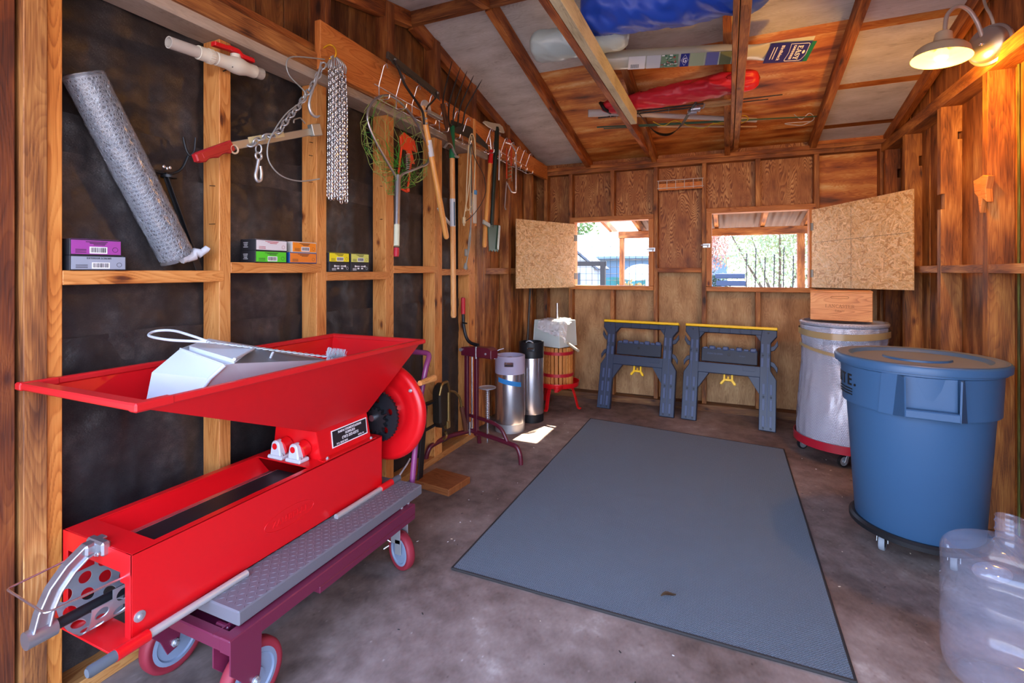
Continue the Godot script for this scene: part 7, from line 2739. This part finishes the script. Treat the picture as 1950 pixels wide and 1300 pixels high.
	b.grid(soft_roll(V(-0.84, 2.40, -3.52), V(0.19, 2.425, -3.42), 0.07, 0.10, 105, 0.24, 0.72), 48, 80, Vector2(1, 1), V(-0.3, 2.42, -3.47))
	put(b, "cloth", mat(C("d52a3c"), 0.42), o)
	b = wm(o)
	b.tube([V(-0.825, 2.45, -3.57), V(-0.83, 2.42, -3.46), V(-0.80, 2.37, -3.45), V(-0.77, 2.36, -3.52)], 0.012, 8)
	put(b, "drawstring_end", mats.black, o)
	# black strap hanging down
	o = thing("webbing_strap", "black webbing strap sagging below the fishing rods", "strap", V(-0.38, 2.3, -3.75))
	b = wm(o)
	var sp := smooth_path([V(-0.60, 2.37, -3.52), V(-0.56, 2.33, -3.68), V(-0.50, 2.275, -3.84), V(-0.41, 2.255, -3.88), V(-0.32, 2.28, -3.80), V(-0.22, 2.34, -3.58), V(-0.17, 2.38, -3.48)], 6)
	for i in sp.size() - 1:
		b.bar(sp[i] + (sp[i] - sp[i + 1]) * 0.06, sp[i + 1] + (sp[i + 1] - sp[i]) * 0.06, 0.03, 0.0025, V(0.2, 0.6, 0.8), 0.0006)
	put(b, "webbing", mats.black, o)
	# fishing rods and poles: from, to, radius, colour, label
	var rods := [
		[V(-0.93, 2.362, -3.55), V(0.33, 2.372, -3.64), 0.0055, "23232a", "black fishing rod lying nearest the red bag"],
		[V(-0.88, 2.36, -3.60), V(0.25, 2.366, -3.68), 0.005, "1d1d22", "thinner black fishing rod with a cork grip beside the reels"],
		[V(-0.94, 2.352, -3.80), V(0.60, 2.352, -4.18), 0.006, "2c5a45", "dark green bean pole lying across both joists"],
		[V(-0.90, 2.352, -3.86), V(0.56, 2.364, -4.21), 0.0045, "47694a", "thinner green pole bundled with the green bean pole"],
		[V(-0.50, 2.353, -3.97), V(0.21, 2.353, -4.29), 0.0085, "c8a987", "pale wooden dowel lying below the green poles"],
	]
	for i in rods.size():
		var r = rods[i]
		o = thing("fishing_rod" if i < 2 else "garden_pole", r[4], "rod" if i < 2 else "pole", (r[0] + r[1]) / 2)
		b = wm(o)
		b.tube([r[0], r[0].lerp(r[1], 0.4), r[1]], [r[2], r[2] * 1.1, r[2] * 0.7], 8)
		put(b, "blank", mat(C(r[3]), 0.4), o)
		if i < 2:
			b = wm(o)
			var p: Vector3 = r[0].lerp(r[1], 0.62)
			var q: Vector3 = r[0].lerp(r[1], 0.80)
			b.tube([p, q], 0.0125, 10)
			put(b, "cork_grip", mat(C("c39a62"), 0.7), o)
			b = wm(o)
			for t in [0.12, 0.28, 0.44]:
				var g: Vector3 = r[0].lerp(r[1], t)
				b.tube(arc(g + V(0, -0.012, 0), 0.007, 0, 350, 10, Vector3.UP, Vector3.BACK), 0.0012, 5, true)
			put(b, "line_guide", mats.zinc, o)
			b = wm(o)
			var c: Vector3 = r[0].lerp(r[1], 0.58) + V(0, -0.03, 0.0)
			b.tube([c + V(-0.03, 0, 0), c + V(0.03, 0, 0)], 0.018, 14)
			b.tube([c + V(0, 0.03, 0), c + V(0, 0, 0)], 0.006, 8)
			b.tube(bent([c + V(0.03, 0, 0), c + V(0.05, -0.012, 0.03), c + V(0.06, 0.01, 0.05)], 0.01), 0.004, 7)
			b.tube(arc(c + V(-0.02, 0, 0), 0.026, -60, 120, 10, Vector3.UP, Vector3.BACK), 0.0022, 6)
			put(b, "reel", mat(C("b9bcc4"), 0.35, 0.7), o)
	o = thing("paper_tube", "white cardboard tube with printed end among the fishing rods", "tube", V(-0.4, 2.35, -3.7))
	b = wm(o)
	b.tube([V(-0.93, 2.372, -3.50), V(-0.80, 2.372, -3.545), V(-0.78, 2.37, -3.55), V(0.20, 2.368, -4.16)], [0.027, 0.026, 0.019, 0.017], 16)
	put(b, "card", mat(C("c9c4be"), 0.6), o)
	o = thing("yellow_cord", "yellow cord tied loosely round the poles on the joists", "cord", V(-0.1, 2.34, -4.0))
	b = wm(o)
	b.tube(smooth_path([V(-0.52, 2.362, -3.86), V(-0.45, 2.338, -3.92), V(-0.36, 2.35, -3.86), V(-0.28, 2.335, -3.97), V(-0.18, 2.325, -4.06), V(-0.10, 2.345, -4.05), V(0.0, 2.352, -4.03), V(0.11, 2.375, -4.02), V(0.14, 2.35, -4.06), V(0.05, 2.335, -4.10), V(-0.1, 2.345, -4.02)], 6), 0.0032, 7)
	put(b, "cord", mat(C("cdb42a"), 0.6), o)
	o = thing("white_string", "knotted white string round the tips of the green poles", "string", V(0.5, 2.34, -4.15))
	b = wm(o)
	b.tube(smooth_path([V(0.45, 2.37, -4.13), V(0.50, 2.342, -4.17), V(0.55, 2.372, -4.15), V(0.585, 2.34, -4.2), V(0.52, 2.315, -4.24), V(0.46, 2.322, -4.24), V(0.40, 2.33, -4.2), V(0.57, 2.33, -4.22)], 6), 0.003, 6)
	put(b, "string", mats.white_plastic, o)


func tree(called: String, label: String, at: Vector3, h: float, r: float, col: Color, leaves: int, trunk_h: float, leaf := 0.09) -> void:
	var o := thing(called, label, "tree" if trunk_h > 0.4 else "bush", at)
	var b := mb()
	for i in 5:
		var an := TAU * i / 5 + 0.4
		b.tube(smooth_path([V(0, -0.1, 0), V(0.05 * cos(an), trunk_h * 0.6, 0.05 * sin(an)), V(r * 0.3 * cos(an), trunk_h + h * 0.25, r * 0.3 * sin(an)), V(r * 0.6 * cos(an), trunk_h + h * 0.6, r * 0.6 * sin(an))], 4), [0.025 * r, 0.025 * r, 0.024 * r, 0.033 * r, 0.03 * r, 0.026 * r, 0.023 * r, 0.02 * r, 0.017 * r, 0.014 * r, 0.012 * r, 0.01 * r, 0.006 * r], 6)
	put(b, "branch_frame", mat(C("5e5144"), 0.8), o)
	var lb := mb()
	lb.grid(func(u, t): return V((t - 0.5) * sin(PI * clampf(u, 0.03, 0.97)) * 0.5, 0.08 * sin(u * PI), u - 0.5), 3, 2)
	var mm := MultiMesh.new()
	mm.transform_format = MultiMesh.TRANSFORM_3D
	mm.mesh = lb.mesh()
	mm.instance_count = leaves
	for i in leaves:
		var d := V(rng.randfn(), rng.randfn(), rng.randfn()).normalized()
		var q := pow(rng.randf(), 0.45)
		var clump := 0.8 + 0.2 * sin(d.x * 7 + at.x) * cos(d.y * 6) * sin(d.z * 8)
		var p := V(d.x * r, d.y * h * 0.5, d.z * r) * q * clump + V(0, trunk_h + h * 0.5, 0)
		mm.set_instance_transform(i, Transform3D(Basis.from_euler(V(rng.randf() * TAU, rng.randf() * TAU, rng.randf() * TAU)).scaled(Vector3.ONE * leaf * rng.randf_range(0.7, 1.3)), p))
	var f := MultiMeshInstance3D.new()
	f.multimesh = mm
	f.material_override = mat(col, 0.6, 0, {"back": Color(0.12, 0.14, 0.05)})
	f.set_meta("kind", "stuff")
	add_named(f, "foliage", o)


func build_outside() -> void:
	var g := mb()
	var k := noise(61, 1.0, 3)
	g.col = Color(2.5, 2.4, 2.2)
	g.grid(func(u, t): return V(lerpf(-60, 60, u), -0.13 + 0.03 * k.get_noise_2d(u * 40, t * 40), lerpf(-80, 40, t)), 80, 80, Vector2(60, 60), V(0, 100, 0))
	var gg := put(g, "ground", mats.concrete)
	gg.set_meta("kind", "structure")
	# lean-to roof behind the back wall
	var o := thing("lean_to_roof", "open lean-to roof of red rafters and a beam on posts outside the windows", "roof", V(-0.3, -0.13, -5.7))
	var b: MB
	var yr := func(z: float) -> float: return 1.79 + (z + 6.5) * 0.155
	for x in [-1.42, -1.04, -0.62, -0.12, 0.38, 0.83, 1.4, 2.0]:
		b = wm(o)
		b.uo = Vector2(rng.randf() * 0.3, rng.randf() * 0.3)
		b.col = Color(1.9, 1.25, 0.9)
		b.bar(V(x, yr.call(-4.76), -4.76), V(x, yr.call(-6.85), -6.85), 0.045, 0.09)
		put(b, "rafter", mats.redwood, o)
	b = wm(o)
	b.uo = Vector2(0.1, 0.1)
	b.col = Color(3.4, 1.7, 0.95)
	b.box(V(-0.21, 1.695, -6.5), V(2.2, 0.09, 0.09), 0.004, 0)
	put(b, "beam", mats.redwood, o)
	b = wm(o)
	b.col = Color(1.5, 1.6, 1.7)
	b.box(V(-1.43, 1.695, -6.5), V(0.26, 0.085, 0.085), 0.004, 0)
	put(b, "grey_beam_end", mats.paint_grey, o)
	for q in [[-1.27, 0.055], [0.775, 0.075], [2.3, 0.09]]:
		b = wm(o)
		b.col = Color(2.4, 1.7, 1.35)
		b.box(V(q[0], 0.76, -6.5), V(q[1], 1.78, 0.09), 0.003, 1)
		put(b, "post", mats.redwood, o)
	b = wm(o)
	b.grid(func(u, t):
		var x: float = lerpf(-1.06, 2.4, u)
		var z: float = lerpf(-4.76, -7.0, t)
		return V(x, yr.call(z) + 0.055 + 0.009 * sin(x * TAU / 0.075), z), 280, 2, Vector2(3, 2), V(0, -9, -5))
	put(b, "corrugated_sheet", mat(C("6b4c32"), 0.6), o)
	# timber rail and mesh fence
	o = thing("rail_fence", "grey timber rail fence with wire mesh seen through the smaller window", "fence", V(-2.4, -0.13, -9.0))
	b = wm(o)
	b.box(V(-2.55, 1.36, -9.0), V(1.0, 0.09, 0.06), 0.004, 0)
	put(b, "rail", mat(C("2a2724"), 0.8), o)
	for x in [-2.11, -2.95]:
		b = wm(o)
		b.box(V(x, 0.62, -9.0), V(0.09, 1.56, 0.09), 0.005, 1)
		put(b, "post", mat(C("2a2724"), 0.8), o)
	b = wm(o)
	for i in 14:
		b.tube([V(-2.9 + i * 0.12, -0.1, -9.4), V(-2.9 + i * 0.12, 1.75, -9.4)], 0.004, 4)
	for i in 14:
		b.tube([V(-2.95, 0.0 + i * 0.13, -9.4), V(-1.3, 0.0 + i * 0.13, -9.4)], 0.004, 4)
	var ms := put(b, "wire_mesh", mats.iron, o)
	ms.set_meta("kind", "stuff")
	# the neighbouring buildings
	o = thing("workshop", "pale blue grey building with a white arch and long roof beyond the yard", "building", V(-5, -0.13, -24))
	b = wm(o)
	b.box(V(-3.5, 0.9, -25), V(7.0, 2.06, 4.0), 0.02)
	put(b, "wall", mat(C("5c7488"), 0.7), o)
	b = wm(o)
	slab(b, [V(-7.6, 1.85, -22.6), V(0.4, 1.85, -22.6), V(0.4, 3.1, -25.5), V(-7.6, 3.1, -25.5)], 0.12)
	put(b, "roof", mat(C("7d95aa"), 0.6), o)
	b = wm(o)
	var ap := PackedVector2Array([Vector2(-0.85, -0.13), Vector2(0.85, -0.13)])
	for i in 13:
		var t := PI * i / 12
		ap.append(Vector2(0.85 * cos(t), 1.0 + 0.55 * sin(t)))
	b.xf = b.xf * Transform3D(Basis.IDENTITY, V(-3.6, 0, -22.97))
	b.prism(ap, 0.06, 0.0)
	var ar := put(b, "white_arch", mat(C("ecefF2"), 0.6), o)
	b = wm(o)
	b.box(V(-3.55, 0.55, -22.92), V(0.9, 1.25, 0.04), 0.01)
	put(b, "door", mat(C("d4dde4"), 0.6), ar)
	o = thing("garden_shed", "small white garden shed with dark trim beyond the rail fence", "shed", V(-6.2, -0.13, -22))
	b = wm(o)
	b.xf = b.xf * Transform3D(Basis.IDENTITY, V(-6.0, 0, -21))
	b.prism(PackedVector2Array([Vector2(-0.9, -0.13), Vector2(0.9, -0.13), Vector2(0.9, 1.35), Vector2(0, 2.1), Vector2(-0.9, 1.35)]), 1.8, 0.01)
	put(b, "wall", mat(C("9aa2a8"), 0.7), o)
	b = wm(o)
	slab(b, [V(-7.1, 1.3, -20.0), V(-6.0, 2.22, -20.0), V(-6.0, 2.22, -22.0), V(-7.1, 1.3, -22.0)], 0.08)
	slab(b, [V(-4.9, 1.3, -20.0), V(-6.0, 2.22, -20.0), V(-6.0, 2.22, -22.0), V(-4.9, 1.3, -22.0)], 0.08)
	put(b, "roof", mat(C("4d5660"), 0.7), o)
	b = wm(o)
	b.box(V(-6.0, 0.5, -20.08), V(0.6, 1.3, 0.05), 0.01)
	put(b, "door", mat(C("39424a"), 0.6), o)
	o = thing("tarp_heap", "teal tarpaulin stretched in front of the pale building", "tarpaulin", V(-3.6, -0.13, -17))
	b = wm(o)
	b.grid(func(u, t): return V(lerpf(-4.1, -2.6, u), lerpf(-0.13, 0.95 + 0.06 * sin(u * 6.0), t), -17.0 + 0.15 * sin(u * 9.0 + t * 3.0) - 0.4 * t), 20, 8)
	put(b, "sheet", mat(C("14564e"), 0.5), o)
	# crates, stakes and gate outside the larger window
	o = thing("crate_stack", "stack of blue grey slatted crates by the dark bush outside", "crates", V(0.05, -0.13, -11))
	for i in 5:
		b = wm(o)
		b.box(V(0.05 + 0.02 * (i % 2), 0.52 + i * 0.15, -11), V(0.55, 0.10, 0.4), 0.01)
		put(b, "slat", mat(C("2c3950"), 0.7), o)
	b = wm(o)
	b.box(V(0.05, 0.16, -11), V(0.55, 0.58, 0.4), 0.01)
	put(b, "base_crate", mat(C("39414f"), 0.7), o)
	o = thing("stake_fence", "row of thin dark stakes with wire outside the larger window", "fence", V(1.0, -0.13, -10))
	for i in 9:
		b = wm(o)
		var x := 0.30 + i * 0.15
		b.tube([V(x, -0.13, -10), V(x + 0.03, 1.55 + 0.1 * sin(i * 2.0), -10)], 0.011, 6)
		put(b, "stake", mats.iron, o)
	b = wm(o)
	b.box(V(1.62, 0.75, -10), V(0.07, 1.9, 0.07), 0.01, 1)
	put(b, "gate_post", mat(C("47505e"), 0.6), o)
	b = wm(o)
	for y in [0.35, 1.02]:
		b.bar(V(1.7, y, -10), V(2.6, y, -10), 0.03, 0.03)
	b.bar(V(1.72, 0.3, -10), V(1.72, 1.05, -10), 0.03, 0.03)
	b.bar(V(2.1, 0.3, -10), V(2.1, 1.05, -10), 0.03, 0.03)
	b.bar(V(1.62, 1.55, -10), V(2.7, 1.0, -10), 0.012, 0.012)
	put(b, "gate", mats.iron, o)
	tree("pink_shrub", "pale pinkish flowering shrub outside the larger window", V(-0.6, -0.13, -12.5), 2.1, 0.85, C("a9786a"), 4200, 1.0, 0.06)
	tree("dark_bush", "dark green bush beneath the pale flowering shrub", V(-0.35, -0.13, -11.6), 1.35, 0.6, C("23382b"), 3000, 0.1, 0.06)
	tree("olive_tree", "pale grey green tree behind the stakes outside", V(1.3, -0.13, -15), 3.6, 2.2, C("8f9c74"), 7000, 0.35, 0.085)
	tree("olive_tree", "pale grey green tree outside at the edge of the larger window", V(3.6, -0.13, -13), 3.6, 1.5, C("7d8c60"), 4000, 0.9, 0.085)
	tree("shade_tree", "tall light green tree outside at the edge of the smaller window", V(-6.4, -0.13, -15.0), 4.6, 1.6, C("66803f"), 5000, 1.2, 0.10)
	tree("shade_tree", "light green tree far behind the garden shed", V(-9.5, -0.13, -30.0), 7.0, 3.0, C("4f6a30"), 1600, 1.5, 0.3)
	tree("dry_grass_clump", "straw coloured clump of dry grass before the tarpaulin", V(-2.75, -0.13, -15.5), 1.1, 0.6, C("9a7c48"), 700, 0.05, 0.13)


func build_things() -> void:
	build_cart()
	build_crusher()
	build_right_things()
	build_back_corner()
	build_left_things()
	build_tools()
	build_ceiling_things()
